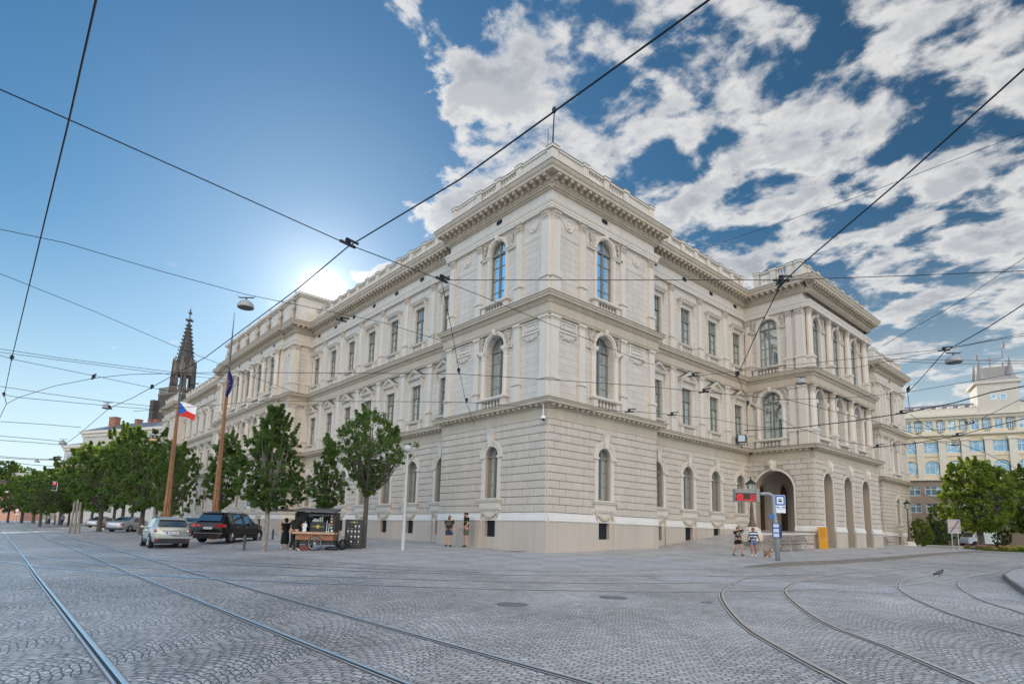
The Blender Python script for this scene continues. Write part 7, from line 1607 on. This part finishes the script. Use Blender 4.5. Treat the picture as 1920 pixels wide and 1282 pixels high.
# back of a road sign on two legs
p = at_d(1793, 1026, 46); p.z = G(p.x, p.y); k = 46/FPX; rs = thing('road_sign', 'back of a two-legged metal road sign with diagonal bar before the plane tree', 'road sign', p, TX)
MSB = mat('sign_back_metal', (0.42,0.36,0.35), .6, .2, var=.1, vs=3)
mb = MB(); mb.box(-12*k, 10*k, 0, .03, 36*k, 60*k); mb.build('panel', MSB, rs); mb = MB(); mb.box(-12.6*k, -11.6*k, -.03, .05, 35.5*k, 60.6*k); mb.box(9.6*k, 10.8*k, -.03, .05, 35.5*k, 60.6*k); mb.box(-12.6*k, 10.8*k, -.031, .051, 60*k, 61*k); mb.box(-12.6*k, 10.8*k, -.031, .051, 35*k, 36*k); mb.build('rim', MSTEEL, rs)
mb = MB(); mb.tube([(-8.5*k,-.02,37*k),(8.5*k,-.02,59*k)], [.045,.045], 4); mb.build('diagonal_bar', mat('dark_bar', (0.16,0.13,0.13), .6), rs); mb = MB(); mb.box(-11.5*k, 9.5*k, -.012, 0, 44.5*k, 45.2*k); mb.build('cross_rail', mat('dark_bar', (0.16,0.13,0.13), .6), rs)
for x in (-6*k, 5.5*k): mb = MB(); mb.tube([(x,.03,0),(x,.03,37*k)], .035, 8); mb.lathe((x,.03,0), [(.11,0),(.11,.02)], 10); mb.build('leg', MSTEEL, rs)
# blue parking sign behind the off-roader, red-rimmed sign at the far left
p = hit(461, 1004); k = (p-CAM).dot(FW)/FPX; ps = thing('parking_sign', 'small blue parking sign on a grey pole behind the black off-roader', 'road sign', p, TX); mb = MB(); mb.tube([(0,0,0),(0,0,64*k)], .03, 8); mb.build('pole', MSTEEL, ps); mb = MB(); mb.box(-3*k,3*k,-.04,-.02,56*k,62*k); mb.build('sign_panel', MBLU, ps); mb = MB(); mb.box(-3*k,3*k,-.04,-.02,48*k,55.5*k); mb.build('sign_panel', MSW, ps); o = obj('letter', text_mesh('P', 5*k*1.3, MSW), ps, (0,-.045,59*k)); o.rotation_euler = (R(90),0,0)
p = at_d(30, 977, 95); p.z = G(p.x, p.y); k = 95/FPX; rsn = thing('round_sign', 'red-rimmed round road sign on a pole at the far left', 'road sign', p, TX); zt = (977-951)*k; mb = MB(); mb.tube([(0,0,0),(0,0,zt)], .05, 8); mb.build('pole', MSTEEL, rsn); mb = MB(); mb.lathe((0,-.06,zt), [(.36,0),(.36,.02),(.26,.025)], 20, (0,-1,0)); mb.build('rim', MRED, rsn); mb = MB(); mb.lathe((0,-.086,zt), [(.26,0),(.26,.004)], 20, (0,-1,0)); mb.build('face', MSW, rsn); mb = MB(); mb.box(-.24,.24,-.09,-.06,zt-.65,zt-.42); mb.build('sub_panel', MSW, rsn)
# leaning pale posts guarding a tree at the left
p = at_d(137, 1003, 50); p.z = G(p.x, p.y); tgd = thing('tree_guard_posts', 'bundle of pale leaning posts on the pavement corner at left', 'posts', p, TX)
for i, (x, y, h) in enumerate(((-.30,0,2.75),(-.10,.25,2.9),(.12,-.1,2.85),(.34,.1,2.7))): mb = MB(); mb.tube([(x*1.25,y,-.1),(x*.85,y*.6,h*.5),(x*.75,y*.5,h)], [.10,.085,.07], 8); mb.build('post', MBARKP, tgd)

# ================================================================ FLAGPOLES
MPW = mat('orange_brown_mast_wood', (0.27,0.125,0.055), .5, var=.35, vs=2.5, bump=.1, bs=30); MPD = mat('mast_groove', (0.10,0.045,0.03), .6); MMAST = mat('grey_mast_top', (0.10,0.11,0.13), .4, .4)
def flagpole(u, v, d, vw, vtop, wpx, lb):
    p = at_d(u, v, d); p.z = G(p.x, p.y); k = d/FPX; t = thing('flagpole', lb, 'flagpole', p, TX); hz = at_d(u, 980, d).z; Hw = at_d(u+15, vw, d).z-p.z; H = at_d(u+30, vtop, d).z-p.z; w0 = wpx*k/2
    mb = MB()
    for i in range(8):
        a = math.pi/4*i; c, s = math.cos(a), math.sin(a); b0 = [(w0*.74*c, w0*.74*s, -.2), (w0*.42*c, w0*.42*s, Hw*.5), (w0*.24*c, w0*.24*s, Hw)]; mb.tube(b0, [w0*.28, w0*.16, w0*.10], 6)
    mb.build('wooden_mast', MPW, t); mb = MB(); mb.tube([(0,0,-.2),(0,0,Hw*.5),(0,0,Hw)], [w0*.68,w0*.38,w0*.20], 8); mb.build('core', MPD, t)
    mb = MB(); mb.tube([(0,0,Hw-.3),(0,0,Hw+(H-Hw)*.5),(0,0,H)], [w0*.30,w0*.20,.015], 10); mb.build('top_mast', MMAST, t); return t, Hw, H, k
t1, Hw1, H1, k1 = flagpole(308, 1000, 41, 752, 640, 15, 'brown wooden flagpole carrying the Czech flag')
t2, Hw2, H2_, k2 = flagpole(399, 1000, 39, 688, 563, 14, 'taller brown and grey flagpole with furled blue flag')
# Czech flag, waving
def flagpt(a, b, L, Hh): return (.08+a*L*.93, -.10*math.sin(a*5.5+b*1.2)*(.3+a), -b*Hh-.20*a*L+.10*math.sin(a*4+1)*a+(.06*math.cos(b*5)*a))
fl = thing('flag', 'waving white, red and blue Czech flag on the left flagpole', 'flag', (t1.location.x, t1.location.y, t1.location.z+Hw1+.25), TX)
MFW = mat('flag_white', (0.80,0.80,0.82), .8); MFR = mat('flag_red', (0.62,0.03,0.02), .8); MFB = mat('flag_blue', (0.01,0.10,0.42), .8)
L_, Hh = 1.30, 1.02; N = 24; parts_ = {0: MB(), 1: MB(), 2: MB()}
for i in range(N):
    for j in range(N):
        a, b = (i+.5)/N, (j+.5)/N; kk = 2 if a < .5*(1-abs(2*b-1)) else (0 if b < .5 else 1)
        parts_[kk].poly([flagpt(x, y, L_, Hh) for x, y in ((i/N,j/N),((i+1)/N,j/N),((i+1)/N,(j+1)/N),(i/N,(j+1)/N))])
for kk, nm, m in ((0,'white_band',MFW),(1,'red_band',MFR),(2,'blue_triangle',MFB)): parts_[kk].build(nm, m, fl, False)
fe = thing('flag', 'limp dark blue flag hanging furled on the taller flagpole', 'flag', (t2.location.x, t2.location.y, t2.location.z+Hw2), TX)
mb = MB(); rows = []
for j in range(15):
    b = j/14; row = []
    for i in range(13): a = i/12; w_ = (.12+.36*math.sin(math.pi*min(1,b*1.05))**.7)*(1-.25*b); row.append(mb.pt((.05+a*w_, -.14+.10*math.sin(a*11+b*2), .15-b*1.75-.10*a)))
    rows.append(row)
for a, b in zip(rows, rows[1:]):
    for i in range(12): mb.face((a[i],a[i+1],b[i+1],b[i]))
mb.build('cloth', mat('eu_blue', (0.01,0.035,0.22), .8), fe, False); mb = MB()
for i, (x, z) in enumerate(((.12,-.55),(.25,-.65),(.30,-.9),(.18,-1.05))): mb.ell((x, -.27, z), (.03,.01,.03), 6, 4)
mb.build('stars', MYEL, fe)

# ================================================================ OVERHEAD LINES AND HANGING LAMPS
MWIRE = mat('wire_dark', (0.03,0.034,0.04), .9, 0, spec=.05)
MCLAMP = mat('clamp_black', (0.02,0.022,0.03), .6)
def wire(label, pts, z, r=.011, clamps=(), sag=0.0, cat='overhead wire', group='overhead wires above the square'):
    zs = z if isinstance(z, (list, tuple)) else [z]*len(pts)
    P = [at_z(u, v, zz) if (ray(u, v).z > .02) else at_d(u, v, 60) for (u, v), zz in zip(pts, zs)]
    P = [q if (q-CAM).length < 160 else CAM+(q-CAM).normalized()*160 for q in P]; o = None
    Q = []
    for a, b in zip(P, P[1:]): Q += [a.lerp(b, t/4)-Vector((0,0,sag*math.sin(math.pi*t/4))) for t in range(4)]
    Q.append(P[-1]); mb = MB(); mb.tube(Q, [max(r*.8, .00034*(q-CAM).length) for q in Q], 5); o = mb.build('overhead_wire', MWIRE); tag(o, label, cat, group)
    for c in clamps:
        u, v, zz = (c+(zs[0],))[:3]; q = at_z(u, v, zz); 
        if (q-CAM).length > 110: q = CAM+(q-CAM).normalized()*110
        s = max(.75, (q-CAM).length/34); dirv_ = min(((b-a) for a, b in zip(P, P[1:])), key=lambda e: 0) .normalized(); an = math.atan2(dirv_.y, dirv_.x)
        mb = MB(); mb.box(-.20*s,.20*s,-.025*s,.025*s,-.02*s,.03*s); mb.lathe((0,0,.02*s), [(.05*s,0),(.075*s,.03*s),(.04*s,.05*s),(.07*s,.08*s),(.03*s,.12*s)], 8); mb.box(-.05*s,.28*s,-.02*s,.02*s,.10*s,.14*s); cl_ = mb.build('insulator', MCLAMP, o); cl_.location = q; cl_.rotation_euler = (0,0,an)
    return o
wire('long contact wire crossing the whole picture from top right of centre to lower left', [(1560,-165),(1330,0),(865,335),(652,463),(560,540),(385,670),(250,745),(205,765),(150,812),(115,838)], 5.0, .012, [(205,765),(285,727)])
wire('steep contact wire at the far left running down from the top edge', [(205,-120),(180,0),(130,222),(75,450),(22,672),(8,740),(12,757),(0,782),(-20,820)], 5.0, .012, [(22,673),(7,741)])
wire('span wire from the left edge down to the junction above the left front', [(-60,140),(0,168),(130,225),(400,345),(652,458),(828,525)], 5.6, .010, [(652,458),(828,525)])
wire('sagging span wire carrying the big dome lamp over the left street', [(-60,415),(0,430),(120,455),(300,508),(461,552),(560,572),(720,605),(838,642)], 6.4, .009, [(640,601)])
wire('lower-left span wire passing the church spire', [(-60,490),(0,513),(180,585),(330,650),(470,705),(560,738)], 6.0, .008)
wire('nearly level wire from the left junction to the right edge', [(828,525),(1100,525),(1465,525),(1700,517),(1920,508),(2000,505)], [5.6,5.7,5.7,5.8,5.8,5.8], .009, [(1465,526,5.7)])
wire('steep contact wire at upper right ending above the porch', [(2010,40),(1920,130),(1700,328),(1510,490),(1465,532),(1420,622),(1383,704)], 5.2, .012, [(1465,533),(1383,703)])
wire('short wire dropping from the left junction to the lower insulators', [(828,527),(845,610),(860,690),(873,752),(890,795)], [5.6,5.4,5.2,5.1,5.0], .008, [(860,697,5.2),(875,752,5.1)])
wire('wire from the left junction down past the building corner to the right', [(828,525),(920,562),(1030,607),(1150,655),(1210,680),(1320,700)], [5.6,5.7,5.8,5.9,5.9,6.0], .008)
wire('upper long contact wire across both fronts', [(12,757),(35,745),(100,724),(175,709),(240,702),(400,698),(620,699),(860,701),(1020,711),(1200,723),(1320,735),(1480,750),(1640,790),(1800,840)], 5.0, .010, [(175,709),(1320,735)])
wire('lower long contact wire across both fronts', [(250,771),(330,765),(420,758),(480,752),(640,752),(800,753),(875,754),(1000,763),(1200,772),(1330,784),(1420,800),(1490,803)], 5.0, .010, [(1180,772),(1260,778)])
wire('wire loop curving down beside the porch to the lower right', [(1383,704),(1392,730),(1402,755),(1450,778),(1490,800),(1560,822),(1640,838)], [5.2,5.2,5.1,5.0,5.0,5.0,5.0], .009, [(1402,757,5.1)])
wire('thick double cable rising to the right edge over the yellow building', [(1395,807),(1490,802),(1600,789),(1690,775),(1790,755),(1860,735),(1920,724),(1990,714)], 5.0, .020, [(1690,775)])
wire('second thick cable lower over the yellow building', [(1645,838),(1720,830),(1795,817),(1850,802),(1920,785),(1980,770)], 5.0, .018, [(1645,838),(1795,817)])
wire('span wire above the porch carrying the right dome lamp', [(1380,693),(1500,683),(1640,668),(1745,657),(1820,645),(1920,625),(2000,610)], 6.4, .009, [(1770,657)])
wire('second span wire just below the lamp wire at right', [(1300,705),(1440,690),(1600,690),(1690,672),(1775,655),(1850,640),(1920,629),(2000,612)], 6.0, .008, [(1300,705)])
wire('oblique contact wire rising to the upper right corner beside the lamp', [(1703,735),(1737,698),(1770,660),(1855,612),(1920,570),(2000,518)], 5.2, .012, [(1703,733)])
wire('wire from the small junction rising gently to the right edge', [(1440,750),(1600,745),(1703,735),(1800,718),(1920,697),(2000,682)], 5.6, .008)
wire('short vertical dropper below the small junction', [(1702,737),(1704,755),(1706,772)], [5.2,5.1,5.0], .010)
wire('pair of level faint wires above the yellow building, upper one', [(1640,672),(1780,675),(1920,677),(2000,677)], 7.0, .007)
wire('pair of level faint wires above the yellow building, lower one', [(1660,676),(1780,682),(1920,681),(2000,680)], 7.0, .007)
wire('descending wire from the thick cable across the yellow building', [(1706,776),(1740,800),(1790,828),(1850,850),(1920,885)], 5.0, .009)
wire('wire carrying the black number sign', [(1703,800),(1760,806),(1818,795),(1870,770),(1920,745)], 5.6, .007)
wire('thin pale cable crossing in front of the plane tree', [(1718,921),(1770,941),(1850,935),(1920,935),(1990,934)], [4,4,4,4,4], .02)
wire('upper thin cable crossing in front of the plane tree', [(1770,938),(1830,927),(1880,918),(1920,912)], 4.2, .016)
wire('contact wire lying along the left side of the square above the pink house', [(0,666),(22,673),(170,703),(285,727),(330,735)], 5.4, .009)
wire('upper faint wire of a close pair at left, below the spire top', [(0,654),(120,672),(320,697),(440,705)], 6.6, .006)
wire('lower faint wire of a close pair at left, below the spire top', [(0,660),(120,676),(320,702),(440,712)], 6.5, .006)
wire('span wire holding the second dome lamp at left', [(0,724),(90,738),(201,753),(300,763)], 6.2, .008)
wire('wire running from the far-left junction to the flagpole', [(8,740),(36,745),(230,763),(330,770)], 5.6, .008)
wire('faint level wire at the far left above the grey roofs', [(0,790),(80,795),(152,801)], 6.2, .007)
wire('thick dark span wire at the far left holding the third lamp', [(0,817),(60,822),(125,828)], 6.6, .016)
wire('thin wire just under the thick span wire at far left', [(0,825),(60,829),(118,834)], 6.3, .007)
wire('upper wire of the dropper pair at far left', [(0,855),(50,859),(104,861)], 6.0, .009, [(102,861)])
wire('lower wire of the dropper pair at far left', [(0,857.5),(50,861),(104,862.5)], 5.9, .009)
wire('lowest thin wire at the far left', [(5,865),(60,871),(110,875)], 5.6, .008)
wire('very faint thin wire high in the sky at the right', [(1320,466),(1600,372),(1920,250),(2000,220)], 11, .004)
wire('very faint thin wire in the blue gap at the right', [(1655,648),(1800,565),(1920,484),(1990,440)], 11, .004)
MDOME = mat('grey_dome_lamp', (0.36,0.37,0.37), .5); MDIN = mat('lamp_inside', (0.10,0.10,0.095), .4)
def dome(u, v, wpx, lb):
    D_ = .66; d = D_*FPX/wpx; p = at_d(u, v, d); t = thing('hanging_lamp', lb, 'hanging lamp', p, TX, 'dome lamps hanging from wires'); r = D_/2
    mb = MB(); mb.sm = True; prof = [(r*math.cos(a), r*.95*math.sin(a)) for a in [math.pi/2*i/8 for i in range(9)]]; mb.lathe((0,0,-.12), [(r*.98,-.02)]+prof, 24); mb.build('shade', MDOME, t)
    mb = MB(); mb.lathe((0,0,-.155), [(r*.90,0),(r*.86,.012),(.02,.02)], 20); mb.build('diffuser', MDIN, t)
    mb = MB(); mb.tube([(0,0,.17),(0,0,.30)], .03, 6); mb.box(-.30,.30,-.02,.02,.28,.32); mb.tube([(-.3,0,.3),(-.38,0,.38)], .012, 4); mb.tube([(.3,0,.3),(.38,0,.38)], .012, 4); mb.build('hanger', MCLAMP, t)
dome(461, 571, 30, 'large grey dome lamp hanging beside the taller flagpole top'); dome(201, 762, 17, 'dome lamp hanging above the grey apartment roof'); dome(118, 829.5, 13.5, 'dome lamp hanging at the left corner of the apartment block'); dome(70, 864, 9, 'smallest dome lamp, farthest away at far left'); dome(1788, 674, 28, 'large grey dome lamp hanging in the blue gap at right'); dome(1502, 715, 20, 'pale dome lamp hanging in front of the porch corner'); dome(1792, 831, 14, 'dome lamp hanging in front of the yellow building windows')
# traffic light on its wire
p = at_d(103, 911, 60); k = 60/FPX; tl = thing('traffic_light', 'hanging traffic light with white border showing red', 'traffic light', p, TX+.1)
mb = MB(); mb.box(-4.6*k,4.6*k,-.02,.02,-8.5*k,8.5*k); mb.build('backing_board', MSW, tl); mb = MB(); mb.box(-3.6*k,3.6*k,-.10,-.021,-7.5*k,7.5*k); mb.build('housing', MPB, tl)
for i, (c_, e) in enumerate((((.6,.01,.01), 2.5), ((.03,.02,.005), 0), ((.005,.02,.01), 0))): mb = MB(); mb.lathe((0,-.101,(4.8-4.8*i)*k), [(2.0*k,0),(2.0*k,.03),(1.6*k,.035)], 14, (0,-1,0)); mb.build('lens', mat('signal_lens', c_, .3, emit=(1,.03,.03) if e else None, es=e), tl)
wire('thin wire on which the traffic light hangs', [(-20,900),(57,907),(103,908),(170,909)], 5.6, .006)
# black number sign, orange and white signs on wires
def hsign(u, v, d, w_, h_, lb, m, text=None, tm=None, ts=None, rot=0.0, nm='hanging_sign'):
    p = at_d(u, v, d); k = d/FPX; t = thing(nm, lb, 'hanging sign', p, TX); t.rotation_euler = (0, rot, TX); mb = MB(); mb.box(-w_*k/2,w_*k/2,-.02,.02,-h_*k/2,h_*k/2); mb.build('panel', m, t)
    if text: o = obj('lettering', text_mesh(text, ts*k, tm), t, (0,-.025,-.0)); o.rotation_euler = (R(90),0,0)
    return t
hsign(1818, 791.5, 40, 17, 6, 'small black sign with white numerals hanging before the yellow building', MPB, '378', MSW, 6.5, -.12)
hsign(287, 818, 48, 13, 5.5, 'black and white wire sign beside the nearer flagpole', MPB, 'o  o', MSW, 6, 0); hsign(287, 824, 48, 14, 4.5, 'orange sign hanging just below the black and white one', mat('sign_orange', (0.50,0.24,0.10), .6), 'STE', MSW, 5, 0); hsign(128.5, 877, 60, 9, 10, 'small white and orange box sign hanging over the avenue', mat('pale_orange_sign', (0.72,0.45,0.28), .6))
# floodlight mounted before the recess
fp = at_x(1391, 821, -.4); k = (fp-CAM).dot(FW)/FPX; fl_ = thing('floodlight', 'square black floodlight on the ledge of the right front', 'floodlight', fp, TX-.2); mb = MB(); mb.box(-8*k,8*k,-.02,.34,-8*k,7*k); mb.build('housing', MPB, fl_); mb = MB(); mb.box(-6.5*k,5.5*k,-.03,-.02,-6.5*k,5.5*k); mb.build('lens', mat('floodlight_glass', (0.42,0.52,0.62), .15), fl_); mb = MB(); mb.tube([(-9*k,.15,0),(-9*k,.15,-12*k),(9*k,.15,-12*k),(9*k,.15,0)], .025, 5); mb.tube([(0,.15,-12*k),(0,.15,-18*k)], .03, 5); mb.build('bracket', MCLAMP, fl_)
